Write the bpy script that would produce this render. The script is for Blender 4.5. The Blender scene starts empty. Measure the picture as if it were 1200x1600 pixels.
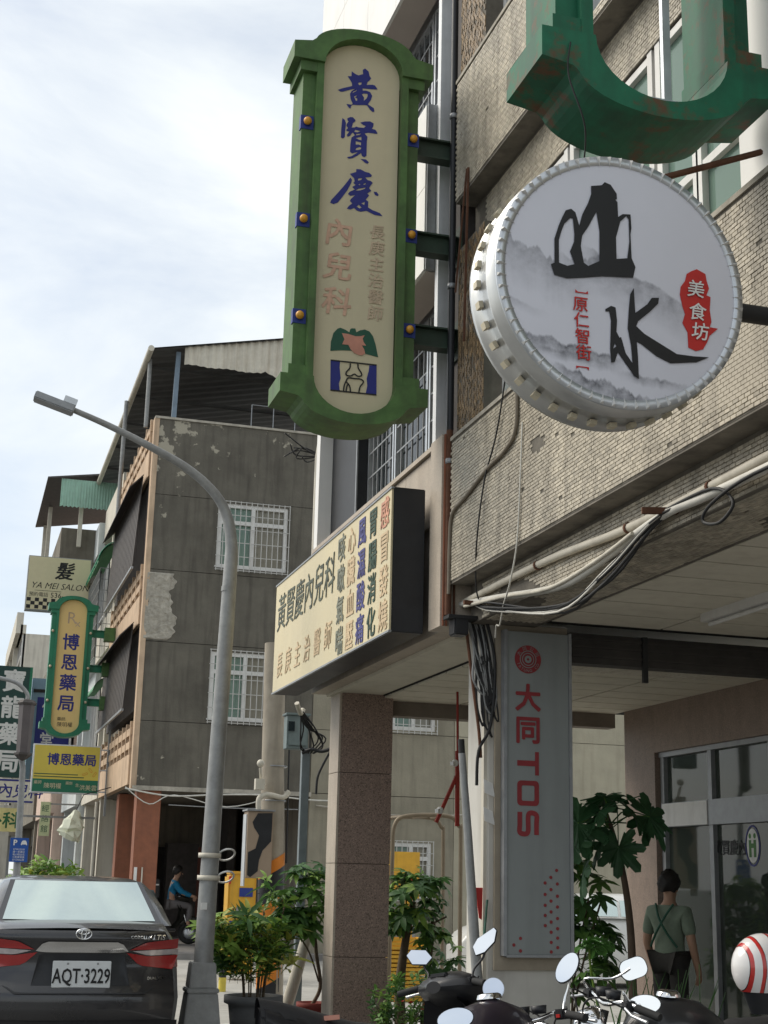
import bpy, bmesh, math, random
from mathutils import Vector, Matrix, noise as mnoise
import numpy as np

R_ = math.radians
random.seed(7)
S = bpy.context.scene
C = S.collection

# ------------------------------------------------------------------ camera
cam_d = bpy.data.cameras.new("camera")
cam_d.sensor_fit = 'VERTICAL'; cam_d.sensor_height = 36.0; cam_d.lens = 50.4
cam_d.clip_start = 0.05; cam_d.clip_end = 2000
cam = bpy.data.objects.new("camera", cam_d); C.objects.link(cam)
YAW, PITCH, ROLL = 0.28113, 0.25107, 0.02411
_f = Vector((math.sin(YAW)*math.cos(PITCH), math.cos(YAW)*math.cos(PITCH), math.sin(PITCH)))
_r = Vector((math.cos(YAW), -math.sin(YAW), 0)); _u = _r.cross(_f)
_r2 = _r*math.cos(ROLL)+_u*math.sin(ROLL); _u2 = _u*math.cos(ROLL)-_r*math.sin(ROLL)
_m = Matrix((( _r2.x, _u2.x, -_f.x), (_r2.y, _u2.y, -_f.y), (_r2.z, _u2.z, -_f.z)))
cam.matrix_world = Matrix.Translation((0, 0, 1.62)) @ _m.to_4x4()
S.camera = cam
S.render.resolution_x, S.render.resolution_y = 768, 1024

# ------------------------------------------------------------------ sky and sun
SUN_DIR = Vector((-0.58, 0.42, 0.70)).normalized()          # towards the sun
w = bpy.data.worlds.new("World"); S.world = w; w.use_nodes = True
nt = w.node_tree; nt.nodes.clear()
n_out = nt.nodes.new('ShaderNodeOutputWorld'); n_bg = nt.nodes.new('ShaderNodeBackground')
n_sky = nt.nodes.new('ShaderNodeTexSky'); n_sky.sky_type = 'NISHITA'; n_sky.sun_disc = False
n_sky.sun_elevation = math.asin(SUN_DIR.z); n_sky.sun_rotation = math.atan2(SUN_DIR.x, SUN_DIR.y)
n_sky.air_density = 1.0; n_sky.dust_density = 2.0; n_sky.ozone_density = 2.0
n_tc = nt.nodes.new('ShaderNodeTexCoord'); n_mp = nt.nodes.new('ShaderNodeMapping')
n_mp.inputs['Scale'].default_value = (1.0, 1.0, 2.6); n_mp.inputs['Location'].default_value = (0.3, 1.7, 0.45)
n_no = nt.nodes.new('ShaderNodeTexNoise'); n_no.inputs['Scale'].default_value = 2.6
n_no.inputs['Detail'].default_value = 9; n_no.inputs['Roughness'].default_value = 0.55; n_no.inputs['Distortion'].default_value = 0.35
n_cr = nt.nodes.new('ShaderNodeValToRGB')
n_cr.color_ramp.elements[0].position = 0.30; n_cr.color_ramp.elements[0].color = (0.28, 0.28, 0.28, 1)
n_cr.color_ramp.elements[1].position = 0.62; n_cr.color_ramp.elements[1].color = (1, 1, 1, 1)
n_mx = nt.nodes.new('ShaderNodeMix'); n_mx.data_type = 'RGBA'
n_mx.inputs[7].default_value = (6.8, 7.1, 7.15, 1)
L = nt.links.new
L(n_tc.outputs['Generated'], n_mp.inputs['Vector']); L(n_mp.outputs['Vector'], n_no.inputs['Vector'])
L(n_no.outputs['Fac'], n_cr.inputs['Fac']); L(n_cr.outputs['Color'], n_mx.inputs['Factor'])
L(n_sky.outputs['Color'], n_mx.inputs[6]); L(n_mx.outputs[2], n_bg.inputs['Color'])
n_bg.inputs['Strength'].default_value = 0.12
L(n_bg.outputs['Background'], n_out.inputs['Surface'])
sun_d = bpy.data.lights.new("sun", 'SUN'); sun_d.energy = 2.3; sun_d.angle = R_(38); sun_d.color = (1.0, 0.93, 0.82)
sun = bpy.data.objects.new("sun", sun_d); C.objects.link(sun)
sun.rotation_euler = SUN_DIR.to_track_quat('Z', 'Y').to_euler(); sun.location = (-8, 0, 20)
S.view_settings.view_transform = 'Standard'; S.view_settings.look = 'None'
S.view_settings.exposure = 0.33; S.view_settings.gamma = 1.0; S.view_settings.use_curve_mapping = False
S.render.engine = 'CYCLES'
S.cycles.use_denoising = True
S.cycles.max_bounces = 6; S.cycles.diffuse_bounces = 4; S.cycles.glossy_bounces = 4; S.cycles.transmission_bounces = 4; S.cycles.transparent_max_bounces = 6
S.cycles.caustics_reflective = False; S.cycles.caustics_refractive = False

# ------------------------------------------------------------------ materials
MATS = {}
def mat(name, col, rough=0.75, metal=0.0, var=0.14, scale=6.0, bump=0.0, bscale=40.0, streak=0.0, dirt=(0.05, 0.045, 0.04),
        spec=0.4, coat=0.0, speck=0.0, island=0.0, trans=0.0, alpha=1.0, rust=0.0):
    """Procedural material in world position: broad noise, vertical rain streaks, specks, rust, fine bump."""
    if name in MATS: return MATS[name]
    m = bpy.data.materials.new(name); m.use_nodes = True; MATS[name] = m
    t = m.node_tree; N = t.nodes; K = t.links.new
    b = N['Principled BSDF']
    b.inputs['Roughness'].default_value = rough; b.inputs['Metallic'].default_value = metal
    b.inputs['Specular IOR Level'].default_value = spec; b.inputs['Coat Weight'].default_value = coat
    b.inputs['Transmission Weight'].default_value = trans; b.inputs['Alpha'].default_value = alpha
    m.diffuse_color = (*col, 1)
    g = N.new('ShaderNodeNewGeometry'); pos = g.outputs['Position']
    no = N.new('ShaderNodeTexNoise'); no.inputs['Scale'].default_value = scale; no.inputs['Detail'].default_value = 6; no.inputs['Roughness'].default_value = 0.62
    K(pos, no.inputs['Vector'])
    cr = N.new('ShaderNodeValToRGB'); e = cr.color_ramp.elements
    e[0].position = 0.3; e[1].position = 0.7
    e[0].color = (*[c*(1-var) for c in col], 1); e[1].color = (*[min(1, c*(1+var)) for c in col], 1)
    K(no.outputs['Fac'], cr.inputs['Fac']); cur = cr.outputs['Color']
    def mixto(fac, colr, curr, mode='MIX'):
        mx = N.new('ShaderNodeMix'); mx.data_type = 'RGBA'; mx.blend_type = mode
        K(fac, mx.inputs['Factor']); K(curr, mx.inputs[6]); mx.inputs[7].default_value = (*colr, 1)
        return mx.outputs[2]
    def ramp(src, a, bq, top=1.0):
        r = N.new('ShaderNodeMapRange'); r.inputs['From Min'].default_value = a; r.inputs['From Max'].default_value = bq
        r.inputs['To Max'].default_value = top; K(src, r.inputs['Value']); return r.outputs['Result']
    if island:
        hv = N.new('ShaderNodeHueSaturation'); r = N.new('ShaderNodeMapRange')
        r.inputs['To Min'].default_value = 1-island; r.inputs['To Max'].default_value = 1+island
        K(g.outputs['Random Per Island'], r.inputs['Value']); K(r.outputs['Result'], hv.inputs['Value']); K(cur, hv.inputs['Color']); cur = hv.outputs['Color']
    if streak:
        mp = N.new('ShaderNodeMapping'); mp.inputs['Scale'].default_value = (5, 5, 0.45); K(pos, mp.inputs['Vector'])
        n2 = N.new('ShaderNodeTexNoise'); n2.inputs['Scale'].default_value = 1.6; n2.inputs['Detail'].default_value = 7; K(mp.outputs['Vector'], n2.inputs['Vector'])
        cur = mixto(ramp(n2.outputs['Fac'], 0.48, 0.72, streak), dirt, cur)
        n3 = N.new('ShaderNodeTexNoise'); n3.inputs['Scale'].default_value = 0.9; n3.inputs['Detail'].default_value = 8; n3.inputs['Roughness'].default_value = 0.7; K(pos, n3.inputs['Vector'])
        cur = mixto(ramp(n3.outputs['Fac'], 0.5, 0.72, streak*0.8), dirt, cur)
    if speck:
        v = N.new('ShaderNodeTexNoise'); v.inputs['Scale'].default_value = 95; v.inputs['Detail'].default_value = 2; K(pos, v.inputs['Vector'])
        cur = mixto(ramp(v.outputs['Fac'], 0.54, 0.64, speck), tuple(c*0.25 for c in col), cur)
        v2 = N.new('ShaderNodeTexNoise'); v2.inputs['Scale'].default_value = 70; v2.inputs['Detail'].default_value = 2; K(pos, v2.inputs['Vector'])
        cur = mixto(ramp(v2.outputs['Fac'], 0.57, 0.66, speck*0.6), tuple(min(1, c*1.9) for c in col), cur)
    if rust:
        v = N.new('ShaderNodeTexNoise'); v.inputs['Scale'].default_value = 4.5; v.inputs['Detail'].default_value = 9; v.inputs['Roughness'].default_value = 0.7; K(pos, v.inputs['Vector'])
        cur = mixto(ramp(v.outputs['Fac'], 0.53, 0.64, rust), (0.12, 0.05, 0.022), cur)
    K(cur, b.inputs['Base Color'])
    if bump:
        bn = N.new('ShaderNodeTexNoise'); bn.inputs['Scale'].default_value = bscale; bn.inputs['Detail'].default_value = 5; K(pos, bn.inputs['Vector'])
        bp = N.new('ShaderNodeBump'); bp.inputs['Strength'].default_value = bump; bp.inputs['Distance'].default_value = 0.01
        K(bn.outputs['Fac'], bp.inputs['Height']); K(bp.outputs['Normal'], b.inputs['Normal'])
    # roughness variation keeps paint from looking like plastic
    rr = N.new('ShaderNodeMapRange'); rr.inputs['To Min'].default_value = max(0, rough-0.08); rr.inputs['To Max'].default_value = min(1, rough+0.12)
    if rough > 0.12:
        K(no.outputs['Fac'], rr.inputs['Value']); K(rr.outputs['Result'], b.inputs['Roughness'])
    return m

def glassy(name, col, rough=0.04, alpha=0.35):
    """Window glass: a dark glossy sheet that lets part of the light through."""
    if name in MATS: return MATS[name]
    m = bpy.data.materials.new(name); m.use_nodes = True; MATS[name] = m
    t = m.node_tree; N = t.nodes; K = t.links.new; N.clear()
    o = N.new('ShaderNodeOutputMaterial'); tr = N.new('ShaderNodeBsdfTransparent'); gl = N.new('ShaderNodeBsdfGlossy')
    df = N.new('ShaderNodeBsdfDiffuse'); mx = N.new('ShaderNodeMixShader'); mx2 = N.new('ShaderNodeMixShader'); fr = N.new('ShaderNodeFresnel')
    fr.inputs['IOR'].default_value = 1.5; gl.inputs['Roughness'].default_value = rough
    tr.inputs['Color'].default_value = (*[min(1, c*3+0.35) for c in col], 1); df.inputs['Color'].default_value = (*col, 1)
    mx.inputs['Fac'].default_value = 1-alpha
    K(df.outputs[0], mx.inputs[1]); K(tr.outputs[0], mx.inputs[2]); K(fr.outputs[0], mx2.inputs['Fac']); K(mx.outputs[0], mx2.inputs[1]); K(gl.outputs[0], mx2.inputs[2])
    K(mx2.outputs[0], o.inputs['Surface']); m.diffuse_color = (*col, 1)
    return m

# ------------------------------------------------------------------ mesh helpers
class MB:
    """Collects simple solids; build() links them as ONE mesh object."""
    def __init__(s): s.v = []; s.f = []; s.sm = []
    def add(s, vs, fs, smooth=False):
        n = len(s.v); s.v += [tuple(p) for p in vs]; s.f += [tuple(i+n for i in f) for f in fs]; s.sm += [smooth]*len(fs); return s
    def box(s, a, b):
        x0, y0, z0 = a; x1, y1, z1 = b
        return s.add([(x0,y0,z0),(x1,y0,z0),(x1,y1,z0),(x0,y1,z0),(x0,y0,z1),(x1,y0,z1),(x1,y1,z1),(x0,y1,z1)],
                     [(0,3,2,1),(4,5,6,7),(0,1,5,4),(1,2,6,5),(2,3,7,6),(3,0,4,7)])
    def quad(s, a, b, c, d): return s.add([a, b, c, d], [(0, 1, 2, 3)])
    def bar(s, a, b, w, h=None, up=(0, 0, 1)):
        a = Vector(a); b = Vector(b); h = h or w; d = (b-a).normalized(); upv = Vector(up)
        if abs(d.dot(upv)) > 0.98: upv = Vector((1, 0, 0))
        r = d.cross(upv).normalized()*w/2; u = r.cross(d).normalized()*h/2
        vs = [p+q for p in (a, b) for q in (-r-u, r-u, r+u, -r+u)]
        return s.add(vs, [(0,3,2,1),(4,5,6,7),(0,1,5,4),(1,2,6,5),(2,3,7,6),(3,0,4,7)])
    def tube(s, pts, r, n=8, cap=True):
        pts = [Vector(p) for p in pts]; rr = list(np.interp(np.linspace(0, 1, len(pts)), np.linspace(0, 1, len(r)), r)) if isinstance(r, (list, tuple)) else [r]*len(pts)
        ref = None; vs = []; m = len(pts)
        for i, p in enumerate(pts):
            d = (pts[min(i+1, m-1)]-pts[max(i-1, 0)]).normalized()
            if ref is None: ref = Vector((0, 0, 1)) if abs(d.z) < 0.9 else Vector((1, 0, 0))
            a = d.cross(ref)
            if a.length < 1e-5: a = d.cross(Vector((0.3, 1, 0.2)))
            a.normalize(); bq = d.cross(a); ref = a.cross(d)
            for k in range(n):
                t = 2*math.pi*k/n; vs.append(p+(a*math.cos(t)+bq*math.sin(t))*rr[i])
        fs = [(i*n+k, i*n+(k+1) % n, (i+1)*n+(k+1) % n, (i+1)*n+k) for i in range(m-1) for k in range(n)]
        s.add(vs, fs, True)
        if cap: s.add(vs[:n], [tuple(range(n-1, -1, -1))]); s.add(vs[-n:], [tuple(range(n))])
        return s
    def lathe(s, prof, c=(0, 0, 0), n=20, axis='Z', smooth=True):
        vs = []
        for r, z in prof:
            for k in range(n):
                t = 2*math.pi*k/n; p = (r*math.cos(t), r*math.sin(t), z)
                if axis == 'Y': p = (p[0], p[2], p[1])
                if axis == 'X': p = (p[2], p[0], p[1])
                vs.append((p[0]+c[0], p[1]+c[1], p[2]+c[2]))
        m = len(prof)
        fs = [(i*n+k, i*n+(k+1) % n, (i+1)*n+(k+1) % n, (i+1)*n+k) for i in range(m-1) for k in range(n)]
        if axis == 'Y': fs = [f[::-1] for f in fs]
        return s.add(vs, fs, smooth)
    def sphere(s, c, r, n=12, m=8, sc=(1, 1, 1)):
        prof = [(math.sin(math.pi*i/m), -math.cos(math.pi*i/m)) for i in range(m+1)]
        vs = [(c[0]+r*sc[0]*p*math.cos(2*math.pi*k/n), c[1]+r*sc[1]*p*math.sin(2*math.pi*k/n), c[2]+r*sc[2]*q) for p, q in prof for k in range(n)]
        return s.add(vs, [(i*n+k, i*n+(k+1) % n, (i+1)*n+(k+1) % n, (i+1)*n+k) for i in range(m) for k in range(n)], True)
    def prism(s, poly, d0, d1, fn):
        """2D outline swept between depths d0 and d1; fn(u, v, d) gives the 3D point."""
        n = len(poly); vs = [fn(u, v, d0) for u, v in poly]+[fn(u, v, d1) for u, v in poly]
        fs = [(i, (i+1) % n, n+(i+1) % n, n+i) for i in range(n)]+[tuple(range(n-1, -1, -1)), tuple(range(n, 2*n))]
        return s.add(vs, fs)
    def grid(s, P, smooth=True, flip=False):
        r = len(P); c = len(P[0]); vs = [p for row in P for p in row]
        fs = [(i*c+j, i*c+j+1, (i+1)*c+j+1, (i+1)*c+j) for i in range(r-1) for j in range(c-1)]
        if flip: fs = [f[::-1] for f in fs]
        return s.add(vs, fs, smooth)
    def mesh(s, name):
        m = bpy.data.meshes.new(name); m.from_pydata(s.v, [], s.f)
        m.polygons.foreach_set('use_smooth', s.sm); m.update()
        bm = bmesh.new(); bm.from_mesh(m); bmesh.ops.recalc_face_normals(bm, faces=bm.faces); bm.to_mesh(m); bm.free()
        return m
    def build(s, name, material, parent=None, bevel=0.0, local=False):
        m = s.mesh(name)
        if bevel:
            bm = bmesh.new(); bm.from_mesh(m); bmesh.ops.remove_doubles(bm, verts=bm.verts, dist=1e-5)
            bmesh.ops.bevel(bm, geom=[e for e in bm.edges if e.calc_face_angle(0) > 0.5], offset=bevel, segments=2, affect='EDGES', clamp_overlap=True)
            bm.to_mesh(m); bm.free()
        m.materials.append(material)
        return link(name, m, parent, local)

def link(name, data, parent=None, local=False):
    o = bpy.data.objects.new(name, data); C.objects.link(o)
    if parent is not None:
        o.parent = parent
        if not local: o.matrix_parent_inverse = world_of(parent).inverted()
    return o
def world_of(o):
    m = o.matrix_basis.copy()
    return (world_of(o.parent) @ o.matrix_parent_inverse @ m) if o.parent else m
def tag(o, label, cat, group=None, kind=None):
    o['label'] = label; o['category'] = cat
    if group: o['group'] = group
    if kind: o['kind'] = kind
    return o
def thing(name, label, cat, loc=(0, 0, 0), rz=0.0, group=None):
    o = bpy.data.objects.new(name, None); o.empty_display_size = 0.1; C.objects.link(o)
    o.location = loc; o.rotation_euler = (0, 0, rz)
    return tag(o, label, cat, group)
def struct(name, mb, material):
    o = mb.build(name, material); o['kind'] = 'structure'; return o
UNIT = {}
def piece(name, a, b, material, parent):
    """Box piece on shared cube data: min corner a, max corner b in world metres."""
    key = material.name
    if key not in UNIT:
        m = MB().box((-.5, -.5, -.5), (.5, .5, .5)).mesh('piece'); m.materials.append(material); UNIT[key] = m
    o = bpy.data.objects.new(name, UNIT[key]); C.objects.link(o)
    M = Matrix.Translation([(a[i]+b[i])/2 for i in range(3)]) @ Matrix.Diagonal([*(abs(b[i]-a[i]) for i in range(3)), 1])
    if parent is not None:
        o.parent = parent; o.matrix_parent_inverse = world_of(parent).inverted()
    o.matrix_basis = M
    return o
def copy_tree(o, parent=None):
    c = o.copy(); C.objects.link(c)
    if parent is not None: c.parent = parent
    for ch in list(o.children):
        copy_tree(ch, c)
    return c
def smooth_path(pts, n=6):
    P = [Vector(p) for p in pts]; out = []
    for i in range(len(P)-1):
        p0 = P[max(i-1, 0)]; p1 = P[i]; p2 = P[i+1]; p3 = P[min(i+2, len(P)-1)]
        for k in range(n):
            t = k/n
            out.append(0.5*((2*p1)+(p2-p0)*t+(2*p0-5*p1+4*p2-p3)*t*t+(3*p1-p0-3*p2+p3)*t**3))
    out.append(P[-1]); return out
# planes: fn(u, v, d): d grows out of the visible face
def front(x0, y0, z0): return lambda u, v, d: (x0+u, y0-d, z0+v)          # faces the viewer (-Y)
def side(x0, y0, z0): return lambda u, v, d: (x0-d, y0-u, z0+v)           # faces the street (-X)
def shape2d(name, loops, fn, material, parent, d=0.003, th=0.001):
    """Flat filled outline(s) with holes (even-odd), thin, on the plane fn."""
    cu = bpy.data.curves.new(name, 'CURVE'); cu.dimensions = '2D'; cu.fill_mode = 'BOTH'; cu.extrude = th/2
    for lp in loops:
        sp = cu.splines.new('POLY'); sp.points.add(len(lp)-1); sp.use_cyclic_u = True
        for p, q in zip(sp.points, lp): p.co = (q[0], q[1], 0, 1)
    return flat_from_curve(name, cu, fn, material, parent, d)
def flat_from_curve(name, cu, fn, material, parent, d, u0=0.0, v0=0.0, rot=0.0, sx=1.0, sy=1.0):
    o = bpy.data.objects.new(name, cu); C.objects.link(o)
    dg = bpy.context.evaluated_depsgraph_get()
    m = bpy.data.meshes.new_from_object(o.evaluated_get(dg))
    bpy.data.objects.remove(o); bpy.data.curves.remove(cu)
    c, s_ = math.cos(rot), math.sin(rot)
    for v in m.vertices:
        x, y = v.co.x*sx, v.co.y*sy
        v.co = fn(u0+c*x-s_*y, v0+s_*x+c*y, d+v.co.z)
    bm = bmesh.new(); bm.from_mesh(m); bmesh.ops.recalc_face_normals(bm, faces=bm.faces); bm.to_mesh(m); bm.free()
    m.materials.clear(); m.materials.append(material); m.update()
    return link(name, m, parent)
def text(body, u, v, size, fn, material, parent, name='lettering', d=0.0025, bold=0.0, rot=0.0, sx=1.0, shear=0.0, align='CENTER'):
    """Lettering centred on (u, v) of the plane fn."""
    cu = bpy.data.curves.new(name, 'FONT'); cu.body = body; cu.size = size; cu.offset = min(bold, 0.0)*size; cu.extrude = 0.0
    cu.resolution_u = 2; cu.align_x = align; cu.shear = shear
    cjk = any(ord(ch) > 0x2e80 for ch in body)
    off = Vector((0, -(0.375 if cjk else 0.35)*size))
    c, s_ = math.cos(rot), math.sin(rot)
    o = flat_from_curve(name, cu, fn, material, parent, d, u-s_*off.y*1.0, v+c*off.y, rot, sx)
    if bold > 0:                                   # heavier strokes: shifted copies a hair apart
        base = [v_.co.copy() for v_ in o.data.vertices]; faces = [tuple(p.vertices) for p in o.data.polygons]; vs = list(base); fs = list(faces); b_ = bold*size
        eu = Vector(fn(b_, 0, 0))-Vector(fn(0, 0, 0)); ev = Vector(fn(0, b_, 0))-Vector(fn(0, 0, 0)); en = (Vector(fn(0, 0, 0.0004))-Vector(fn(0, 0, 0)))
        for k, (a_, c_) in enumerate(((1, 0), (-1, 0), (0, 1), (0, -1), (0.7, 0.7), (-0.7, 0.7), (0.7, -0.7), (-0.7, -0.7))):
            n_ = len(vs); vs += [q+eu*a_+ev*c_+en*(k+1) for q in base]; fs += [tuple(i+n_ for i in f) for f in faces]
        m = bpy.data.meshes.new(name); m.from_pydata([tuple(q) for q in vs], [], fs); m.materials.append(material); m.update(); o.data = m
    return o
def stroke(pts, w, closed=False):
    """A ribbon outline of width w along 2D points."""
    P = [Vector(p) for p in smooth_path([(x, y, 0) for x, y in pts], 4)] if len(pts) > 2 else [Vector((x, y, 0)) for x, y in pts]
    a = []; b = []
    for i, p in enumerate(P):
        d = (P[min(i+1, len(P)-1)]-P[max(i-1, 0)]).normalized(); n = Vector((-d.y, d.x, 0))*w/2
        a.append((p.x+n.x, p.y+n.y)); b.append((p.x-n.x, p.y-n.y))
    return a+b[::-1]
def ellipse(cx, cy, rx, ry, a0=0, a1=360, n=24):
    return [(cx+rx*math.cos(R_(a0+(a1-a0)*i/n)), cy+ry*math.sin(R_(a0+(a1-a0)*i/n))) for i in range(n+1)]

# palette
m_asph = mat('asphalt', (0.16, 0.16, 0.155), 0.9, var=0.22, scale=1.3, bump=0.5, bscale=120, speck=0.25)
m_lane = mat('side_street_concrete', (0.34, 0.33, 0.30), 0.9, var=0.18, scale=0.8, bump=0.4, bscale=90, streak=0.2)
m_paint = mat('road_paint', (0.7, 0.7, 0.68), 0.8, var=0.2, scale=5)
m_floor = mat('arcade_paving', (0.2, 0.19, 0.18), 0.7, var=0.2, scale=3, bump=0.2)
m_tile = mat('beige_glazed_tile', (0.47, 0.42, 0.33), 0.5, var=0.10, scale=3, island=0.2, streak=0.55, dirt=(0.15, 0.13, 0.10), spec=0.35)
m_grout = mat('tile_grout', (0.15, 0.135, 0.11), 0.95, var=0.25, scale=9, streak=0.4)
m_soffit = mat('dark_soffit', (0.20, 0.18, 0.15), 0.95, var=0.25, scale=4, streak=0.5, bump=0.3)  # dark streaked colour for the underside of the projecting bands
m_panel = mat('ceiling_panel', (0.68, 0.64, 0.53), 0.9, var=0.06, scale=2, streak=0.18, dirt=(0.3, 0.25, 0.18), island=0.03)
m_darkgap = mat('dark_joint', (0.012, 0.011, 0.010), 0.95)
m_granite = mat('pink_brown_granite', (0.25, 0.18, 0.145), 0.4, var=0.12, scale=14, speck=0.75, spec=0.45)
m_shopw = mat('brown_pink_granite', (0.27, 0.205, 0.165), 0.55, var=0.12, scale=9, speck=0.35, streak=0.15)
m_pink = mat('pinkish_stone', (0.46, 0.395, 0.32), 0.6, var=0.10, scale=5, streak=0.30, dirt=(0.25, 0.19, 0.14), speck=0.2)
m_white = mat('white_panel', (0.80, 0.79, 0.76), 0.55, var=0.05, scale=2, streak=0.12, dirt=(0.45, 0.40, 0.34))
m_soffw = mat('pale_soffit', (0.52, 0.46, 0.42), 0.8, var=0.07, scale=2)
m_alu = mat('aluminium', (0.55, 0.57, 0.59), 0.35, 0.7, var=0.12, scale=9)
m_alud = mat('grey_aluminium', (0.30, 0.31, 0.32), 0.45, 0.5, var=0.15, scale=9)
m_black = mat('black_sheet', (0.018, 0.019, 0.022), 0.45, var=0.3, scale=4)
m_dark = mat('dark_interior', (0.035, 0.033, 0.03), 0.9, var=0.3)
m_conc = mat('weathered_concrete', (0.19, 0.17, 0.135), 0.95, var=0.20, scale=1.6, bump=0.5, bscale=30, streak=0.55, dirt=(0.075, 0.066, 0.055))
m_concl = mat('bare_plaster', (0.40, 0.37, 0.31), 0.95, var=0.25, scale=7, bump=0.9, bscale=14, streak=0.4, dirt=(0.18, 0.16, 0.13))
m_stucco = mat('peach_stucco', (0.56, 0.41, 0.28), 0.9, var=0.12, scale=3, bump=0.2, streak=0.45, dirt=(0.2, 0.14, 0.1))
m_redcol = mat('red_brown_tile', (0.26, 0.095, 0.05), 0.65, var=0.16, scale=6, streak=0.3, dirt=(0.10, 0.05, 0.035))
m_cream = mat('cream_wall', (0.62, 0.58, 0.49), 0.9, var=0.08, scale=2, streak=0.4, dirt=(0.25, 0.22, 0.18))
m_pale = mat('pale_blue_white_wall', (0.60, 0.63, 0.62), 0.9, var=0.08, scale=2, streak=0.4, dirt=(0.25, 0.24, 0.22))
m_peachw = mat('faded_peach_wall', (0.58, 0.44, 0.36), 0.9, var=0.1, scale=2, streak=0.4, dirt=(0.22, 0.17, 0.14))
m_grille = mat('dark_metal_screen', (0.085, 0.075, 0.07), 0.7, 0.2, var=0.25, scale=8, streak=0.3)
m_wframe = mat('white_window_frame', (0.72, 0.71, 0.68), 0.55, var=0.08, streak=0.2, dirt=(0.35, 0.3, 0.25))
m_steel = mat('galvanised_steel', (0.30, 0.305, 0.30), 0.55, 0.35, var=0.18, scale=10, streak=0.25, dirt=(0.14, 0.13, 0.12))
m_pvc = mat('cream_pvc', (0.58, 0.54, 0.45), 0.55, var=0.08, streak=0.3, dirt=(0.22, 0.19, 0.15))
m_cable = mat('black_cable', (0.02, 0.02, 0.02), 0.6)
m_cablew = mat('white_cable', (0.6, 0.58, 0.52), 0.6)
m_rust = mat('rusty_iron', (0.13, 0.06, 0.035), 0.85, 0.2, var=0.3, scale=12)
m_corr = mat('cream_corrugated_sheet', (0.60, 0.56, 0.47), 0.7, var=0.1, streak=0.4, dirt=(0.3, 0.24, 0.17))
m_roof = mat('dark_corrugated_roof', (0.10, 0.10, 0.10), 0.7, 0.3, var=0.2, scale=5)
m_greenaw = mat('green_awning', (0.10, 0.30, 0.15), 0.6, var=0.15, streak=0.25)
m_mint = mat('mint_sheet', (0.33, 0.52, 0.42), 0.7, var=0.1, streak=0.3, dirt=(0.2, 0.25, 0.2))
g_dark = glassy('dark_window_glass', (0.03, 0.04, 0.045), alpha=0.75)
g_green = glassy('green_tinted_glass', (0.22, 0.33, 0.27), 0.06, alpha=0.72)
g_shop = glassy('shop_glass', (0.10, 0.125, 0.10), 0.03, alpha=0.42)
m_sgreen = mat('sign_green_paint', (0.08, 0.16, 0.048), 0.6, var=0.28, scale=7, bump=0.15, bscale=12, streak=0.6, dirt=(0.05, 0.055, 0.03))
m_teal = mat('teal_green_paint', (0.02, 0.20, 0.10), 0.45, var=0.12, scale=5, streak=0.25, dirt=(0.02, 0.06, 0.04))
m_rgreen = mat('rusting_green_paint', (0.010, 0.115, 0.058), 0.6, var=0.35, scale=4, rust=0.9, streak=0.5, dirt=(0.02, 0.035, 0.025))
m_signcream = mat('sign_cream_acrylic', (0.60, 0.53, 0.36), 0.45, var=0.05, scale=2, streak=0.10, dirt=(0.35, 0.28, 0.2))
m_signyel = mat('sign_yellow_acrylic', (0.80, 0.58, 0.23), 0.45, var=0.05, scale=2)
m_navy = mat('navy_print', (0.022, 0.028, 0.20), 0.5, var=0.1)
m_fadered = mat('faded_red_print', (0.60, 0.38, 0.27), 0.6, var=0.16, scale=14)
m_fade2 = mat('very_faded_print', (0.57, 0.44, 0.31), 0.6, var=0.16, scale=14)
m_dgreen = mat('dark_green_print', (0.02, 0.09, 0.055), 0.5)
m_sal = mat('salmon_print', (0.55, 0.25, 0.18), 0.5)
m_ink = mat('black_ink', (0.012, 0.012, 0.013), 0.55)
m_redp = mat('red_print', (0.50, 0.025, 0.02), 0.5, var=0.08)
m_orange = mat('orange_knob', (0.62, 0.30, 0.03), 0.35, var=0.1)
m_bluep = mat('blue_enamel', (0.02, 0.04, 0.22), 0.5)
m_drumf = mat('drum_banner_white', (0.66, 0.66, 0.72), 0.5, var=0.03, scale=2)
m_stain = mat('stainless', (0.62, 0.62, 0.60), 0.32, 0.85, var=0.1, scale=6)
m_grey = mat('grey_sign_panel', (0.26, 0.28, 0.275), 0.5, var=0.06, scale=2, streak=0.15)
m_whitep = mat('white_plaster_pillar', (0.58, 0.56, 0.51), 0.85, var=0.08, scale=3, streak=0.35, dirt=(0.28, 0.25, 0.2))
m_tred = mat('dull_red_print', (0.26, 0.03, 0.035), 0.55)
m_chrome = mat('chrome', (0.75, 0.75, 0.75), 0.1, 1.0, var=0.03)
m_mirror = mat('mirror_glass', (0.92, 0.93, 0.95), 0.02, 1.0, var=0.01)
m_plastic = mat('black_plastic', (0.022, 0.022, 0.024), 0.42, var=0.2, scale=10)
m_rubber = mat('rubber', (0.02, 0.02, 0.02), 0.8)
m_bark = mat('bark', (0.12, 0.09, 0.06), 0.9, var=0.3, scale=20, bump=0.5)
m_yellow = mat('yellow_enamel', (0.62, 0.34, 0.03), 0.5, var=0.1, streak=0.25, dirt=(0.2, 0.12, 0.04))

# ================================================================== ground
struct('ground', MB().box((-400, -60, -0.5), (400, 900, 0.0)), m_asph)
struct('side_street', MB().box((2.6, 15.2, 0.0), (60, 29.4, 0.004)), m_lane)
struct('arcade_floor', MB().box((3.25, -4, 0.0), (12, 14.7, 0.12)), m_floor)
struct('pavement', MB().box((3.2, 29.4, 0.0), (9, 130, 0.12)), m_floor)
struct('stop_line', MB().box((2.9, 16.4, 0.004), (9, 16.85, 0.009)), m_paint)
struct('lane_line', MB().box((2.35, -10, 0.0), (2.47, 15, 0.005)), m_paint)

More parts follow.
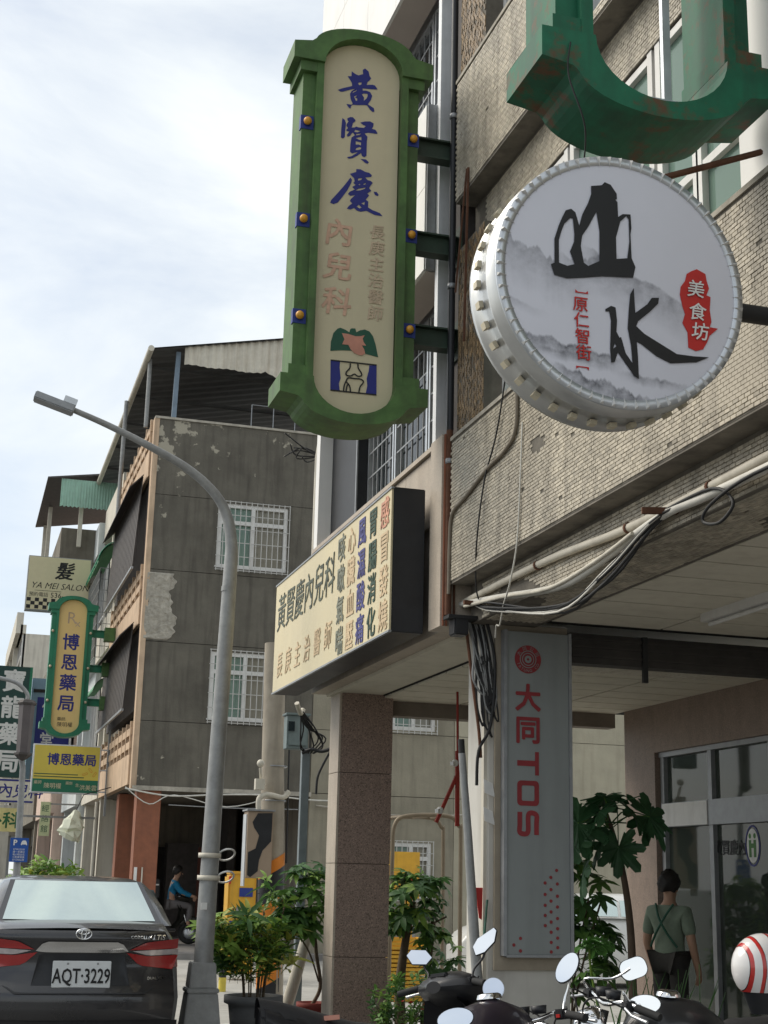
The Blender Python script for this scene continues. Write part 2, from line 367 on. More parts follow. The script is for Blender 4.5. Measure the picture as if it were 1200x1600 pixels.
# ================================================================== beige tiled building (near right)
bt = thing('tiled_building', 'beige mosaic tiled building with projecting bands over the arcade at the right', 'building', (3.6, 9.9, 0))
TW, TH, GAP, TD = 0.054, 0.0235, 0.0035, 0.006
def tile_sheet(name, org, ux, vx, nrm, nu, nv, skip=None):
    """nu x nv glazed tiles in running bond on the plane org + u*ux + v*vx, standing proud along nrm; skip(i,j) leaves a tile out."""
    rng = np.random.RandomState(3); vs = []; 
    ii, jj = np.meshgrid(np.arange(nu), np.arange(nv)); ii = ii.ravel(); jj = jj.ravel()
    keep = rng.rand(len(ii)) > 0.006
    off = org[2]*7.3
    keep &= np.array([mnoise.noise((a*0.055+off, b*0.05, off)) < 0.54 for a, b in zip(ii, jj)])   # fallen patches
    if skip is not None: keep &= ~np.array([skip(a, b) for a, b in zip(ii, jj)])
    ii = ii[keep]; jj = jj[keep]; n = len(ii)
    u0 = ii*TW+(jj % 2)*TW/2; v0 = jj*TH
    dep = TD*(0.75+0.5*rng.rand(n)); tl = (rng.rand(n)-0.5)*0.0012
    corners = [(0, 0), (TW-GAP, 0), (TW-GAP, TH-GAP), (0, TH-GAP)]
    V = np.zeros((n, 8, 3)); o = np.array(org); ux = np.array(ux); vx = np.array(vx); nr = np.array(nrm)
    for k, (a, b) in enumerate(corners):
        base = o+np.outer(u0+a, ux)+np.outer(v0+b, vx)
        V[:, k] = base; ins = 0.0008
        a2 = a+(ins if a == 0 else -ins); b2 = b+(ins if b == 0 else -ins)
        V[:, k+4] = o+np.outer(u0+a2, ux)+np.outer(v0+b2, vx)+np.outer(dep+(tl if b else -tl), nr)
    fc = np.array([(4, 5, 6, 7), (0, 1, 5, 4), (1, 2, 6, 5), (2, 3, 7, 6), (3, 0, 4, 7)])
    F = (np.arange(n)[:, None, None]*8+fc[None]).reshape(-1, 4)
    m = bpy.data.meshes.new(name); m.from_pydata(V.reshape(-1, 3).tolist(), [], F.tolist()); m.update()
    bm = bmesh.new(); bm.from_mesh(m); bmesh.ops.recalc_face_normals(bm, faces=bm.faces); bm.to_mesh(m); bm.free()
    m.materials.append(m_tile); ob = link(name, m, bt); ob['kind'] = 'stuff'
    return ob
YE, YN = 10.0, 3.2            # far and near end of the facade
nu = int((YE-YN)/TW)
# individually laid tiles: the largest ones in view, on the first-floor band right of the round sign
PICK = set((i, j) for i in range(72, 87) for j in range(4, 24))
for bz0, bz1, bx in ((3.79, 4.90, 3.417), (6.91, 7.97, 3.427), (10.05, 11.1, 3.427)):
    MB().box((bx, YN, bz0), (bx+0.17, YE, bz1)).build('band', m_grout, bt)
    MB().box((bx+0.17, YN, bz0-0.30 if bz0 < 4 else bz0-0.42), (4.08, YE, bz1-0.1)).build('beam', m_grout, bt)
    first = bz0 < 4
    if bz0 < 9:
        tile_sheet('tiling', (bx, YE, bz0+0.01), (0, -1, 0), (0, 0, 1), (-1, 0, 0), nu, int((bz1-bz0-0.02)/TH), (lambda i, j: (i, j) in PICK) if first else None)
        h = 0.30 if first else 0.42
        tile_sheet('tiling', (bx+0.17, YE-0.25, bz0-h+0.005), (0, -1, 0), (0, 0, 1), (-1, 0, 0), nu-5, int((h-0.03)/TH))
    if first:
        tile_sheet('tiling', (bx+0.20, YE-0.25, bz0-0.30), (0, -1, 0), (1, 0, 0), (0, 0, -1), nu-5, int(0.44/TH))
    MB().box((bx-0.012, YN, bz1), (bx+0.25, YE, bz1+0.03)).build('band_cap', m_concl, bt)
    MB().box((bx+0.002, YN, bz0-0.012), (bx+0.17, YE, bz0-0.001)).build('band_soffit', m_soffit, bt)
tmesh = MB().box((0, 0, 0), (-TD, -(TW-GAP), TH-GAP)).mesh('tile'); tmesh.materials.append(m_tile)
rng = random.Random(5)
for (i, j) in sorted(PICK):
    o = link('tile', tmesh, bt)
    o.matrix_basis = Matrix.Translation((3.417, YE-(i*TW+(j % 2)*TW/2), 3.80+j*TH)) @ Matrix.Rotation(rng.uniform(-.012, .012), 4, 'Z')
# piers, windows
m_mosaic = mat('brown_mosaic', (0.20, 0.13, 0.065), 0.5, var=0.2, scale=30, island=0.0, streak=0.3)
def mosaic_pier(y0, y1, z0, z1, x=3.455):
    MB().box((x, y0, z0), (4.2, y1, z1)).build('pier', m_grout, bt)
    mb = MB(); r = random.Random(int(y0*100+z0)); tw, th = 0.022, 0.05
    for i in range(int((y1-y0)/tw)):
        for j in range(int((z1-z0)/th)):
            yy = y0+i*tw; zz = z0+j*th+(i % 2)*th/2
            if zz+th > z1: continue
            if r.random() < 0.16: continue
            mb.box((x-0.002-r.random()*0.007, yy+0.002, zz+0.003), (x+0.002, yy+tw-0.002, zz+th-0.003))
    o = mb.build('mosaic', mat('brown_mosaic_chip', (0.22, 0.15, 0.08), 0.5, var=0.3, scale=25, island=0.5, streak=0.3), bt); o['kind'] = 'stuff'
for z0, z1 in ((4.90, 6.49), (7.98, 10.0)):
    mosaic_pier(9.40, 9.99, z0+0.03, z1)
    MB().box((3.80, YN, z0), (3.90, 9.40, z0+0.05)).build('window_sill', m_concl, bt)
    for (a, b) in ((9.38, 8.2), (8.1, 6.95), (6.85, 6.44), (6.40, 5.88), (5.2, 3.3)):
        wf = MB()
        for yy in (a, b): wf.box((3.60, yy-0.03, z0+0.03), (3.68, yy+0.03, z1))
        for zz in (z0+0.05, z0+0.55, z1-0.04): wf.box((3.605, b+0.03, zz-0.025), (3.675, a-0.03, zz+0.025))
        f = wf.build('window_frame', m_wframe, bt)
        MB().box((3.64, b+0.03, z0+0.06), (3.646, a-0.03, z1-0.05)).build('pane', g_green if z0 < 6 else g_dark, f)
    MB().box((3.52, 5.25, z0+0.03), (3.9, 5.84, z1)).build('pier', m_white, bt)
    MB().box((3.95, YN, z0+0.03), (4.0, 9.40, z1)).build('curtain', mat('faded_green_curtain', (0.30, 0.36, 0.30), 0.9, var=0.15, scale=3), bt)
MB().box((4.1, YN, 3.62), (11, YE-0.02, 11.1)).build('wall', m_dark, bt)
# arcade ceiling of the tiled building
cl = MB().box((4.1, YN, 3.53), (7.2, YE-0.05, 3.6)).build('ceiling', m_darkgap, bt)
y = 9.75
while y > 4.2:
    for x in (4.12, 5.03, 5.94):
        piece('ceiling_panel', (x+0.012, y-0.426, 3.510), (x+0.898, y, 3.535), m_panel, cl)
    y -= 0.45
MB().box((7.1, YN, 0.12), (7.3, 9.7, 3.53)).build('back_wall', m_whitep, bt)
# boundary beam with pipes across the arcade
bb = MB().box((4.36, 9.93, 3.24), (6.9, 10.07, 3.47)).build('cross_beam', mat('dark_steel_beam', (0.05, 0.045, 0.04), 0.7, var=0.3), bt)
for zz in (3.30, 3.37, 3.43): MB().box((4.37, 9.915, zz-0.010), (6.9, 9.93, zz+0.010)).build('flange', mat('dark_steel_beam', (0.05, 0.045, 0.04), 0.7), bb)
MB().box((4.95, 9.90, 3.12), (4.99, 9.93, 3.47)).build('hanger', m_cable, bb)
co = MB()
for k in range(26): co.tube([(4.40+k*0.06, 10.25, 3.33), (4.40+k*0.06, 10.75, 3.33)], 0.034, 6)
co.build('corrugated_strip', m_corr, bt)
# pillar
pl = MB().box((3.72, 9.98, 0.12), (4.36, 10.42, 3.52)).build('pillar', m_whitep, bt, bevel=0.008)
MB().box((3.765, 9.955, 1.02), (4.345, 9.98, 3.5)).build('backing_board', mat('tan_board', (0.35, 0.30, 0.23), 0.8), pl)
MB().box((3.695, 10.0, 0.12), (3.72, 10.05, 3.45)).build('batten', m_pvc, pl)
ft = MB().box((4.98, 7.85, 3.45), (5.07, 9.05, 3.514)); ft.tube([(5.025, 7.9, 3.43), (5.025, 9.0, 3.43)], 0.016, 8)
tag(ft.build('fluorescent_lamp', m_wframe), 'unlit fluorescent tube lamp fixed under the pale arcade ceiling', 'lamp')

# ================================================================== clinic building
cb = thing('clinic_building', 'clinic building with white panels, grid windows and pink stone band, beside beige tiles', 'building', (3.7, 12.2, 0))
pk = MB().box((3.45, 10.34, 3.47), (3.95, 14.5, 4.95)).build('parapet', m_pink, cb)
for k in range(5): MB().box((3.43, 10.40+k*0.83, 4.35), (3.449, 11.222+k*0.83, 4.94)).build('stone_slab', m_pink, pk)
MB().box((3.40, 10.34, 4.951), (3.75, 14.5, 4.99)).build('coping', m_pink, pk)
pi_ = MB().box((3.36, 10.06, 3.47), (3.95, 10.335, 4.97)).build('pilaster', m_pink, cb)
for x in (3.375, 3.40): MB().box((x, 10.04, 3.47), (x+0.012, 10.06, 4.97)).build('channel', m_redcol, pi_)
MB().box((3.46, 10.045, 3.47), (3.475, 10.06, 4.9)).build('channel', m_rust, pi_)
MB().box((3.39, 10.32, 4.99), (3.485, 10.40, 12.2)).build('corner_post', mat('dull_white_post', (0.78, 0.79, 0.80), 0.5, var=0.08, streak=0.25, dirt=(0.3, 0.28, 0.26)), cb)
MB().box((3.50, 10.10, 4.99), (4.1, 10.30, 12.2)).build('party_wall', m_grille, cb)
for z0, z1 in ((6.49, 8.0), (9.57, 12.2)):
    sp = MB().box((3.335, 10.45, z0), (3.62, 14.5, z1)).build('spandrel', m_soffw, cb)
    yy = 10.42; 
    for k in range(4):
        for (a, b) in ((z0+0.002, (z0+z1)/2-0.004), ((z0+z1)/2+0.004, z1)):
            piece('white_panel', (3.30, yy+0.004, a), (3.334, yy+1.016, b), m_white, sp)
        yy += 1.02
    MB().box((3.31, 10.40, z0), (3.388, 10.445, z1)).build('end_cap', m_alud, sp)
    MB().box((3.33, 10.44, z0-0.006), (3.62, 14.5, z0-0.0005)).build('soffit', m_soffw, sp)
    MB().box((3.33, 14.502, z0), (3.7, 14.54, z1)).build('end_panel', m_white, sp)
m_gridw = mat('window_grid_bar', (0.26, 0.27, 0.28), 0.5, 0.4)
for z0, z1 in ((4.99, 6.48), (8.02, 9.55)):
    segs = [(10.46, 11.33), (11.37, 12.35), (12.39, 13.28)]
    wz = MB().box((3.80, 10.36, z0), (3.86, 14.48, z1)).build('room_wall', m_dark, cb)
    for (a, b) in segs:
        fr = MB()
        fr.box((3.655, a, z0), (3.71, a+0.035, z1)); fr.box((3.655, b-0.035, z0), (3.71, b, z1))
        fr.box((3.66, a+0.035, z0), (3.705, b-0.035, z0+0.04)); fr.box((3.66, a+0.035, z1-0.04), (3.705, b-0.035, z1))
        f = fr.build('window_frame', m_alu, cb)
        MB().box((3.70, a+0.035, z0+0.04), (3.704, b-0.035, z1-0.04)).build('pane', g_dark, f)
        for k in range(1, 6): piece('grid_bar', (3.668, a+k*(b-a)/6-0.008, z0+0.04), (3.684, a+k*(b-a)/6+0.008, z1-0.04), m_gridw, f)
        for k in range(1, 6): piece('grid_bar', (3.664, a+0.035, z0+k*(z1-z0)/6-0.008), (3.667, b-0.035, z0+k*(z1-z0)/6+0.008), m_gridw, f)
    dk = MB().box((3.56, 13.30, z0), (3.75, 14.36, z1)).build('dark_panel', m_black, cb)
    MB().box((3.545, 13.30, z0), (3.559, 13.33, z1)).build('trim', m_alud, dk)
    MB().box((3.42, 14.37, z0), (3.8, 14.52, z1)).build('end_post', m_white, cb)
MB().box((3.9, 10.3, 4.0), (10.5, 14.47, 12.2)).build('core_wall', m_white, cb)
# granite column of slabs
gc = MB().box((3.65, 14.02, 0.12), (4.17, 14.34, 3.44)).build('granite_column', m_darkgap, cb)
for a, b in ((0.125, 0.885), (0.89, 1.765), (1.77, 2.645), (2.65, 3.44)):
    MB().box((3.652, 13.995, a), (4.188, 14.019, b)).build('stone_slab', m_granite, gc, bevel=0.002)
    MB().box((3.628, 13.995, a), (3.651, 14.36, b)).build('stone_slab', m_pink, gc, bevel=0.002)
    MB().box((4.171, 14.0195, a), (4.19, 14.36, b)).build('stone_slab', m_granite, gc, bevel=0.002)
MB().box((3.60, 10.42, 3.44), (4.08, 14.45, 3.47)).build('outer_soffit', m_panel, cb)
cl = MB().box((4.08, 10.35, 3.43), (6.95, 14.4, 3.5)).build('ceiling', m_darkgap, cb)
for i in range(9):
    for x in (4.09, 4.98, 5.87):
        piece('ceiling_panel', (x+0.012, 10.36+i*0.43, 3.410), (x+0.878, 10.766+i*0.43, 3.435), m_panel, cl)
MB().box((4.19, 14.2, 3.26), (6.75, 14.4, 3.412)).build('end_beam', mat('end_beam_paint', (0.20, 0.17, 0.14), 0.8), cb)
sw = MB()
sw.box((6.75, 13.30, 0.12), (7.0, 13.98, 3.412)); sw.box((6.75, 8.5, 2.93), (7.0, 13.299, 3.412)); sw.box((6.75, 8.5, 0.12), (6.95, 13.299, 0.3))
sf = sw.build('shop_wall', m_shopw, cb)
# aluminium glazed shopfront
sh = MB()
for yy in (13.24, 12.28, 11.2, 9.9): sh.box((6.80, yy-0.035, 0.3), (6.90, yy+0.035, 2.93))
sh.box((6.79, 8.6, 2.88), (6.91, 13.29, 2.929)); sh.box((6.78, 8.6, 2.19), (6.92, 13.24, 2.42))
fr = sh.build('shopfront_frame', m_alud, cb)
MB().box((6.77, 12.30, 2.195), (6.779, 13.2, 2.415)).build('transom_face', m_wframe, fr)
for a, b, z0, z1 in ((12.315, 13.205, 2.42, 2.88), (11.235, 12.245, 2.42, 2.88), (9.935, 11.165, 2.42, 2.88), (12.315, 13.205, 0.3, 2.19), (11.235, 12.245, 0.3, 2.19), (9.935, 11.165, 0.3, 2.19)):
    MB().box((6.845, a, z0), (6.851, b, z1)).build('pane', g_shop, fr)
MB().box((9.2, 8.6, 0.12), (9.3, 14.0, 3.4)).build('room_wall', mat('clinic_room_wall', (0.40, 0.42, 0.36), 0.9, var=0.2, scale=2), cb)
MB().box((6.96, 13.99, 0.12), (9.3, 14.06, 3.4)).build('party_wall', m_cream, cb)
MB().box((6.95, 8.6, 3.2), (9.2, 13.98, 3.3)).build('room_ceiling', m_panel, cb)

# ================================================================== weathered concrete building beyond the side street
wc = thing('concrete_building', 'grimy dark concrete building with barred white windows and metal shed roof', 'building', (5, 32, 0))
XL, ZB, ZT, YF = 3.45, 3.36, 11.25, 30.0
WIN = [(4.93, 6.47, 8.05, 9.49), (4.93, 6.42, 4.78, 6.23), (8.95, 9.95, 4.78, 5.55), (9.0, 9.9, 1.25, 2.40), (11.6, 12.9, 4.78, 6.23), (11.6, 12.9, 8.05, 9.49)]
XS_ = sorted({XL, 7.18, 10.4, 15.6} | {v for q in WIN for v in q[:2]})
# peeling paint only on this wall's face: pale flakes near the top corner, a shape of the stain itself
m_peel = mat('peeling_concrete', (0.13, 0.119, 0.096), 0.95, var=0.22, scale=1.4, bump=0.5, bscale=25, streak=0.6, dirt=(0.06, 0.053, 0.044))
def add_peel(m):
    t = m.node_tree; N = t.nodes; K = t.links.new; b = N['Principled BSDF']
    src = b.inputs['Base Color'].links[0].from_socket
    g = N.new('ShaderNodeNewGeometry'); sx = N.new('ShaderNodeSeparateXYZ'); K(g.outputs['Position'], sx.inputs[0])
    no = N.new('ShaderNodeTexNoise'); no.inputs['Scale'].default_value = 2.6; no.inputs['Detail'].default_value = 8; no.inputs['Roughness'].default_value = 0.6; K(g.outputs['Position'], no.inputs['Vector'])
    a = N.new('ShaderNodeMapRange'); a.inputs['From Min'].default_value = 9.3; a.inputs['From Max'].default_value = 11.0; a.inputs['To Min'].default_value = 0; a.inputs['To Max'].default_value = 0.13; K(sx.outputs['Z'], a.inputs['Value'])
    c = N.new('ShaderNodeMapRange'); c.inputs['From Min'].default_value = 3.4; c.inputs['From Max'].default_value = 6.2; c.inputs['To Min'].default_value = 0.07; c.inputs['To Max'].default_value = -0.03; K(sx.outputs['X'], c.inputs['Value'])
    s1 = N.new('ShaderNodeMath'); K(no.outputs['Fac'], s1.inputs[0]); K(a.outputs[0], s1.inputs[1])
    s2 = N.new('ShaderNodeMath'); K(s1.outputs[0], s2.inputs[0]); K(c.outputs[0], s2.inputs[1])
    st = N.new('ShaderNodeMapRange'); st.inputs['From Min'].default_value = 0.70; st.inputs['From Max'].default_value = 0.73; K(s2.outputs[0], st.inputs['Value'])
    mx = N.new('ShaderNodeMix'); mx.data_type = 'RGBA'; K(st.outputs[0], mx.inputs['Factor']); K(src, mx.inputs[6]); mx.inputs[7].default_value = (0.36, 0.33, 0.26, 1)
    K(mx.outputs[2], b.inputs['Base Color'])
add_peel(m_peel)
m_bar = mat('grey_white_bar', (0.50, 0.49, 0.46), 0.6, var=0.1)
m_cm = mat('mid_grey_wall', (0.27, 0.245, 0.185), 0.95, var=0.15, scale=1.5, bump=0.4, bscale=25, streak=0.35, dirt=(0.12, 0.105, 0.08)); m_cl = mat('tan_wall', (0.40, 0.365, 0.275), 0.95, var=0.12, scale=1.5, bump=0.4, bscale=25, streak=0.3, dirt=(0.2, 0.17, 0.12))  # panels of the same wall, coloured paler step by step towards the right
zcuts = [0.0, ZB, 4.70, 6.36, 7.90, 9.55, ZT]
wl = MB().box((XL+0.03, YF+0.05, ZB), (15.5, YF+0.16, ZB+0.02)).build('wall', m_darkgap, wc)
for k in range(len(zcuts)-1):
    za, zb = zcuts[k], zcuts[k+1]
    for (xa, xb) in ((XL, 7.18), (7.18, 10.4), (10.4, 15.6)):
        if za < 1 and xa < 7: continue
        mb = MB(); wins = [q for q in WIN if q[0] < xb and q[1] > xa and q[2] < zb and q[3] > za]
        xs = sorted({xa, xb} | {max(xa, min(xb, v)) for q in wins for v in q[:2]}); zs = sorted({za, zb} | {max(za, min(zb, v)) for q in wins for v in q[2:]})
        for i in range(len(xs)-1):
            for j in range(len(zs)-1):
                cx, cz = (xs[i]+xs[i+1])/2, (zs[j]+zs[j+1])/2
                if any(q[0] < cx < q[1] and q[2] < cz < q[3] for q in wins): continue
                g = 0.006
                mb.box((xs[i]+(g if xs[i] == xa else 0), YF+random.Random(k).uniform(-0.004, 0.004), zs[j]+(g if zs[j] == za else 0)), (xs[i+1]-(g if xs[i+1] == xb else 0), YF+0.22, zs[j+1]-(g if zs[j+1] == zb else 0)))
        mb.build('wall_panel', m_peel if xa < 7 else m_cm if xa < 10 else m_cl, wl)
MB().box((XL-0.02, YF-0.03, ZT), (15.6, YF+0.25, ZT+0.05)).build('coping', m_concl, wc)
for q in WIN:
    x0, x1, z0, z1 = q; fr = MB(); xm = (x0+x1)/2; zt = z0+(z1-z0)*0.68; t = 0.085
    for a, b in ((x0, x0+t), (xm-t/2, xm+t/2), (x1-t, x1)): fr.box((a, YF+0.02, z0), (b, YF+0.1, z1))
    for a in (z0, zt, z1-t):
        fr.box((x0+t, YF+0.022, a), (xm-t/2, YF+0.098, a+t)); fr.box((xm+t/2, YF+0.022, a), (x1-t, YF+0.098, a+t))
    f = fr.build('window_frame', m_wframe, wc)
    MB().box((x0+0.03, YF+0.10, z0+0.03), (xm, YF+0.106, z1-0.03)).build('pane', g_green, f)
    MB().box((xm, YF+0.10, z0+0.03), (x1-0.03, YF+0.106, z1-0.03)).build('pane', glassy('curtained_glass', (0.30, 0.28, 0.22), 0.08, alpha=0.75), f)
    MB().box((x0, YF+0.3, z0), (x1, YF+0.32, z1)).build('blind', mat('pale_blind', (0.50, 0.47, 0.38), 0.9), f)
    n = max(8, int((x1-x0)/0.115))
    for k in range(n+1): piece('security_bar', (x0-0.02+k*(x1-x0+0.04)/n-0.0075, YF-0.10, z0-0.08), (x0-0.02+k*(x1-x0+0.04)/n+0.0075, YF-0.085, z1+0.04), m_bar, f)
    for k in range(6):
        zz = z0-0.05+k*(z1-z0+0.08)/5; piece('security_bar', (x0-0.04, YF-0.079, zz-0.0075), (x1+0.04, YF-0.064, zz+0.0075), m_bar, f)
    for xx in (x0-0.03, x1+0.03): piece('grille_arm', (xx-0.01, YF-0.062, z0), (xx+0.01, YF-0.002, z0+0.03), m_wframe, f)
# rough bare patch where the render fell off, and small chips
rp = random.Random(11)
def edge(v): return 0.60+0.07*math.sin(v*5.1)+0.035*math.sin(v*17)+0.02*math.sin(v*41)-0.5*max(0, v-1.28)-0.6*max(0, 0.18-v)
P = []
for j in range(61):
    v = 1.43*j/60; row = []
    for i in range(31):
        u = 0.02+edge(v)*i/30; q_ = mnoise.fractal((u*7, v*7, 1.3), 0.6, 2.1, 6)
        row.append((XL+u, YF-0.008-(0 if i in (0, 30) or j in (0, 60) else 0.016+0.020*q_-0.02*max(0, math.sin(v*9.3+1.5*mnoise.noise((u*3, v*2, 0)))-0.9)*10*0.5), 6.40+v))
    P.append(row)
MB().grid(P, False).build('bare_patch', m_concl, wl)
# ground floor opening
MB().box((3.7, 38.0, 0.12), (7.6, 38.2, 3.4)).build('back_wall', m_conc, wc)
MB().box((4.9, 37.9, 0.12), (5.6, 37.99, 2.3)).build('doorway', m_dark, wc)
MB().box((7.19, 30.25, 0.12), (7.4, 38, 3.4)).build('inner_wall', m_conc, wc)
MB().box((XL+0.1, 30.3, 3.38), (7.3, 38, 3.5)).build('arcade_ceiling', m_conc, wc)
MB().box((6.0, 36.0, 0.12), (6.06, 36.9, 2.3)).build('door', mat('brown_door', (0.12, 0.045, 0.03), 0.6), wc)
for (x0, x1) in ((4.5, 4.9), (5.3, 6.1)): MB().box((x0, 37.4, 0.12), (x1, 37.9, 2.4)).build('cupboard', m_grille, wc)
MB().box((3.57, 30.02, 0.12), (4.06, 30.5, 3.36)).build('column', m_redcol, wc, bevel=0.01)
MB().box((3.55, 33.2, 0.12), (4.06, 33.7, 3.36)).build('column', m_redcol, wc, bevel=0.01)
MB().tube([(3.76, 29.98, 0.4), (3.76, 29.98, 1.75)], 0.016, 6).build('pipe', m_pvc, wc)
MB().box((3.60, 29.995, 1.3), (3.66, 30.02, 1.75)).build('notice', m_wframe, wc)
MB().box((XL+0.3, 30.25, ZB), (15.5, 38.2, 11.0)).build('core_wall', m_conc, wc)
# street facade: peach parapets with slots, dark hanging screens
MB().box((3.42, YF-0.012, 3.3), (3.53, YF+0.25, ZT)).build('corner_strip', m_stucco, wc)
for zb in (3.40, 6.75, 10.0):
    MB().box((3.38, 30.26, zb), (3.53, 36.4, zb+0.62)).build('parapet', m_stucco, wc)
    for k in range(2):
        z = zb+0.74+k*0.28; MB().box((3.38, 30.26, z), (3.50, 36.4, z+0.15)).build('parapet_rail', m_stucco, wc)
    for k in range(9): piece('parapet_post', (3.37, 30.3+k*0.75, zb+0.62), (3.47, 30.38+k*0.75, zb+1.3), m_stucco, wc)
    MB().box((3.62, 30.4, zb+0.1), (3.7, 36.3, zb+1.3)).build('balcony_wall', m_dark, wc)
for (zt, zb) in ((10.05, 8.0), (6.78, 4.95)):
    for k in range(17):
        ya = 30.55+k*0.33
        mb = MB(); x0, x1 = 3.30, 3.20
        mb.add([(x0, ya, zt), (x0, ya+0.25, zt), (x1, ya+0.25, zb), (x1, ya, zb), (x0+0.02, ya, zt), (x0+0.02, ya+0.25, zt), (x1+0.02, ya+0.25, zb), (x1+0.02, ya, zb)],
               [(0,1,2,3),(7,6,5,4),(0,4,5,1),(1,5,6,2),(2,6,7,3),(3,7,4,0)])
        mb.build('screen_slat', m_grille, wc)
    MB().bar((3.20, 30.5, zb), (3.20, 36.2, zb), 0.05).build('screen_rail', m_alud, wc)
    MB().add([(3.32, 30.5, zt+0.02), (3.32, 36.3, zt+0.02), (3.02, 36.3, zt-0.3), (3.02, 30.5, zt-0.3), (3.32, 30.5, zt+0.05), (3.32, 36.3, zt+0.05), (3.02, 36.3, zt-0.27), (3.02, 30.5, zt-0.27)],
             [(0,1,2,3),(7,6,5,4),(0,4,5,1),(1,5,6,2),(2,6,7,3),(3,7,4,0)]).build('screen_hood', m_grille, wc)
    MB().box((3.45, 30.3, zb), (3.6, 36.3, zt)).build('shutter', m_grille, wc)
# metal shed roof
rf = MB(); n = 56
P = []
for i in range(n+1):
    yy = 29.85+i*(42.2-29.85)/n; dz = 0.02*(i % 2)
    P.append([(3.25, yy, 12.80+dz), (6.4, yy, 13.46+dz), (9.6, yy, 14.1+dz)])
rf.grid(P, False); rf.grid([[(a, b, c-0.03) for a, b, c in r] for r in P], False, True)
rr = rf.build('shed_roof', m_roof, wc)
MB().tube([(3.22, 29.8, 12.77), (3.22, 42.3, 12.77)], 0.07, 8).build('gutter', m_pvc, rr)
gm = MB(); n = 64
G2 = []
for i in range(n+1):
    xx = 3.98+i*(9.5-3.98)/n; d = 0.025*math.sin(i*math.pi/1.0+math.pi/2)
    G2.append([(xx, 29.93+d, 12.53+0.06*math.sin(i*0.7)*(1 if 20 < i < 32 else 0.2)), (xx, 29.93+d, 12.80+(xx-3.25)*0.2095)])
gm.grid(G2, False); gm.build('gable_sheet', m_corr, rr)
MB().bar((3.84, 30.12, ZT+0.05), (3.86, 30.12, 12.86), 0.1).build('roof_post', mat('blue_grey_steel', (0.17, 0.22, 0.27), 0.6, 0.2), wc)
for k in range(5): piece('purlin', (3.3, 31+k*2.2, 12.72), (9.0, 31.08+k*2.2, 12.78), m_roof, rr)
MB().box((4.2, 35.5, 11.0), (9.5, 35.7, 12.7)).build('roof_room_wall', mat('dark_teal_sheet', (0.02, 0.045, 0.05), 0.8), wc)
MB().tube([(3.3, 30.6, 11.2), (3.3, 30.6, 12.8)], 0.05, 6).build('downpipe', m_steel, wc)
mb = MB(); mb.tube([(3.10, 33.6, 9.9), (3.12, 33.6, 12.75)], 0.055, 6); mb.build('downpipe', m_steel, wc)
mb = MB()
for k in range(4): mb.tube([(5.6+k*0.5, 30.3, ZT+0.05), (5.6+k*0.5, 30.3, 11.9)], 0.012, 5)
mb.tube([(5.6, 30.3, 11.9), (7.1, 30.3, 11.9)], 0.012, 5); mb.build('railing', m_alud, wc)
# ledge cables along the lintel
lb = MB().box((XL, YF-0.06, 3.28), (7.2, YF-0.005, 3.37)).build('ledge', m_concl, wc)

# ================================================================== row houses up the street
def row_house(name, label, y0, y1, h, m, seed, x=3.45, floors=3, shutter=True, bay=None, roofcol=None):
    r = random.Random(seed)
    root = thing(name, label, 'house', (x+1, (y0+y1)/2, 0))
    fh = (h-3.4)/(floors-1); y0 += 0.04; y1 -= 0.04
    MB().box((x+0.45, y0, 3.4), (x+9, y1, h-0.4)).build('core_wall', m, root)
    MB().box((x+3.2, y0, 0.12), (x+3.4, y1, 3.4)).build('shop_wall', m_grille if shutter else m_dark, root)
    for yy in (y0, y1-0.45): MB().box((x, yy, 0.12), (x+0.45, yy+0.45, 3.4)).build('column', m, root)
    for k in range(floors-1):
        zb = 3.4+k*fh
        MB().box((x-(0.1 if k % 2 == 0 else 0), y0, zb), (x+0.449, y1, zb+1.0)).build('parapet', m, root)
        MB().box((x+0.2, y0, zb+fh-0.4), (x+0.449, y1, zb+fh-0.001)).build('lintel', m, root)
        n = 3; ww = (y1-y0)/n
        for i in range(n):
            a, b = y0+i*ww+0.15, y0+(i+1)*ww-0.15
            f = MB(); f.box((x+0.30, a, zb+1.0), (x+0.36, a+0.05, zb+fh-0.4)); f.box((x+0.30, b-0.05, zb+1.0), (x+0.36, b, zb+fh-0.4)); f.box((x+0.305, a+0.05, zb+1.6), (x+0.355, b-0.05, zb+1.65)); f.box((x+0.305, (a+b)/2-.025, zb+1.65), (x+0.355, (a+b)/2+.025, zb+fh-0.4))
            fo = f.build('window', m_wframe, root); MB().box((x+0.36, a, zb+1.0), (x+0.37, b, zb+fh-0.4)).build('pane', g_dark, fo)
        for i in range(n-1):
            yy = y0+(i+1)*ww; MB().box((x+0.1, yy-0.14, zb+1.0), (x+0.449, yy+0.14, zb+fh-0.4)).build('wall_pier', m, root)
    MB().box((x, y0, h-0.4), (x+0.3, y1, h+0.55)).build('roof_parapet', m, root)
    return root
h2 = row_house('row_house', 'cream row house with green curved awning and wire cage beside the concrete building', 36.4, 41.0, 11.2, m_cream, 1)
P = []
for i in range(8):
    t = i/7*math.pi/2*0.9; P.append([(3.46-0.5*math.sin(t), yy, 9.25+0.62*math.cos(t)) for yy in np.linspace(36.5, 40.5, 13)])
aw = MB().grid(P); aw.grid([[(a, b, c-0.03) for a, b, c in r] for r in P], True, True); ao = aw.build('awning', m_greenaw, h2)
for yy in np.linspace(36.5, 40.5, 9): MB().tube([(3.46-0.512*math.sin(i/7*math.pi/2*0.9), yy, 9.26+0.635*math.cos(i/7*math.pi/2*0.9)) for i in range(8)], 0.02, 5).build('awning_rib', m_teal, ao)
cg = MB()
for yy in np.linspace(36.6, 40.4, 26): cg.bar((3.05, yy, 6.9), (3.05, yy, 9.2), 0.014)
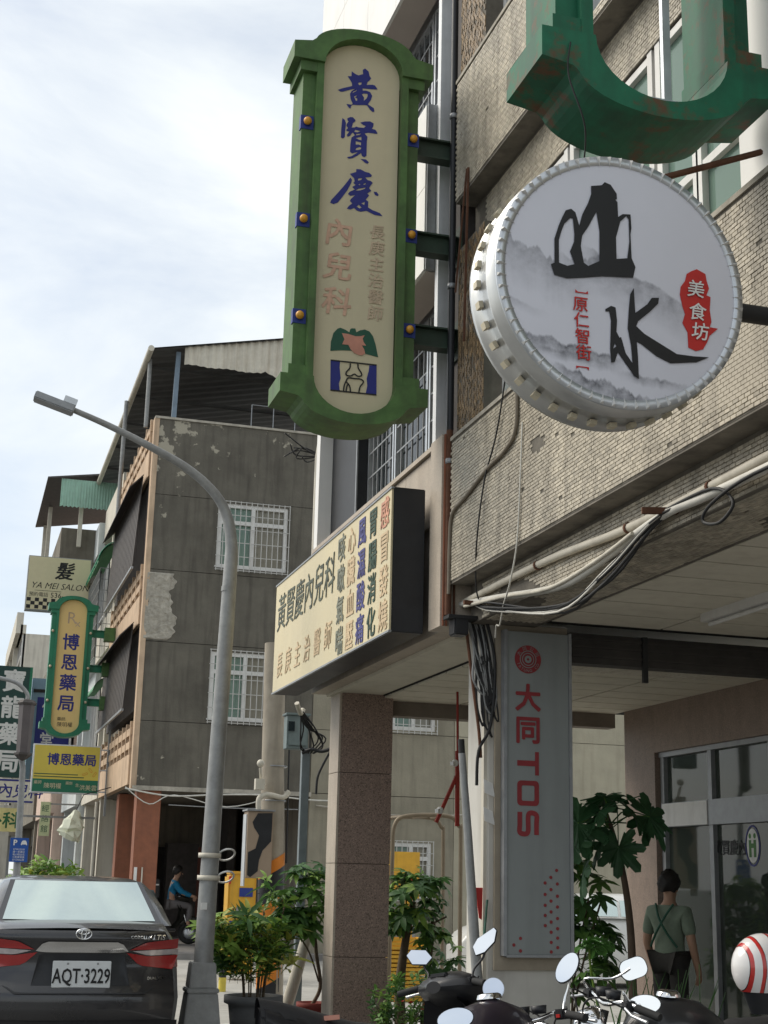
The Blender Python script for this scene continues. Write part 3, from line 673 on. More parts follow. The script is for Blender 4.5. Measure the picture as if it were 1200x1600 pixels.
for z in np.linspace(6.9, 9.2, 9): cg.bar((3.05, 36.6, z), (3.05, 40.4, z), 0.016); cg.bar((3.05, 36.6, z), (3.45, 36.6, z), 0.016)
for x in np.linspace(3.05, 3.4, 4): cg.bar((x, 36.6, 6.9), (x, 36.6, 9.2), 0.014)
cg.build('window_cage', m_steel, h2)
P = []
for i in range(6):
    t = i/5*math.pi/2*0.9; P.append([(3.46-0.4*math.sin(t), yy, 6.0+0.4*math.cos(t)) for yy in (36.5, 38.6, 40.5)])
a2 = MB().grid(P); a2.grid([[(a, b, c-0.03) for a, b, c in r] for r in P], True, True); a2.build('awning', m_greenaw, h2)
h3 = row_house('row_house', 'pale bluish white row house with a mint roof shed behind the hair salon sign', 41.0, 46.5, 10.9, m_pale, 2, x=3.3)
sd = MB()
sd.add([(1.75, 41.5, 12.75), (4.6, 41.5, 13.2), (4.6, 48, 13.2), (1.75, 48, 12.75), (1.75, 41.5, 12.8), (4.6, 41.5, 13.25), (4.6, 48, 13.25), (1.75, 48, 12.8)], [(0,1,2,3),(7,6,5,4),(0,4,5,1),(1,5,6,2),(2,6,7,3),(3,7,4,0)])
so = sd.build('shed_roof', m_grille, h3)
gm = MB(); G2 = []
for i in range(61):
    xx = 2.15+i*2.4/60; G2.append([(xx, 41.55+0.02*(i % 2), 11.95+0.02*(i % 3)), (xx, 41.55+0.02*(i % 2), 12.8)])
gm.grid(G2, False); gm.build('gable_sheet', m_mint, so)
for xx, yy in ((2.75, 42.0), (2.0, 45.0), (2.0, 47.6)): piece('roof_post', (xx, yy, 10.9), (xx+0.12, yy+0.12, 12.76), m_corr, h3)
MB().box((2.3, 42.3, 9.9), (3.4, 47.5, 11.5)).build('rooftop_wall', m_conc, h3)
h4 = row_house('row_house', 'faded peach row house far behind the pharmacy signs', 46.5, 55, 10.2, m_peachw, 3, x=3.0)
h5 = row_house('row_house', 'grey row house farther up the street behind the pharmacy signs', 55, 66, 8.4, m_conc, 4, x=2.9)
h6 = row_house('row_house', 'distant cream tower block with small tiles above the dark green sign', 66, 80, 12.4, m_cream, 5, x=1.95, floors=4)
h7 = row_house('row_house', 'farthest pale house at the end of the street', 80, 130, 9.0, m_pale, 6, x=2.6)
# ground-floor clutter by the row houses
MB().box((3.7, 36.6, 0.12), (3.78, 38.2, 3.2)).build('roller_shutter', mat('tan_shutter', (0.30, 0.25, 0.19), 0.7, var=0.1, scale=20), h2)
for k in range(14): piece('shutter_rib', (3.68, 36.6+k*0.115, 0.12), (3.70, 36.64+k*0.115, 3.2), m_stucco, h2)
MB().tube([(3.35, 36.2, 0.3), (3.35, 36.2, 3.3)], 0.055, 8).build('drain_pipe', m_pvc, h2)

# ================================================================== signs
GLYPH = {
 'huang': [[(-205,1179),(-166,1201),(-84,1237),(-86,1264),(-105,1295),(-125,1321),(-92,1328),(-91,1373),(-58,1354),(-32,1347),(9,1367),(4,1406),(24,1423),(55,1401),(65,1358),(80,1341),(66,1318),(48,1300),(42,1271),(91,1283),(114,1280),(138,1247),(92,1241),(8,1232),(9,1212),(37,1218),(74,1210),(93,1178),(81,1136),(56,1094),(110,1067),(116,1038),(102,1029),(78,1046),(52,1081),(31,1082),(-24,1071),(-75,1065),(-87,1050),(-92,1025),(-110,1036),(-127,1062),(-84,1063),(-73,1075),(-92,1114),(-100,1162),(-87,1189),(-51,1220),(-102,1199),(-161,1170),(-181,1166)],[(-34,1269),(-28,1281),(-2,1286),(-4,1267),(-20,1257)],[(-78,1173),(-74,1187),(-40,1211),(-46,1197)],[(-65,1143),(-38,1163),(-45,1147),(-54,1136),(-35,1129),(-37,1107),(-48,1107)],[(2,1176),(19,1187),(51,1190),(54,1171),(43,1144),(21,1118),(22,1150)]],
 'xian': [[(-158,926),(-136,913),(-126,885),(-128,846),(-131,811),(-132,757),(-147,742),(-165,746),(-164,834)],[(-116,931),(-89,949),(-67,950),(-44,927),(-52,911),(-67,896),(-69,881),(-77,853),(-50,860),(-37,870),(-18,866),(28,869),(46,890),(22,895),(-3,913),(35,930),(81,939),(112,926),(110,899),(97,874),(129,870),(148,842),(144,835),(103,834),(66,832),(36,819),(62,794),(57,747),(58,620),(40,602),(19,611),(11,636),(-20,607),(-60,578),(-92,567),(-108,577),(-70,593),(-29,627),(-18,641),(-66,619),(-84,634),(-82,703),(-75,762),(-48,787),(-58,805),(-67,810),(-89,775),(-107,764),(-116,779),(-94,813),(-121,815),(-120,828),(-109,839),(-109,849),(-122,862),(-119,879),(-104,904),(-114,917)],[(-53,820),(-43,839),(1,835),(-26,818)],[(-39,788),(-34,803),(9,814),(-7,799)],[(-40,764),(10,785),(10,751),(-15,756)],[(-38,735),(9,733),(7,704),(-14,710),(-37,705)],[(-37,655),(-31,673),(-4,688),(12,685),(8,670),(-17,658)],[(8,582),(54,585),(81,563),(67,548),(46,555)]],
 'qing': [[(-73,399),(-59,382),(-65,352),(-96,280),(-144,201),(-174,157),(-209,138),(-236,147),(-228,172),(-168,254),(-116,329)],[(-78,432),(-25,458),(-25,484),(11,488),(53,471),(85,469),(109,452),(104,435),(52,421),(73,401),(100,397),(119,383),(101,356),(88,332),(107,309),(74,280),(91,266),(62,222),(85,209),(84,157),(121,139),(185,123),(209,98),(140,99),(71,124),(22,108),(-10,113),(-33,133),(-64,114),(-94,118),(-79,144),(-50,171),(-71,189),(-63,209),(-28,248),(-68,236),(-89,248),(-78,269),(-33,298),(-55,318),(-26,340),(-47,355),(-36,372),(-41,397)],[(-10,395),(0,404),(27,411),(21,396),(-6,382)],[(-3,348),(10,358),(13,349),(2,342)],[(37,360),(60,373),(62,364),(42,352)],[(-29,287),(-2,310),(61,333),(52,319),(16,299)],[(25,183),(56,202),(51,173)],[(-13,148),(4,168),(30,146),(12,136)],[(128,305),(153,307),(173,282),(161,271),(140,279)]],
 'lung': [[(-192,-1130),(-190,-1053),(-171,-975),(-138,-934),(-114,-924),(-75,-935),(-41,-953),(-34,-925),(-22,-916),(7,-914),(17,-945),(46,-924),(85,-912),(124,-923),(154,-957),(178,-1024),(203,-1133),(149,-1125),(95,-1117),(-26,-1106),(-108,-1114)]],
 'heart': [[(-103,-969),(-50,-969),(9,-981),(52,-975),(86,-962),(70,-993),(78,-1022),(101,-1049),(64,-1051),(84,-1081),(94,-1115),(71,-1134),(42,-1136),(3,-1124),(-27,-1096),(-47,-1061),(-98,-1063),(-80,-1018)]],
 'blue': [[(-187,-1206),(-110,-1208),(-112,-1260),(-100,-1347),(-113,-1393),(-105,-1450),(-181,-1455)],[(132,-1212),(192,-1202),(197,-1453),(109,-1447),(120,-1384),(113,-1326),(128,-1259)]],
 'knee': [[(-187,-1208),(192,-1202)],[(-181,-1457),(196,-1452)],[(-26,-1215),(-29,-1255),(-57,-1293),(-54,-1317),(-20,-1320),(11,-1301),(38,-1315),(69,-1306),(66,-1282),(41,-1246),(37,-1212)],[(-74,-1454),(-70,-1407),(-55,-1366),(-39,-1339),(12,-1338),(63,-1337),(87,-1358),(60,-1401),(51,-1451)],[(-57,-1371),(-27,-1402),(-18,-1450)],[(-54,-1449),(-46,-1404),(-37,-1393)]],
 'shan': [[(-276,62),(-259,71),(-259,181),(-241,239),(-227,276),(-206,321),(-181,332),(-161,318),(-144,258),(-130,312),(-101,373),(-86,418),(-86,455),(-36,467),(-22,484),(6,476),(34,438),(35,413),(26,408),(37,399),(39,329),(61,346),(98,350),(101,286),(96,257),(99,145),(116,106),(104,56),(-43,41),(-126,22),(-202,8),(-260,16)],[(-239,177),(-227,220),(-213,257),(-185,288),(-173,288),(-167,216),(-169,181),(-188,133),(-167,78),(-201,65),(-239,74)],[(-131,215),(-102,261),(-63,337),(-50,248),(-52,109),(-105,79),(-125,91),(-138,165)],[(27,232),(49,309),(78,340),(89,326),(90,221),(79,142),(28,131)]],
 'shui': [[(-28,-107),(-2,-89),(19,-93),(25,-152),(21,-202),(35,-228),(42,-224),(49,-247),(62,-294),(93,-335),(88,-256),(74,-181),(80,-102),(89,-23),(106,8),(111,-105),(168,-58),(190,-25),(224,-20),(220,-47),(182,-88),(123,-142),(114,-165),(151,-195),(237,-236),(302,-267),(382,-267),(455,-262),(396,-292),(271,-313),(206,-289),(135,-243),(115,-235),(119,-308),(121,-401),(99,-390),(26,-295),(11,-339),(-5,-344),(-9,-283),(-3,-156),(-10,-115),(-28,-117)],[(5,-281),(13,-255),(20,-268)]],
 'blob': [[(382,126),(411,141),(452,124),(457,93),(467,58),(453,24),(473,19),(467,-42),(473,-97),(464,-122),(504,-124),(463,-161),(449,-194),(428,-229),(394,-241),(358,-230),(356,-160),(333,-120),(347,-78),(336,-44),(325,10),(330,46),(352,77),(361,111)]],
}
def mm(name): return [[(a/1000, b/1000) for a, b in lp] for lp in GLYPH[name]]
def medical_sign(name, label, xc, yf, zb, s, m_frame, m_face, m_knob, m_strap, brackets=True, hollow=False, group=None, wall_x=3.45, m_brk=None):
    """Upright double-sided shop sign with arched ends; front face plane at y = yf."""
    root = thing(name, label, 'sign', (xc, yf+0.2, zb))
    F = lambda u, v, d: (xc+u*s, yf-d*s, zb+v*s)
    back = -0.34
    bot = [(-0.335, 0.41), (-0.505, 0.41), (-0.60, 0.41), (-0.60, 0.26), (-0.45, 0.235)]+ellipse(0, 0.24, 0.425, 0.185, 190, 350, 18)+[(0.45, 0.235), (0.60, 0.26), (0.60, 0.41), (0.335, 0.41)]+ellipse(0, 0.41, 0.335, 0.27, 360, 180, 18)[1:-1]
    top = [(u, 3.57-v) for u, v in bot]
    MB().prism(bot, 0.10, back, F).build('bottom_arch', m_frame, root)
    if not hollow: MB().prism(top, 0.10, back, F).build('top_arch', m_frame, root)
    for sx in (-1, 1):
        a, b = sorted((sx*0.345, sx*0.50))
        p = MB().prism([(a, 0.412), (b, 0.412), (b, 3.158), (a, 3.158)], 0.02, back, F).build('side_post', m_frame, root)
        a, b = sorted((sx*0.336, sx*0.395)); MB().prism([(a, 0.412), (b, 0.412), (b, 3.158), (a, 3.158)], 0.075, 0.0201, F).build('inner_moulding', m_frame, p)
        for zc in (0.92, 1.75, 2.62):
            k = zc
            a, b = sorted((sx*0.40, sx*0.508))
            st = MB().prism([(a, k-0.06), (b, k-0.06), (b, k+0.06), (a, k+0.06)], 0.026, -0.03, F).build('strap', m_strap, p)
            kb = MB(); c = F(sx*0.455, k, 0.05); kb.sphere(c, 0.034*s); kb.build('knob', m_knob, p)
        a, b = sorted((sx*0.335, sx*0.535)); MB().prism([(a, 0.4125), (b, 0.4125), (b, 0.50), (a, 0.50)], 0.07, back*1.02, F).build('foot_moulding', m_frame, root)
        a, b = sorted((sx*0.335, sx*0.535)); MB().prism([(a, 3.07), (b, 3.07), (b, 3.1575), (a, 3.1575)], 0.07, back*1.02, F).build('head_moulding', m_frame, root)
    if not hollow:
        face = [(-0.334, 0.411)]+ellipse(0, 0.41, 0.334, 0.268, 180, 360, 18)[1:]+ellipse(0, 3.16, 0.334, 0.268, 0, 180, 18)
        MB().prism(face, 0.0, back+0.02, F).build('face_panel', m_face, root)
    if brackets:
        for zc in (0.92, 1.75, 2.62):
            p0 = F(0.50, zc+0.02, -0.14); 
            br = MB(); br.box((p0[0], p0[1]-0.012*s, p0[2]-0.075*s), (wall_x, p0[1]+0.012*s, p0[2]+0.075*s)); br.box((p0[0], p0[1]-0.06*s, p0[2]+0.075*s), (wall_x, p0[1]+0.06*s, p0[2]+0.09*s)); br.box((p0[0], p0[1]-0.06*s, p0[2]-0.09*s), (wall_x, p0[1]+0.06*s, p0[2]-0.075*s))
            bo = br.build('bracket', m_brk or m_frame, root)
            MB().box((wall_x-0.02, p0[1]-0.1*s, p0[2]-0.17*s), (wall_x+0.0, p0[1]+0.1*s, p0[2]+0.17*s)).build('wall_plate', m_brk or m_frame, bo)
    return root, F
m_brk = mat('bracket_dark_green', (0.035, 0.06, 0.04), 0.6, var=0.2, streak=0.3)
cs, F = medical_sign('clinic_sign', 'tall green framed clinic sign with blue brushed characters and arched ends', 2.61, 10.0, 4.87, 0.9615, m_sgreen, m_signcream, m_orange, m_bluep, m_brk=m_brk, wall_x=3.50)
G0 = lambda u, v, d: (2.615+u*0.9615, 10.0-d, 6.60+v*0.9615)
for g in ('huang', 'xian', 'qing'): shape2d('brush_character', mm(g), G0, m_navy, cs)
shape2d('lung_emblem', mm('lung'), G0, m_dgreen, cs); shape2d('heart_emblem', mm('heart'), G0, m_sal, cs, d=0.006)
shape2d('knee_emblem', mm('blue'), G0, m_navy, cs)
for st in mm('knee'): shape2d('knee_outline', [stroke(st, 0.011)], G0, m_ink, cs, d=0.006)
for ch, z in (('內', 6.70), ('兒', 6.40), ('科', 6.10)): text(ch, 2.56-2.72, z-6.8, 0.25, G0, m_fadered, cs, 'faded_character', bold=0.02, shear=0.1)
for k, ch in enumerate('長庚主治醫師'): text(ch, 2.885-2.72, 6.747-6.8-k*0.142, 0.135, G0, m_fade2, cs, 'faded_character', bold=0.015, shear=0.08)
# pharmacy sign up the street, same pattern
ps, F2 = medical_sign('pharmacy_sign', 'upright yellow and teal arched pharmacy sign with four navy characters', 2.34, 35.0, 4.66, 0.98, m_teal, m_signyel, mat('pale_knob', (0.6, 0.5, 0.35), 0.4), m_teal, wall_x=3.34)
for k, ch in enumerate('博恩藥局'): text(ch, 0.0, 2.38-k*0.50, 0.42, F2, m_navy, ps, 'character', bold=0.02)
text('R', -0.02, 2.98, 0.42, F2, m_stucco, ps, bold=-0.004); text('x', 0.13, 2.86, 0.26, F2, m_stucco, ps)
text('藥師:', -0.08, 0.49, 0.10, F2, m_ink, ps); text('陳明權', 0.0, 0.36, 0.125, F2, m_ink, ps)
for zc in (0.92, 1.75, 2.62):
    MB().box((3.12, 34.9, 4.66+zc*0.98-0.16), (3.40, 35.2, 4.66+zc*0.98+0.16)).build('bracket_box', m_sgreen, ps)
# empty rusting green frame, overhead right
gs, F3 = medical_sign('empty_sign_frame', 'rusty green sign frame with no panel, overhead above the round sign', 2.816, 5.4, 4.96, 1.0, m_rgreen, None, m_rust, m_rgreen, hollow=True, brackets=False)
MB().bar((2.44, 5.55, 5.24), (3.14, 5.55, 5.24), 0.03, 0.045).build('cross_strut', m_alu, gs)
MB().bar((2.40, 5.6, 5.4), (3.10, 5.6, 6.6), 0.035, 0.05).build('diagonal_strut', m_alu, gs)
for x in (2.53, 3.0): MB().bar((x, 5.62, 5.26), (x, 5.62, 7.6), 0.03, 0.04).build('upright_strut', m_alu, gs)
MB().tube([(3.27, 5.6, 6.1), (3.45, 5.6, 6.1)], 0.04, 8).build('arm', m_rust, gs)
MB().tube(smooth_path([(2.35, 5.29, 5.3), (2.33, 5.27, 5.12), (2.42, 5.3, 4.9), (2.5, 5.5, 4.8)]), 0.004, 5).build('loose_wire', m_cable, gs)

# round drum sign
dr = thing('drum_sign', 'round white drum sign with black brush characters and steel rim', 'sign', (2.533, 5.3, 3.55))
DX, DZ, DR, DY = 2.533, 4.124, 0.578, 5.2
MB().lathe([(DR-0.012, 0.0), (DR, 0.004), (DR, 0.075), (DR+0.006, 0.08), (DR+0.006, 0.095), (DR, 0.1), (DR, 0.255), (DR+0.008, 0.262), (DR+0.008, 0.285), (DR-0.02, 0.29)], (DX, DY, DZ), 72, 'Y').build('rim_band', m_stain, dr)
MB().lathe([(DR-0.012, 0.285), (0.001, 0.285)], (DX, DY, DZ), 48, 'Y').build('back_plate', m_stain, dr)
D0 = lambda u, v, d: (DX+u, DY-d, DZ+v)
fm = m_drumf
def ink_wash(m):
    """Flat ink-wash landscape print: soft grey hills from noise inside a few ridged masks."""
    t = m.node_tree; N = t.nodes; K = t.links.new; b = N['Principled BSDF']; src = b.inputs['Base Color'].links[0].from_socket
    g = N.new('ShaderNodeNewGeometry')
    sx = N.new('ShaderNodeSeparateXYZ'); K(g.outputs['Position'], sx.inputs[0])
    def mr(src, a0, a1, b0, b1):
        r = N.new('ShaderNodeMapRange'); r.inputs['From Min'].default_value = a0; r.inputs['From Max'].default_value = a1; r.inputs['To Min'].default_value = b0; r.inputs['To Max'].default_value = b1; K(src, r.inputs['Value']); return r.outputs['Result']
    def mt(op, p, q):
        m_ = N.new('ShaderNodeMath'); m_.operation = op
        for i_, v_ in enumerate((p, q)):
            if isinstance(v_, (int, float)): m_.inputs[i_].default_value = v_
            else: K(v_, m_.inputs[i_])
        return m_.outputs[0]
    def ridge(x0, x1, h0, h1, amp, freq, fade, strength, cur, colr, seed):
        """A brushed hill: crisp along the ridge line, fading out below it."""
        n1 = N.new('ShaderNodeTexNoise'); n1.noise_dimensions = '1D'; n1.inputs['Scale'].default_value = freq; n1.inputs['Detail'].default_value = 6; n1.inputs['Roughness'].default_value = 0.6
        K(mt('ADD', sx.outputs['X'], seed), n1.inputs['W'])
        h = mt('ADD', mr(sx.outputs['X'], x0, x1, h0, h1), mt('MULTIPLY', mt('SUBTRACT', n1.outputs['Fac'], 0.5), amp))
        d = mt('SUBTRACT', h, sx.outputs['Z'])
        n2 = N.new('ShaderNodeTexNoise'); n2.inputs['Scale'].default_value = 16; n2.inputs['Detail'].default_value = 7; n2.inputs['Roughness'].default_value = 0.65; K(g.outputs['Position'], n2.inputs['Vector'])
        m_ = mt('MULTIPLY', mr(d, 0.0, 0.012, 0, 1), mr(d, 0.0, fade, 1, 0))
        m_ = mt('MULTIPLY', m_, mt('MULTIPLY', mr(sx.outputs['X'], x0, x0+0.09, 0, 1), mr(sx.outputs['X'], x1-0.13, x1, 1, 0)))
        m_ = mt('MULTIPLY', m_, mt('MULTIPLY', mr(n2.outputs['Fac'], 0.3, 0.62, 0.25, 1.0), strength))
        mx = N.new('ShaderNodeMix'); mx.data_type = 'RGBA'; K(m_, mx.inputs['Factor']); K(cur, mx.inputs[6]); mx.inputs[7].default_value = (*colr, 1); return mx.outputs[2]
    c = src
    for k_, q in enumerate(((1.93, 2.36, 4.29, 4.13, 0.16, 9, 0.22, 0.75), (2.22, 2.55, 4.20, 4.24, 0.14, 8, 0.20, 0.7), (2.34, 2.90, 4.27, 4.03, 0.08, 6, 0.20, 0.8), (1.93, 2.2, 4.02, 3.93, 0.05, 9, 0.05, 0.5))): c = ridge(*q, c, (0.17, 0.17, 0.19), 3.1*k_)
    for k_, q in enumerate(((1.98, 2.56, 3.86, 3.77, 0.07, 14, 0.085, 1.0), (2.12, 2.5, 3.79, 3.75, 0.04, 12, 0.05, 0.8), (2.20, 2.70, 3.72, 3.60, 0.08, 14, 0.13, 1.0), (2.50, 2.86, 3.72, 3.69, 0.05, 16, 0.05, 0.9))): c = ridge(*q, c, (0.03, 0.032, 0.04), 9.7+2.3*k_)
    K(c, b.inputs['Base Color'])
ink_wash(fm)
MB().prism(ellipse(0, 0, DR-0.04, DR-0.04, 0, 357.5, 143), 0.010, 0.0, D0).build('banner', fm, dr)
rim = MB()
MB().lathe([(DR-0.042, -0.004), (DR-0.042, -0.014), (DR-0.001, -0.014), (DR-0.001, -0.002)], (DX, DY, DZ), 72, 'Y').build('front_ring', m_alu, dr)
for k in range(68):                                                          # pleats of the stretched banner round the rim
    a = 2*math.pi*k/68; c, s_ = math.cos(a), math.sin(a); t = 0.008
    f = lambda r, q, d: D0(c*r-s_*q, s_*r+c*q, d)
    rim.add([f(DR-0.052, 0, 0.011), f(DR-0.003, -t, 0.015), f(DR-0.003, t, 0.015), f(DR-0.010, 0, 0.034)], [(0, 1, 3), (1, 2, 3), (2, 0, 3)])
rim.build('banner_pleats', m_wframe, dr)['kind'] = 'stuff'
for k in range(40):
    a = 2*math.pi*k/40+0.05; c, s_ = math.cos(a), math.sin(a)
    o = MB().box((-0.015, -0.021, 0), (0.015, 0.021, 0.020)).build('led_block', mat('cream_led_block', (0.62, 0.55, 0.40), 0.5), dr)
    o.matrix_basis = Matrix.Translation((DX+c*(DR+0.003), DY+0.175, DZ+s_*(DR+0.003))) @ Matrix.Rotation(math.pi/2-a, 4, 'Y')
D1 = front(2.48, DY, 4.09)
shape2d('brush_character', mm('shan'), D1, m_ink, dr, d=0.014); shape2d('brush_character', mm('shui'), D1, m_ink, dr, d=0.014)
shape2d('seal_patch', mm('blob'), D1, m_redp, dr, d=0.013)
for ch, u, v in (('美', 2.878, 4.135), ('食', 2.882, 4.03), ('坊', 2.892, 3.94)): text(ch, u-2.48, v-4.09, 0.085, D1, m_wframe, dr, 'character', d=0.016, bold=0.012, shear=0.12)
for k, ch in enumerate('原仁智街'): text(ch, 2.338-2.48+k*0.004, 3.990-4.09-k*0.072, 0.072, D1, m_redp, dr, 'character', d=0.013, bold=0.012)
for v in (4.04, 3.712): shape2d('bracket_mark', [[(-.165, v-4.09), (-.107, v-4.09), (-.107, v-4.09+(.014 if v > 4 else -.014)), (-.118, v-4.09+.005*(1 if v > 4 else -1)), (-.154, v-4.09+.005*(1 if v > 4 else -1)), (-.165, v-4.09+(.014 if v > 4 else -.014))]], D1, m_redp, dr, d=0.013)
MB().tube([(DX+DR-0.01, DY+0.13, DZ), (3.43, DY+0.13, DZ)], 0.042, 12).build('arm', m_cable, dr)
MB().tube([(2.62, 5.38, 4.66), (3.43, 5.5, 5.05)], 0.016, 6).build('stay_rod', m_rust, dr)

# long lightbox over the clinic arcade
lb = thing('clinic_lightbox', 'long yellowed horizontal clinic lightbox with faded columns of characters', 'sign', (3.2, 12.5, 3.45))
MB().box((3.085, 10.4, 3.46), (3.34, 14.66, 4.61)).build('case', m_black, lb, bevel=0.006)
MB().box((3.068, 10.415, 3.475), (3.084, 14.645, 4.595)).build('face_panel', mat('yellowed_acrylic', (0.66, 0.57, 0.36), 0.45, var=0.06, scale=1.5, streak=0.12, dirt=(0.45, 0.36, 0.22)), lb)
for a, b in (((3.06, 10.4, 4.596), (3.0845, 14.66, 4.612)), ((3.06, 10.4, 3.458), (3.0845, 14.66, 3.474))): piece('edge_strip', a, b, m_alud, lb)
Ls = side(3.068, 14.645, 3.475)                       # u runs towards the viewer, v up
for k, ch in enumerate('黃賢慶內兒科'): text(ch, 0.30+k*0.40, 0.80, 0.40, Ls, mat('worn_green_print', (0.085, 0.10, 0.07), 0.6, var=0.6, scale=9), lb, 'character', bold=0.004, shear=0.1)
m_lf = mat('bleached_red_print', (0.62, 0.47, 0.29), 0.6, var=0.14, scale=9); m_bl = mat('blue_violet_print', (0.07, 0.07, 0.22), 0.6, var=0.3, scale=9)
for k, ch in enumerate('長庚主治醫師'): text(ch, 0.30+k*0.40, 0.25, 0.27, Ls, m_lf, lb, 'character', bold=0.01, shear=0.1)
m_gp = mat('green_gothic_print', (0.025, 0.065, 0.04), 0.6, var=0.3, scale=9); m_lr = mat('light_red_print', (0.60, 0.30, 0.20), 0.6, var=0.3, scale=5); m_gy = mat('grey_green_print', (0.20, 0.21, 0.16), 0.6, var=0.4, scale=9)
for ci, (s_, m_) in enumerate((('咳嗽氣喘', m_gy), ('心臟血壓', m_lf), ('風濕酸痛', m_bl), ('胃腸消化', m_gp), ('感冒發燒', m_lr))):
    for k, ch in enumerate(s_):
        text(ch, 2.72+ci*0.335, 0.965-k*0.275, 0.26, Ls, m_lf if (ci == 4 and k) else m_, lb, 'character', bold=0.022)

# grey advertising panel on the pillar
ts = thing('pillar_panel_sign', 'grey upright panel sign with dull red characters on the white pillar', 'sign', (4.08, 9.9, 1.13))
MB().box((3.835, 9.895, 1.13), (4.325, 9.953, 3.44)).build('panel', m_grey, ts)
for a, b in ((3.81, 3.834), (4.326, 4.35)): piece('frame_strip', (a, 9.885, 1.12), (b, 9.9545, 3.45), m_alud, ts)
piece('frame_strip', (3.835, 9.886, 1.11), (4.325, 9.9545, 1.129), m_alud, ts)
T0 = front(4.0, 9.895, 0)
shape2d('emblem', [ellipse(0, 3.235, 0.105, 0.105, 0, 350, 35)], T0, m_tred, ts)
for r0, r1 in ((0.066, 0.060), (0.048, 0.042), (0.028, 0.010)):
    shape2d('emblem_ring', [ellipse(0, 3.235, r0, r0, 0, 350, 30), ellipse(0, 3.235, r1, r1, 0, 350, 30)], T0, m_grey, ts, d=0.007)
for k, ch in enumerate('大同公司'):
    a = R_(150-k*40); text(ch, 0.084*math.cos(a), 3.235+0.084*math.sin(a), 0.034, T0, m_grey, ts, d=0.007, rot=a-math.pi/2)
for k, ch in enumerate('TATUNG CO'):
    a = R_(205+k*16); text(ch, 0.085*math.cos(a), 3.235+0.085*math.sin(a), 0.03, T0, m_grey, ts, d=0.007, rot=a+math.pi/2)
text('大', 0, 2.95, 0.21, T0, m_tred, ts, 'character', bold=0.028); text('同', 0, 2.715, 0.21, T0, m_tred, ts, 'character', bold=0.028)
q = 0.085
shape2d('letter', [[(-q, 2.45), (q-0.03, 2.45), (q-0.03, 2.385), (q, 2.385), (q, 2.555), (q-0.03, 2.555), (q-0.03, 2.49), (-q, 2.49)]], T0, m_tred, ts)
def rrect(x0, x1, y0, y1, r): return ellipse(x1-r, y1-r, r, r, 0, 90, 5)+ellipse(x0+r, y1-r, r, r, 90, 180, 5)+ellipse(x0+r, y0+r, r, r, 180, 270, 5)+ellipse(x1-r, y0+r, r, r, 270, 360, 5)
shape2d('letter', [rrect(-q, q, 2.165, 2.345, 0.03), rrect(-q+0.035, q-0.035, 2.20, 2.31, 0.012)], T0, m_tred, ts)
sp = [(-q+0.02, 2.12), (-q+0.02, 2.03), (-q+0.02, 1.975), (-0.02, 1.965), (0.0, 1.99), (0.0, 2.09), (0.02, 2.115), (q-0.02, 2.10), (q-0.02, 2.04), (q-0.02, 1.96)]
shape2d('letter', [stroke(sp, 0.036)], T0, m_tred, ts)
for (u, v) in [(0.22, 1.715), (0.175, 1.665), (0.13, 1.625), (0.225, 1.62), (0.175, 1.58), (0.13, 1.545), (0.225, 1.535), (0.175, 1.50), (0.13, 1.47), (0.225, 1.46), (0.175, 1.425), (0.13, 1.40), (0.225, 1.38), (0.175, 1.355), (0.13, 1.33), (0.225, 1.31), (0.175, 1.285), (0.225, 1.245), (0.175, 1.215), (0.225, 1.18), (0.175, 1.15), (-0.06, 1.24), (-0.11, 1.195), (-0.06, 1.155)]:
    shape2d('dot', [ellipse(u, v, 0.012, 0.012, 0, 345, 12)], T0, m_tred, ts)

# hair salon lightbox
ss = thing('salon_sign', 'cream hair salon lightbox with checkered strip above the pharmacy sign', 'sign', (2.2, 40.1, 8.6))
MB().box((1.36, 40.0, 8.58), (3.07, 40.35, 10.1)).build('case', m_alud, ss)
MB().box((1.38, 39.985, 8.60), (3.05, 39.999, 10.08)).build('face_panel', mat('salon_cream', (0.62, 0.56, 0.37), 0.5, var=0.04), ss)
A0 = front(2.2, 39.985, 8.58)
text('髮', 0.15, 1.14, 0.52, A0, m_ink, ss, 'character', bold=0.018, shear=0.15)
text('YA MEI SALON', 0.05, 0.70, 0.24, A0, m_ink, ss, shear=0.3, bold=-0.002, sx=1.0)
shape2d('rule', [[(-0.62, 0.545), (0.1, 0.545), (0.1, 0.555), (-0.62, 0.555)]], A0, m_ink, ss)
text('預約電話', -0.50, 0.44, 0.13, A0, m_ink, ss); text('536-', 0.0, 0.44, 0.2, A0, m_ink, ss)
for i in range(12):
    for j in range(3):
        if (i+j) % 2 == 0: shape2d('check_square', [[(-0.81+i*0.11, 0.04+j*0.1), (-0.70+i*0.11, 0.04+j*0.1), (-0.70+i*0.11, 0.14+j*0.1), (-0.81+i*0.11, 0.14+j*0.1)]], A0, m_ink, ss)
MB().bar((3.07, 40.2, 9.8), (3.4, 40.2, 9.8), 0.06).build('bracket', m_steel, ss); MB().bar((3.07, 40.2, 8.8), (3.4, 40.2, 8.8), 0.06).build('bracket', m_steel, ss)

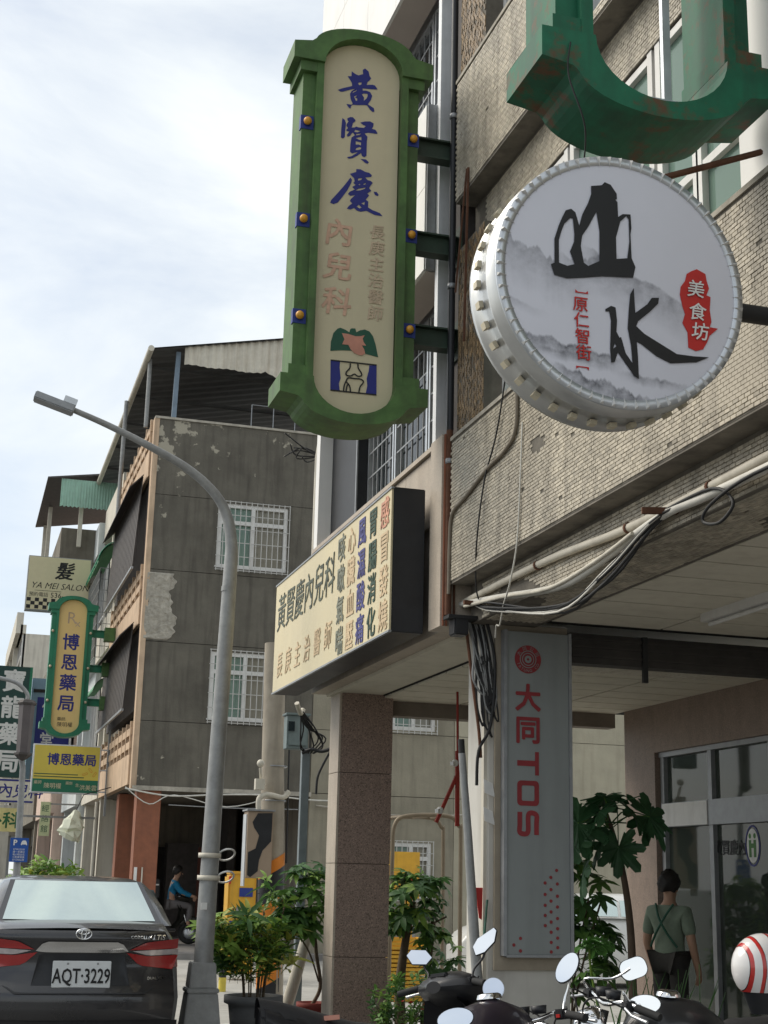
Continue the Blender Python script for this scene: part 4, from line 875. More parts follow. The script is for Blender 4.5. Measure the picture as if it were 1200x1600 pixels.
# pharmacy lightbox, yellow over green
pb = thing('pharmacy_lightbox', 'yellow and green rectangular pharmacy lightbox below the arched pharmacy sign', 'sign', (2.4, 34.6, 3.4))
MB().box((1.65, 34.5, 3.38), (3.20, 34.7, 4.50)).build('case', m_alu, pb)
MB().box((1.68, 34.485, 3.70), (3.17, 34.499, 4.47)).build('upper_panel', mat('bright_yellow_print', (0.66, 0.54, 0.09), 0.5, var=0.1, scale=1.2), pb)
MB().box((1.68, 34.485, 3.41), (3.17, 34.499, 3.699)).build('lower_panel', mat('deep_green_print', (0.015, 0.16, 0.09), 0.5, var=0.05), pb)
B0 = front(2.42, 34.485, 3.40)
text('博恩藥局', 0.12, 0.76, 0.285, B0, m_navy, pb, bold=0.022)
for a, b, v in ((-0.72, 0.28, 0.405), (-0.72, 0.42, 0.345)): shape2d('rule', [[(a, v), (b, v), (b, v+0.02), (a, v+0.02)]], B0, m_dgreen, pb)
for u, v, r in ((0.44, 0.44, 0.4), (0.56, 0.53, -0.9), (0.66, 0.44, 1.0)):
    c_, s_ = math.cos(r), math.sin(r)
    shape2d('pill', [[(u+c_*a-s_*b, v+s_*a+c_*b) for a, b in rrect(-0.065, 0.065, -0.026, 0.026, 0.025)], [(u+c_*a-s_*b, v+s_*a+c_*b) for a, b in rrect(-0.05, 0.05, -0.014, 0.014, 0.013)]], B0, m_orange, pb)
text('藥師', -0.62, 0.22, 0.09, B0, m_signcream, pb); text('陳明權', -0.28, 0.15, 0.135, B0, m_signcream, pb); text('藥劑', 0.09, 0.22, 0.08, B0, m_signcream, pb); text('生', 0.28, 0.18, 0.09, B0, m_signcream, pb); text('洪美雲', 0.53, 0.13, 0.135, B0, m_signcream, pb)
for z in (4.42, 3.95, 3.45): MB().bar((3.2, 34.6, z), (3.40, 34.6, z), 0.035).build('bracket', m_alu, pb)
MB().bar((3.38, 34.6, 2.9), (3.38, 34.6, 4.9), 0.05).build('upright', m_steel, pb)

# signs farther up the street
vs = thing('herbal_shop_sign', 'dark green upright sign with large white characters at the left edge', 'sign', (1.3, 46, 4.5))
MB().box((0.6, 46, 4.4), (1.97, 46.4, 7.8)).build('case', mat('dark_bottle_green', (0.015, 0.055, 0.045), 0.5), vs)
MB().box((1.90, 45.99, 4.4), (1.98, 46.0, 7.8)).build('edge_strip', m_teal, vs)
V0 = front(1.45, 46, 4.4)
for k, ch in enumerate('寶龍藥局'): text(ch, 0, 2.95-k*0.82, 0.72, V0, m_wframe, vs, 'character', bold=0.025)
bl = thing('blue_framed_sign', 'light blue framed navy sign with patterned panels beside dark green sign', 'sign', (2.5, 47.2, 4.4))
MB().box((2.04, 47.0, 4.2), (3.4, 47.3, 7.6)).build('case', mat('powder_blue', (0.22, 0.33, 0.42), 0.6, var=0.1), bl)
MB().box((2.24, 46.98, 4.95), (3.3, 46.995, 7.0)).build('navy_panel', m_navy, bl)
MB().box((2.2, 46.97, 4.35), (3.3, 46.98, 4.9)).build('cream_panel', m_peachw, bl)
for z in (7.15, 4.3): MB().box((2.1, 46.96, z), (3.35, 46.985, z+0.1)).build('patterned_band', m_dark, bl)
U0 = front(2.62, 46.98, 6.0)
for k, ch in enumerate('信正堂'): text(ch, 0, 0.68-k*0.5, 0.46, U0, m_wframe, bl, 'character', bold=0.02)
wn = thing('white_clinic_sign', 'long white sign with navy characters and blue edges at far left', 'sign', (1.7, 42, 3.5))
MB().box((0.5, 42.0, 3.45), (2.10, 42.2, 4.12)).build('case', mat('white_sign_face', (0.66, 0.63, 0.52), 0.5), wn)
for z in (3.47, 4.05): piece('edge_strip', (0.5, 41.99, z), (2.10, 41.999, z+0.05), m_navy, wn)
text('黃內兒科', 1.52-0.98, 3.79, 0.42, front(0.98, 42.0, 0), m_navy, wn, bold=0.012, shear=0.15)
for x in (2.05, 0.8): MB().bar((x, 42.1, 4.1), (x, 42.1, 4.5), 0.04).build('hanger', m_steel, wn)
MB().bar((2.10, 42.1, 3.8), (3.3, 42.1, 3.8), 0.05).build('arm', m_steel, wn)
ys = thing('yellow_clinic_sign', 'small yellow sign ending in a green character beside the parking sign pole', 'sign', (1.3, 36, 2.5))
MB().box((0.5, 36.0, 2.52), (1.53, 36.12, 3.07)).build('case', mat('pale_yellow_face', (0.66, 0.58, 0.25), 0.5), ys)
text('外科', 1.13, 2.79, 0.40, front(0, 36.0, 0), mat('leaf_green_print', (0.02, 0.12, 0.04), 0.5), ys, bold=0.02)
MB().bar((1.53, 36.06, 2.9), (3.3, 36.06, 2.9), 0.05).build('arm', m_steel, ys)
pp = thing('hanging_banner', 'narrow pale green banner sign hung under the far arcade', 'sign', (2.35, 40.5, 2.4))
MB().box((2.25, 40.5, 2.55), (2.52, 40.55, 3.45)).build('face_panel', mat('pale_green_face', (0.55, 0.60, 0.36), 0.6), pp)
for k, ch in enumerate('經絡館'): text(ch, 2.38, 3.28-k*0.27, 0.2, front(0, 40.5, 0), m_dgreen, pp, 'character')
MB().bar((2.5, 40.52, 3.4), (3.3, 40.52, 3.4), 0.04).build('arm', m_steel, pp)
# parking sign with its lantern lamp post
pk2 = thing('parking_post', 'grey street post with a blue parking sign and brown lantern lamp', 'lamp post', (0.98, 22, 0))
MB().tube([(1.00, 22.05, 0), (0.96, 22.05, 1.6), (0.92, 22.05, 3.1), (0.87, 22.05, 3.3)], [0.06, 0.055, 0.045, 0.045], 10).build('post', m_steel, pk2)
MB().box((0.83, 21.95, 1.745), (1.09, 21.965, 2.085)).build('sign_plate', mat('parking_blue', (0.015, 0.08, 0.33), 0.45, var=0.05), pk2)
K0 = front(0.96, 21.95, 1.745)
text('P', -0.06, 0.275, 0.11, K0, m_wframe, pk2, bold=0.03)
for k, s_ in enumerate(('07:00-22:00', '週一至週日', '每小時20元', '小型車停放', '07-5366638')): text(s_, 0, 0.18-k*0.037, 0.034, K0, m_wframe, pk2)
shape2d('car_mark', [[(0.02, 0.25), (0.03, 0.285), (0.045, 0.305), (0.085, 0.305), (0.1, 0.285), (0.11, 0.25), (0.10, 0.235), (0.09, 0.25), (0.04, 0.25), (0.03, 0.235)]], K0, m_wframe, pk2)
LX, LY = 0.90, 21.9
ln = MB().lathe([(0.10, 3.30), (0.115, 4.00), (0.12, 4.02)], (LX, LY, 0), 6, smooth=False).build('lantern', mat('brown_lantern_glass', (0.10, 0.085, 0.085), 0.4), pk2)
MB().lathe([(0.001, 3.18), (0.06, 3.21), (0.13, 3.27), (0.13, 3.30), (0.001, 3.30)], (LX, LY, 0), 6, smooth=False).build('lantern_base', m_grille, ln)
MB().lathe([(0.13, 4.0), (0.14, 4.03), (0.10, 4.07), (0.03, 4.09), (0.001, 4.1)], (LX, LY, 0), 6, smooth=False).build('lantern_cap', m_grille, ln)
MB().tube(smooth_path([(0.90, 21.9, 4.08), (0.88, 21.9, 4.18), (0.72, 21.9, 4.32), (0.45, 21.9, 4.38), (0.1, 21.9, 4.42)]), 0.03, 8).build('lamp_arm', m_steel, pk2)

# ================================================================== street furniture
sl = thing('street_lamp', 'tall galvanised street lamp with curved arm reaching over the road', 'street lamp', (2.3, 13.5, 0))
pp_ = smooth_path([(2.283, 13.5, 0.45), (2.297, 13.5, 0.9), (2.324, 13.5, 2.6), (2.360, 13.5, 4.40), (2.352, 13.5, 4.80), (2.285, 13.5, 5.07), (2.131, 13.5, 5.285), (1.868, 13.5, 5.484), (1.513, 13.5, 5.654), (1.1, 13.5, 5.823), (0.70, 13.5, 5.96)], 5)
n = len(pp_); MB().tube(pp_, [float(np.interp(i/n, [0, 0.35, 0.5, 1], [0.098, 0.062, 0.05, 0.026])) for i in range(n)], 14).build('pole', m_steel, sl)
for z in (4.28, 4.02): MB().tube([(2.350, 13.5, z), (2.352, 13.5, z+0.05)], 0.068, 14).build('collar', m_steel, sl)
pb_ = MB(); 
for (z0, z1, a, b) in ((0, 0.60, 0.20, 0.135), (0.60, 0.64, 0.145, 0.145), (0.64, 0.86, 0.125, 0.108)):
    pb_.add([(2.288+sx*w_, 13.5+sy*w_, z) for z, w_ in ((z0, a), (z1, b)) for sx, sy in ((-1, -1), (1, -1), (1, 1), (-1, 1))], [(0,3,2,1),(4,5,6,7),(0,1,5,4),(1,2,6,5),(2,3,7,6),(3,0,4,7)])
pb_.build('plinth', m_steel, sl, bevel=0.008)
hd = MB(); hd.bar((0.76, 13.5, 5.93), (0.38, 13.5, 6.04), 0.17, 0.075); hd.build('lamp_head', m_alud, sl, bevel=0.01)
hd = MB(); hd.bar((0.78, 13.5, 6.01), (0.66, 13.5, 6.045), 0.07, 0.06); hd.build('control_box', m_alu, sl)
for z in (1.80, 1.60):
    MB().lathe([(0.10, z-0.022), (0.106, z-0.022), (0.106, z+0.022), (0.10, z+0.022)], (2.305, 13.5, 0), 18).build('clamp_band', m_pvc, sl)
    MB().tube([(2.46+0.075*math.cos(t), 13.5+0.13*math.sin(t), z+0.01-0.05*math.sin(t)) for t in np.linspace(0, 2*math.pi, 24)], 0.009, 6, False).build('flag_ring', m_wframe, sl)
MB().box((2.23, 13.385, 1.32), (2.285, 13.398, 1.38)).build('sticker', m_wframe, sl)

up = thing('utility_pole', 'thick concrete utility pole with orange and black stripes at its foot', 'utility pole', (4.08, 19, 0))
m_pole = mat('pole_concrete', (0.34, 0.30, 0.24), 0.9, var=0.12, scale=5, streak=0.3, bump=0.2)
MB().tube([(4.12, 19, 0), (4.07, 19, 2.0), (4.03, 19, 3.0), (3.99, 19, 4.7)], [0.17, 0.16, 0.15, 0.14], 18).build('shaft', m_pole, up)
def band(z0, z1, tilt, m, r=0.172):
    v = []; n = 18
    for k in range(n):
        a = 2*math.pi*k/n
        for z in (z0, z1): v.append((4.08+(1.2-z)*0.025+r*math.cos(a), 19+r*math.sin(a), z+tilt*math.cos(a)))
    return MB().add(v, [(2*k, (2*k+2) % (2*n), (2*k+3) % (2*n), 2*k+1) for k in range(n)], True).build('stripe', m, up)
m_hz = mat('hazard_orange', (0.62, 0.20, 0.02), 0.6, var=0.1)
for k in range(5): band(0.15+k*0.34, 0.32+k*0.34, 0.10, m_hz if k % 2 else m_black); 
for k in range(5): band(0.325+k*0.34, 0.485+k*0.34, 0.10, m_hz if k % 2 == 0 else m_black)
MB().tube([(4.24, 18.9, 1.8), (4.22, 18.9, 3.4)], 0.012, 6).build('conduit', m_cable, up)
MB().tube(smooth_path([(3.80, 18.7, 2.46), (3.80, 18.7, 2.60), (3.88, 18.72, 2.66), (4.0, 18.8, 2.66), (4.15, 18.83, 2.64), (4.23, 18.85, 2.72)]), 0.035, 8).build('elbow_conduit', m_pvc, up)
for z in (2.60, 3.05): MB().lathe([(0.163, z-0.008), (0.166, z-0.008), (0.166, z+0.008), (0.163, z+0.008)], (4.06, 19, 0), 18).build('strap', m_alud, up)
wl_ = MB(); wl_.sphere((3.80, 18.7, 3.06), 0.05); wl_.tube([(3.80, 18.7, 3.0), (3.83, 18.75, 2.82), (3.9, 18.85, 2.8)], 0.02, 6); wl_.box((3.74, 18.66, 2.72), (3.86, 18.76, 2.86))
wl_.build('pole_lamp', m_pvc, up)
cmf = mat('camouflage_paint', (0.33, 0.25, 0.18), 0.7, var=0.05)
cx = thing('switch_cabinet', 'camouflage painted tall metal cabinet strapped to the concrete utility pole', 'cabinet', (3.8, 18.7, 1.5))
MB().box((3.64, 18.55, 1.60), (3.97, 18.83, 2.44)).build('case', cmf, cx, bevel=0.006)
shape2d('camouflage_patch', [[((x-355)/120*0.32, (415-y_)/353*0.83) for x, y_ in smooth] for smooth in ([(375, 120), (400, 72), (472, 68), (472, 150), (470, 220), (430, 270), (415, 320), (410, 380), (375, 412), (360, 400), (360, 280), (395, 260), (410, 190), (385, 150)],)], front(3.645, 18.55, 1.605), m_black, cx)
MB().box((3.62, 18.52, 2.441), (3.99, 18.85, 2.462)).build('lid', m_alud, cx)
MB().box((3.625, 18.60, 1.5), (3.639, 18.80, 2.40)).build('side_hinge', m_alu, cx)
gb = thing('meter_box', 'blue grey meter box hanging beside the utility pole among cables', 'meter box', (4.1, 18, 3.2))
mb = MB().box((3.96, 17.9, 3.20), (4.24, 18.1, 3.62)); mb.box((3.98, 17.88, 3.24), (4.22, 17.899, 3.56)); mb.box((3.94, 17.87, 3.62), (4.26, 18.12, 3.65))
mb.build('case', mat('blue_grey_box', (0.15, 0.19, 0.19), 0.6, var=0.15), gb, bevel=0.006)
MB().box((3.97, 17.865, 3.42), (4.05, 17.879, 3.54)).build('window', g_dark, gb)
sp2 = thing('steel_post', 'slim blue grey steel post standing behind the granite column', 'post', (3.76, 16, 0))
MB().box((3.72, 15.96, 0), (3.81, 16.05, 3.05)).build('shaft', mat('blue_grey_post', (0.19, 0.22, 0.23), 0.55, 0.2), sp2, bevel=0.006)
def cables(name, label, paths, default=m_cable, cat='cables'):
    root = thing(name, label, cat, paths[0][0][0])
    for pts, r, m in paths: MB().tube(smooth_path(pts, 5), r, 6).build('cable', m or default, root)
    return root
rc = random.Random(4); cc = []
for k in range(9):
    a = (3.62+rc.uniform(-.03, .03), 15.7, 3.42); b = (3.78+rc.uniform(-.05, .06), 15.9, 2.98)
    cc.append(([a, (a[0]+rc.uniform(-.02, .2), 15.75, 3.25), (b[0]+rc.uniform(-.12, .16), 15.85, 3.12+rc.uniform(-.08, .05)), b], 0.009, m_cable))
cc.append(([(3.7, 15.9, 2.98), (3.8, 15.85, 3.02), (3.9, 15.8, 3.0), (4.0, 15.7, 3.03)], 0.022, m_cable))
cc.append(([(3.98, 15.7, 3.0), (3.9, 15.7, 2.85), (3.84, 15.7, 2.7), (3.83, 15.7, 2.52)], 0.014, m_cable))
cc.append(([(3.55, 15.6, 3.5), (3.62, 15.7, 3.40), (3.66, 15.75, 3.45)], 0.03, m_pvc))
cables('cable_knot', 'tangle of black cables drooping onto the slim steel post', cc)
om = thing('pay_machine', 'orange street pay machine with blue label behind the potted bush', 'machine', (4.62, 24, 0))
MB().box((4.40, 23.8, 0.1), (4.86, 24.2, 1.64)).build('case', m_yellow, om, bevel=0.03)
MB().box((4.42, 23.82, 1.641), (4.84, 24.18, 1.70)).build('hood', m_yellow, om, bevel=0.015)
MB().box((4.58, 23.785, 1.30), (4.80, 23.799, 1.44)).build('label_plate', m_bluep, om)
for x in (4.54, 4.70): MB().box((x, 23.785, 1.02), (x+0.08, 23.799, 1.14)).build('keypad', m_alud, om)
MB().box((4.44, 23.785, 0.85), (4.82, 23.799, 0.92)).build('strip', m_navy, om)
MB().box((4.40, 23.78, 1.50), (4.43, 23.799, 1.62)).build('lamp', m_redp, om)
for i, (x, yy, h) in enumerate(((3.95, 21.5, 1.0), (5.05, 23.0, 1.35))):
    o = thing('bollard', ('short yellow and black bollard left of the orange pay machine', 'yellow bollard right of the orange pay machine')[i], 'bollard', (x, yy, 0), group='yellow bollards on the side street')
    for k in range(5): MB().tube([(x, yy, k*h/5), (x, yy, (k+1)*h/5)], 0.055, 10).build('band', mat('lemon_paint', (0.62, 0.5, 0.08), 0.6) if k % 2 == 0 or i else m_black, o)
lp_ = thing('leaning_pipe', 'pale grey pipe leaning behind the granite column near potted plants', 'pipe', (3.45, 15.4, 0))
MB().tube([(3.43, 15.4, 0.0), (3.60, 15.4, 0.60), (3.76, 15.4, 1.2)], [0.065, 0.065, 0.06], 12).build('shaft', m_pvc, lp_)
MB().lathe([(0.09, 0), (0.09, 0.05), (0.066, 0.06)], (3.43, 15.4, 0), 12).build('foot', m_pvc, lp_)
ar = thing('canopy_frame', 'bare tubular canopy frame with curved corner in the side street', 'frame', (5.9, 18, 0))
for yy in (18.0, 18.7):
    MB().tube(smooth_path([(5.42, yy, 2.0), (5.44, yy, 2.3), (5.60, yy, 2.42), (6.15, yy, 2.44), (6.31, yy, 2.32), (6.34, yy, 2.1), (6.34, yy, 0.0)], 6), 0.028, 8).build('hoop', mat('dull_bronze_tube', (0.20, 0.16, 0.11), 0.5, 0.4), ar)
for x, z in ((5.6, 2.42), (6.15, 2.44), (5.9, 2.43)): MB().tube([(x, 18.0, z), (x, 18.7, z)], 0.02, 6).build('rail', mat('dull_bronze_tube', (0.2, 0.16, 0.11), 0.5, 0.4), ar)
for yy in (18.0, 18.7): MB().tube([(5.42, yy, 2.1), (5.40, yy, 0.0)], 0.028, 8).build('leg', mat('dull_bronze_tube', (0.2, 0.16, 0.11), 0.5, 0.4), ar)
gp = thing('galvanised_conduit', 'grey galvanised conduit pipe leaning beside the white pillar', 'pipe', (3.65, 9.9, 0.12))
MB().tube([(3.489, 9.9, 2.52), (3.54, 9.9, 1.965), (3.58, 9.9, 1.437), (3.616, 9.9, 1.005), (3.68, 9.9, 0.13)], [0.026, 0.03, 0.036, 0.038, 0.038], 12).build('pipe', m_steel, gp)
MB().tube([(3.489, 9.9, 2.52), (3.482, 9.9, 2.62)], 0.024, 10).build('coupling', m_cable, gp)
rdf = thing('red_iron_bracket', 'red painted iron bracket frame with two small white lamps', 'bracket', (4.75, 13.2, 2.2))
m_rp = mat('red_oxide_paint', (0.28, 0.03, 0.02), 0.6, var=0.15)
MB().bar((4.612, 13.2, 2.13), (4.606, 13.2, 2.84), 0.035).build('upright', m_rp, rdf); MB().bar((4.40, 13.2, 2.16), (4.60, 13.2, 2.60), 0.03).build('brace', m_rp, rdf)
MB().tube([(4.61, 13.2, 2.84), (4.6, 13.2, 3.42)], 0.012, 6).build('drop_rod', m_rp, rdf)
for x, z in ((4.565, 2.72), (4.42, 2.27)):
    mb = MB(); mb.sphere((x, 13.15, z), 0.035); mb.bar((x, 13.15, z), (x-0.05, 13.1, z-0.01), 0.035); mb.build('small_lamp', m_wframe, rdf)
yb = thing('yellow_board', 'plain orange yellow board standing against the far concrete wall', 'board', (8.0, 26, 0))
MB().box((7.78, 26.0, 1.3), (8.36, 26.06, 2.13)).build('panel', m_yellow, yb)
for x in (7.84, 8.28): MB().bar((x, 26.09, 0), (x, 26.09, 2.0), 0.05).build('leg', m_steel, yb)
for k in range(5):
    cr_ = thing('crate', ('lowest yellow slatted crate of the stack behind the money tree', 'second lowest yellow slatted crate of the stack behind the money tree', 'middle yellow slatted crate of the stack behind the money tree', 'second topmost yellow slatted crate of the stack behind the money tree', 'topmost yellow slatted crate of the stack behind the money tree')[k], 'crate', (6.21, 20, k*0.17+0.01), group='stacked yellow crates')
    for j in range(3): piece('slat', (5.97, 19.8, k*0.17+0.01+j*0.055), (6.45, 19.815, k*0.17+0.05+j*0.055), m_yellow, cr_); piece('slat', (5.97, 20.185, k*0.17+0.01+j*0.055), (6.45, 20.2, k*0.17+0.05+j*0.055), m_yellow, cr_)
    for xx in (5.955, 6.45): piece('end_board', (xx, 19.8, k*0.17+0.005), (xx+0.015, 20.2, k*0.17+0.165), m_yellow, cr_)
    piece('base', (5.97, 19.816, k*0.17+0.008), (6.45, 20.184, k*0.17+0.022), m_yellow, cr_)
ob_ = thing('orange_cone_post', 'orange yellow slim post with red top behind the money tree', 'post', (6.9, 22, 0))
MB().box((6.85, 21.96, 0), (6.96, 22.04, 1.75)).build('shaft', m_yellow, ob_, bevel=0.02); MB().box((6.86, 21.95, 1.35), (6.95, 21.959, 1.68)).build('red_label', m_redp, ob_)

# pipes and wires on the tiled facade
pc = thing('conduit', 'straight cream conduit clipped along the underside of the tiled band', 'pipe', (3.55, 8, 3.6), group='conduits under the tiled band')
MB().tube(smooth_path([(3.555, 10.3, 3.665), (3.55, 8.465, 3.655), (3.55, 7.309, 3.60), (3.55, 6.305, 3.60), (3.55, 5.0, 3.62)], 5), 0.026, 10).build('pipe', m_pvc, pc)
for yy in (8.6, 7.25, 6.3): MB().lathe([(0.028, -.012), (0.033, -.012), (0.033, .012), (0.028, .012)], (3.55, yy, 3.655 if yy > 8 else 3.6), 10, 'Y').build('clip', m_rust, pc)
MB().bar((3.40, 6.78, 3.575), (3.64, 6.70, 3.575), 0.025, 0.035).build('bracket', m_rust, pc); MB().bar((3.44, 9.75, 3.60), (3.64, 9.75, 3.60), 0.03, 0.03).build('bracket', m_rust, pc)
pc = thing('conduit', 'thick whitish conduit sagging below the straight cream one', 'pipe', (3.53, 8, 3.5), group='conduits under the tiled band')
MB().tube(smooth_path([(3.53, 10.073, 3.645), (3.53, 9.3, 3.56), (3.53, 8.182, 3.433), (3.53, 7.503, 3.478), (3.53, 7.123, 3.532), (3.53, 6.707, 3.565), (3.53, 6.271, 3.55), (3.53, 5.0, 3.54)], 5), 0.024, 10).build('pipe', m_cablew, pc)
pc = thing('conduit', 'thin pale conduit sagging along the thick whitish one', 'pipe', (3.5, 8.5, 3.5), group='conduits under the tiled band')
MB().tube(smooth_path([(3.50, 9.9, 3.60), (3.50, 9.1, 3.53), (3.5, 8.3, 3.44), (3.5, 7.6, 3.47), (3.5, 7.1, 3.53)], 5), 0.013, 8).build('pipe', m_pvc, pc)
rr_ = thing('rusty_rods', 'pair of rusty iron rods standing against the brown mosaic pier', 'rods', (3.42, 9.6, 5.4))
MB().bar((3.41, 9.72, 5.62), (3.41, 9.66, 7.05), 0.016).build('rod', m_rust, rr_); MB().bar((3.405, 9.92, 6.1), (3.405, 9.68, 7.05), 0.012).build('rod', m_rust, rr_)
cc = []
for k in range(8):
    j = lambda a: rc.uniform(-a, a)
    cc.append(([(3.60, 6.2, 3.55+j(.01)), (3.52+j(.02), 6.75, 3.56), (3.52+j(.03), 7.45, 3.36+j(.05)), (3.52+j(.03), 8.16, 3.31+j(.05)), (3.52+j(.03), 9.336, 3.50+j(.03)), (3.54+j(.02), 9.80, 3.60)], 0.007+0.003*rc.random(), m_cable if k < 6 else m_cablew))
cc.append(([(3.5, 5.0, 3.5), (3.5, 5.8, 3.53), (3.47, 6.15, 3.47), (3.47, 6.25, 3.40), (3.48, 6.1, 3.36), (3.5, 6.0, 3.44), (3.5, 6.2, 3.56), (3.52, 6.75, 3.58)], 0.009, m_cable))
cables('facade_cables', 'sagging bundle of black cables below the cream conduits', cc)
cables('white_wire', 'thin white wire hanging down the beige tiles and curling at its end', [([(3.40, 8.50, 4.6), (3.40, 8.537, 4.207), (3.40, 8.594, 3.80), (3.41, 8.75, 3.55), (3.5, 9.1, 3.47), (3.55, 9.3, 3.37), (3.60, 9.5, 3.40), (3.63, 9.6, 3.33)], 0.006, m_cablew)], cat='wire')
cables('black_wire', 'single black wire hanging in front of the beige tiles', [([(3.39, 8.55, 5.6), (3.39, 8.919, 4.723), (3.39, 9.195, 4.379), (3.39, 9.344, 3.97), (3.46, 9.55, 3.70), (3.5, 9.6, 3.6)], 0.006, m_cable)], cat='wire')
cables('brown_conduit', 'dirty brown hose stepping down across the tiled band', [([(3.395, 8.6, 5.0), (3.395, 8.60, 4.60), (3.395, 8.8, 4.49), (3.395, 9.145, 4.451), (3.395, 9.6, 4.36), (3.395, 9.90, 4.30), (3.40, 9.97, 4.1), (3.40, 9.98, 3.7)], 0.014, mat('dirty_hose', (0.20, 0.17, 0.13), 0.8))], cat='hose')
dp = thing('drain_pipe', 'rusty brown drain pipe running down between the two buildings', 'pipe', (3.42, 10.04, 3.5))
MB().tube([(3.415, 10.04, 12.0), (3.415, 10.04, 8.0), (3.415, 10.04, 5.0)], 0.028, 10).build('upper_pipe', m_black, dp); MB().tube([(3.412, 10.035, 5.0), (3.412, 10.03, 3.55)], 0.026, 10).build('lower_pipe', m_rust, dp)
for z in (4.75, 6.2, 7.7): MB().lathe([(0.029, z-.02), (0.036, z-.02), (0.036, z+.02), (0.029, z+.02)], (3.415, 10.04, 0), 10).build('clip', m_alud, dp)
cc = []
for k in range(14):
    x = 3.66+rc.uniform(-.06, .06); lo = rc.uniform(2.65, 3.0)
    cc.append(([(x-.05, 10.02, 3.55), (x, 9.97, 3.3), (x+rc.uniform(-.02, .06), 9.96, lo+.12), (x+.04+rc.uniform(0, .05), 9.96, lo), (x+.02+rc.uniform(-.03, .08), 9.96, lo+.18), (x+.0, 9.98, 3.35), (x-.03, 10.0, 3.5)], 0.005+rc.random()*.004, m_cable if k % 3 else m_steel))
cc.append(([(3.70, 9.96, 3.5), (3.76, 9.95, 3.2), (3.73, 9.95, 2.75), (3.64, 9.96, 2.55), (3.63, 9.97, 2.3)], 0.012, m_cable))
cc.append(([(3.55, 10.0, 3.45), (3.6, 9.97, 3.0), (3.64, 9.96, 2.7), (3.66, 9.97, 2.5)], 0.012, m_rust))
cables('cable_coil', 'messy coils of wire hanging on the edge of the white pillar', cc)
tb = thing('terminal_box', 'black terminal box on a bracket where facade cables meet', 'box', (3.45, 9.95, 3.4))
MB().box((3.41, 9.86, 3.38), (3.52, 10.0, 3.52)).build('case', m_plastic, tb, bevel=0.01); MB().box((3.36, 9.85, 3.50), (3.62, 9.98, 3.525)).build('lid', m_cable, tb)
fl = thing('small_flag', 'small red paper flag tucked between conduit and white pillar', 'flag', (3.65, 9.95, 1.36))
MB().add([(3.62, 9.95, 1.58), (3.675, 9.95, 1.58), (3.67, 9.95, 1.36), (3.65, 9.95, 1.37), (3.62, 9.96, 1.582), (3.675, 9.96, 1.582), (3.67, 9.96, 1.362), (3.65, 9.96, 1.372)], [(0,1,2,3),(7,6,5,4),(0,4,5,1),(1,5,6,2),(2,6,7,3),(3,7,4,0)]).build('sheet', m_redp, fl)
MB().bar((3.705, 9.94, 1.50), (3.68, 9.94, 1.22), 0.025, 0.01).build('green_stick', m_dgreen, fl)
for k, (x, z) in enumerate(((3.70, 2.35), (3.70, 2.15))):
    fl = thing('torn_paper', ('upper of two torn white papers stuck on the pillar edge', 'lower of two torn white papers stuck on the pillar edge')[k], 'paper', (x, 9.96, z-0.13), group='torn papers on the pillar'); MB().prism([(0, 0), (0.07, -0.03), (0.09, -0.13), (0.01, -0.10)], 0, 0.004, front(x-0.02, 9.965, z)).build('sheet', m_wframe, fl)
cables('lintel_cables', 'slack pale cables strung along the ledge of the concrete building', [([(3.3, 29.9, 3.30), (4.2, 29.85, 3.18), (5.2, 29.85, 3.24), (6.2, 29.85, 3.27), (7.3, 29.8, 3.2), (8.6, 29.85, 3.26)], 0.018, m_cablew), ([(3.3, 29.9, 3.33), (3.8, 29.85, 3.0), (4.3, 29.85, 3.2), (5.4, 29.85, 3.0), (6.4, 29.85, 3.25)], 0.012, m_cablew), ([(4.2, 29.9, 3.0), (5.4, 29.85, 2.98), (6.9, 29.85, 3.0)], 0.012, m_steel), ([(7.3, 29.9, 3.1), (9.2, 29.85, 2.95), (11, 29.85, 3.05)], 0.02, m_concl)])
cables('eave_wires', 'thicket of dark wires sprouting from the white end post of the clinic', [([(3.60, 15.0, 6.2), (3.35+rc.uniform(-.1, .1), 14.9, 6.15+rc.uniform(-.1, .1)), (3.2+rc.uniform(-.1, .15), 14.8, 6.2+rc.uniform(-.15, .2))], 0.008, m_cable) for k in range(7)])
ep = thing('vent_pipe', 'pale vertical pipe at the far edge of the clinic building', 'pipe', (3.50, 14.75, 4.6))
MB().tube([(3.50, 14.75, 4.5), (3.50, 14.75, 6.1), (3.52, 14.72, 6.3)], 0.045, 10).build('pipe', m_pvc, ep)
bg = thing('plastic_bag', 'white plastic bag hanging from a wire under the far arcade', 'bag', (2.55, 33, 2.3))
P = []; rb = random.Random(9)
for i in range(9):
    t = i/8; z = 2.95-0.62*t; wdt = 0.05+0.2*math.sin(min(1, t*1.15)*math.pi*0.62); P.append([(2.60-0.12*t+wdt*math.cos(a)*(1+rb.uniform(-.22, .22)), 33+0.5*wdt*math.sin(a)*(1+rb.uniform(-.4, .4)), z+rb.uniform(-.03, .03)-(0.08*math.cos(a) if i > 6 else 0)) for a in np.linspace(0, 2*math.pi, 11)])
MB().grid(P, False).build('sack', mat('white_plastic_bag', (0.72, 0.73, 0.58), 0.5, var=0.08), bg); MB().tube([(2.60, 33, 2.94), (2.75, 33.1, 3.3), (3.36, 33.3, 3.5)], 0.012, 5).build('cord', m_cable, bg)

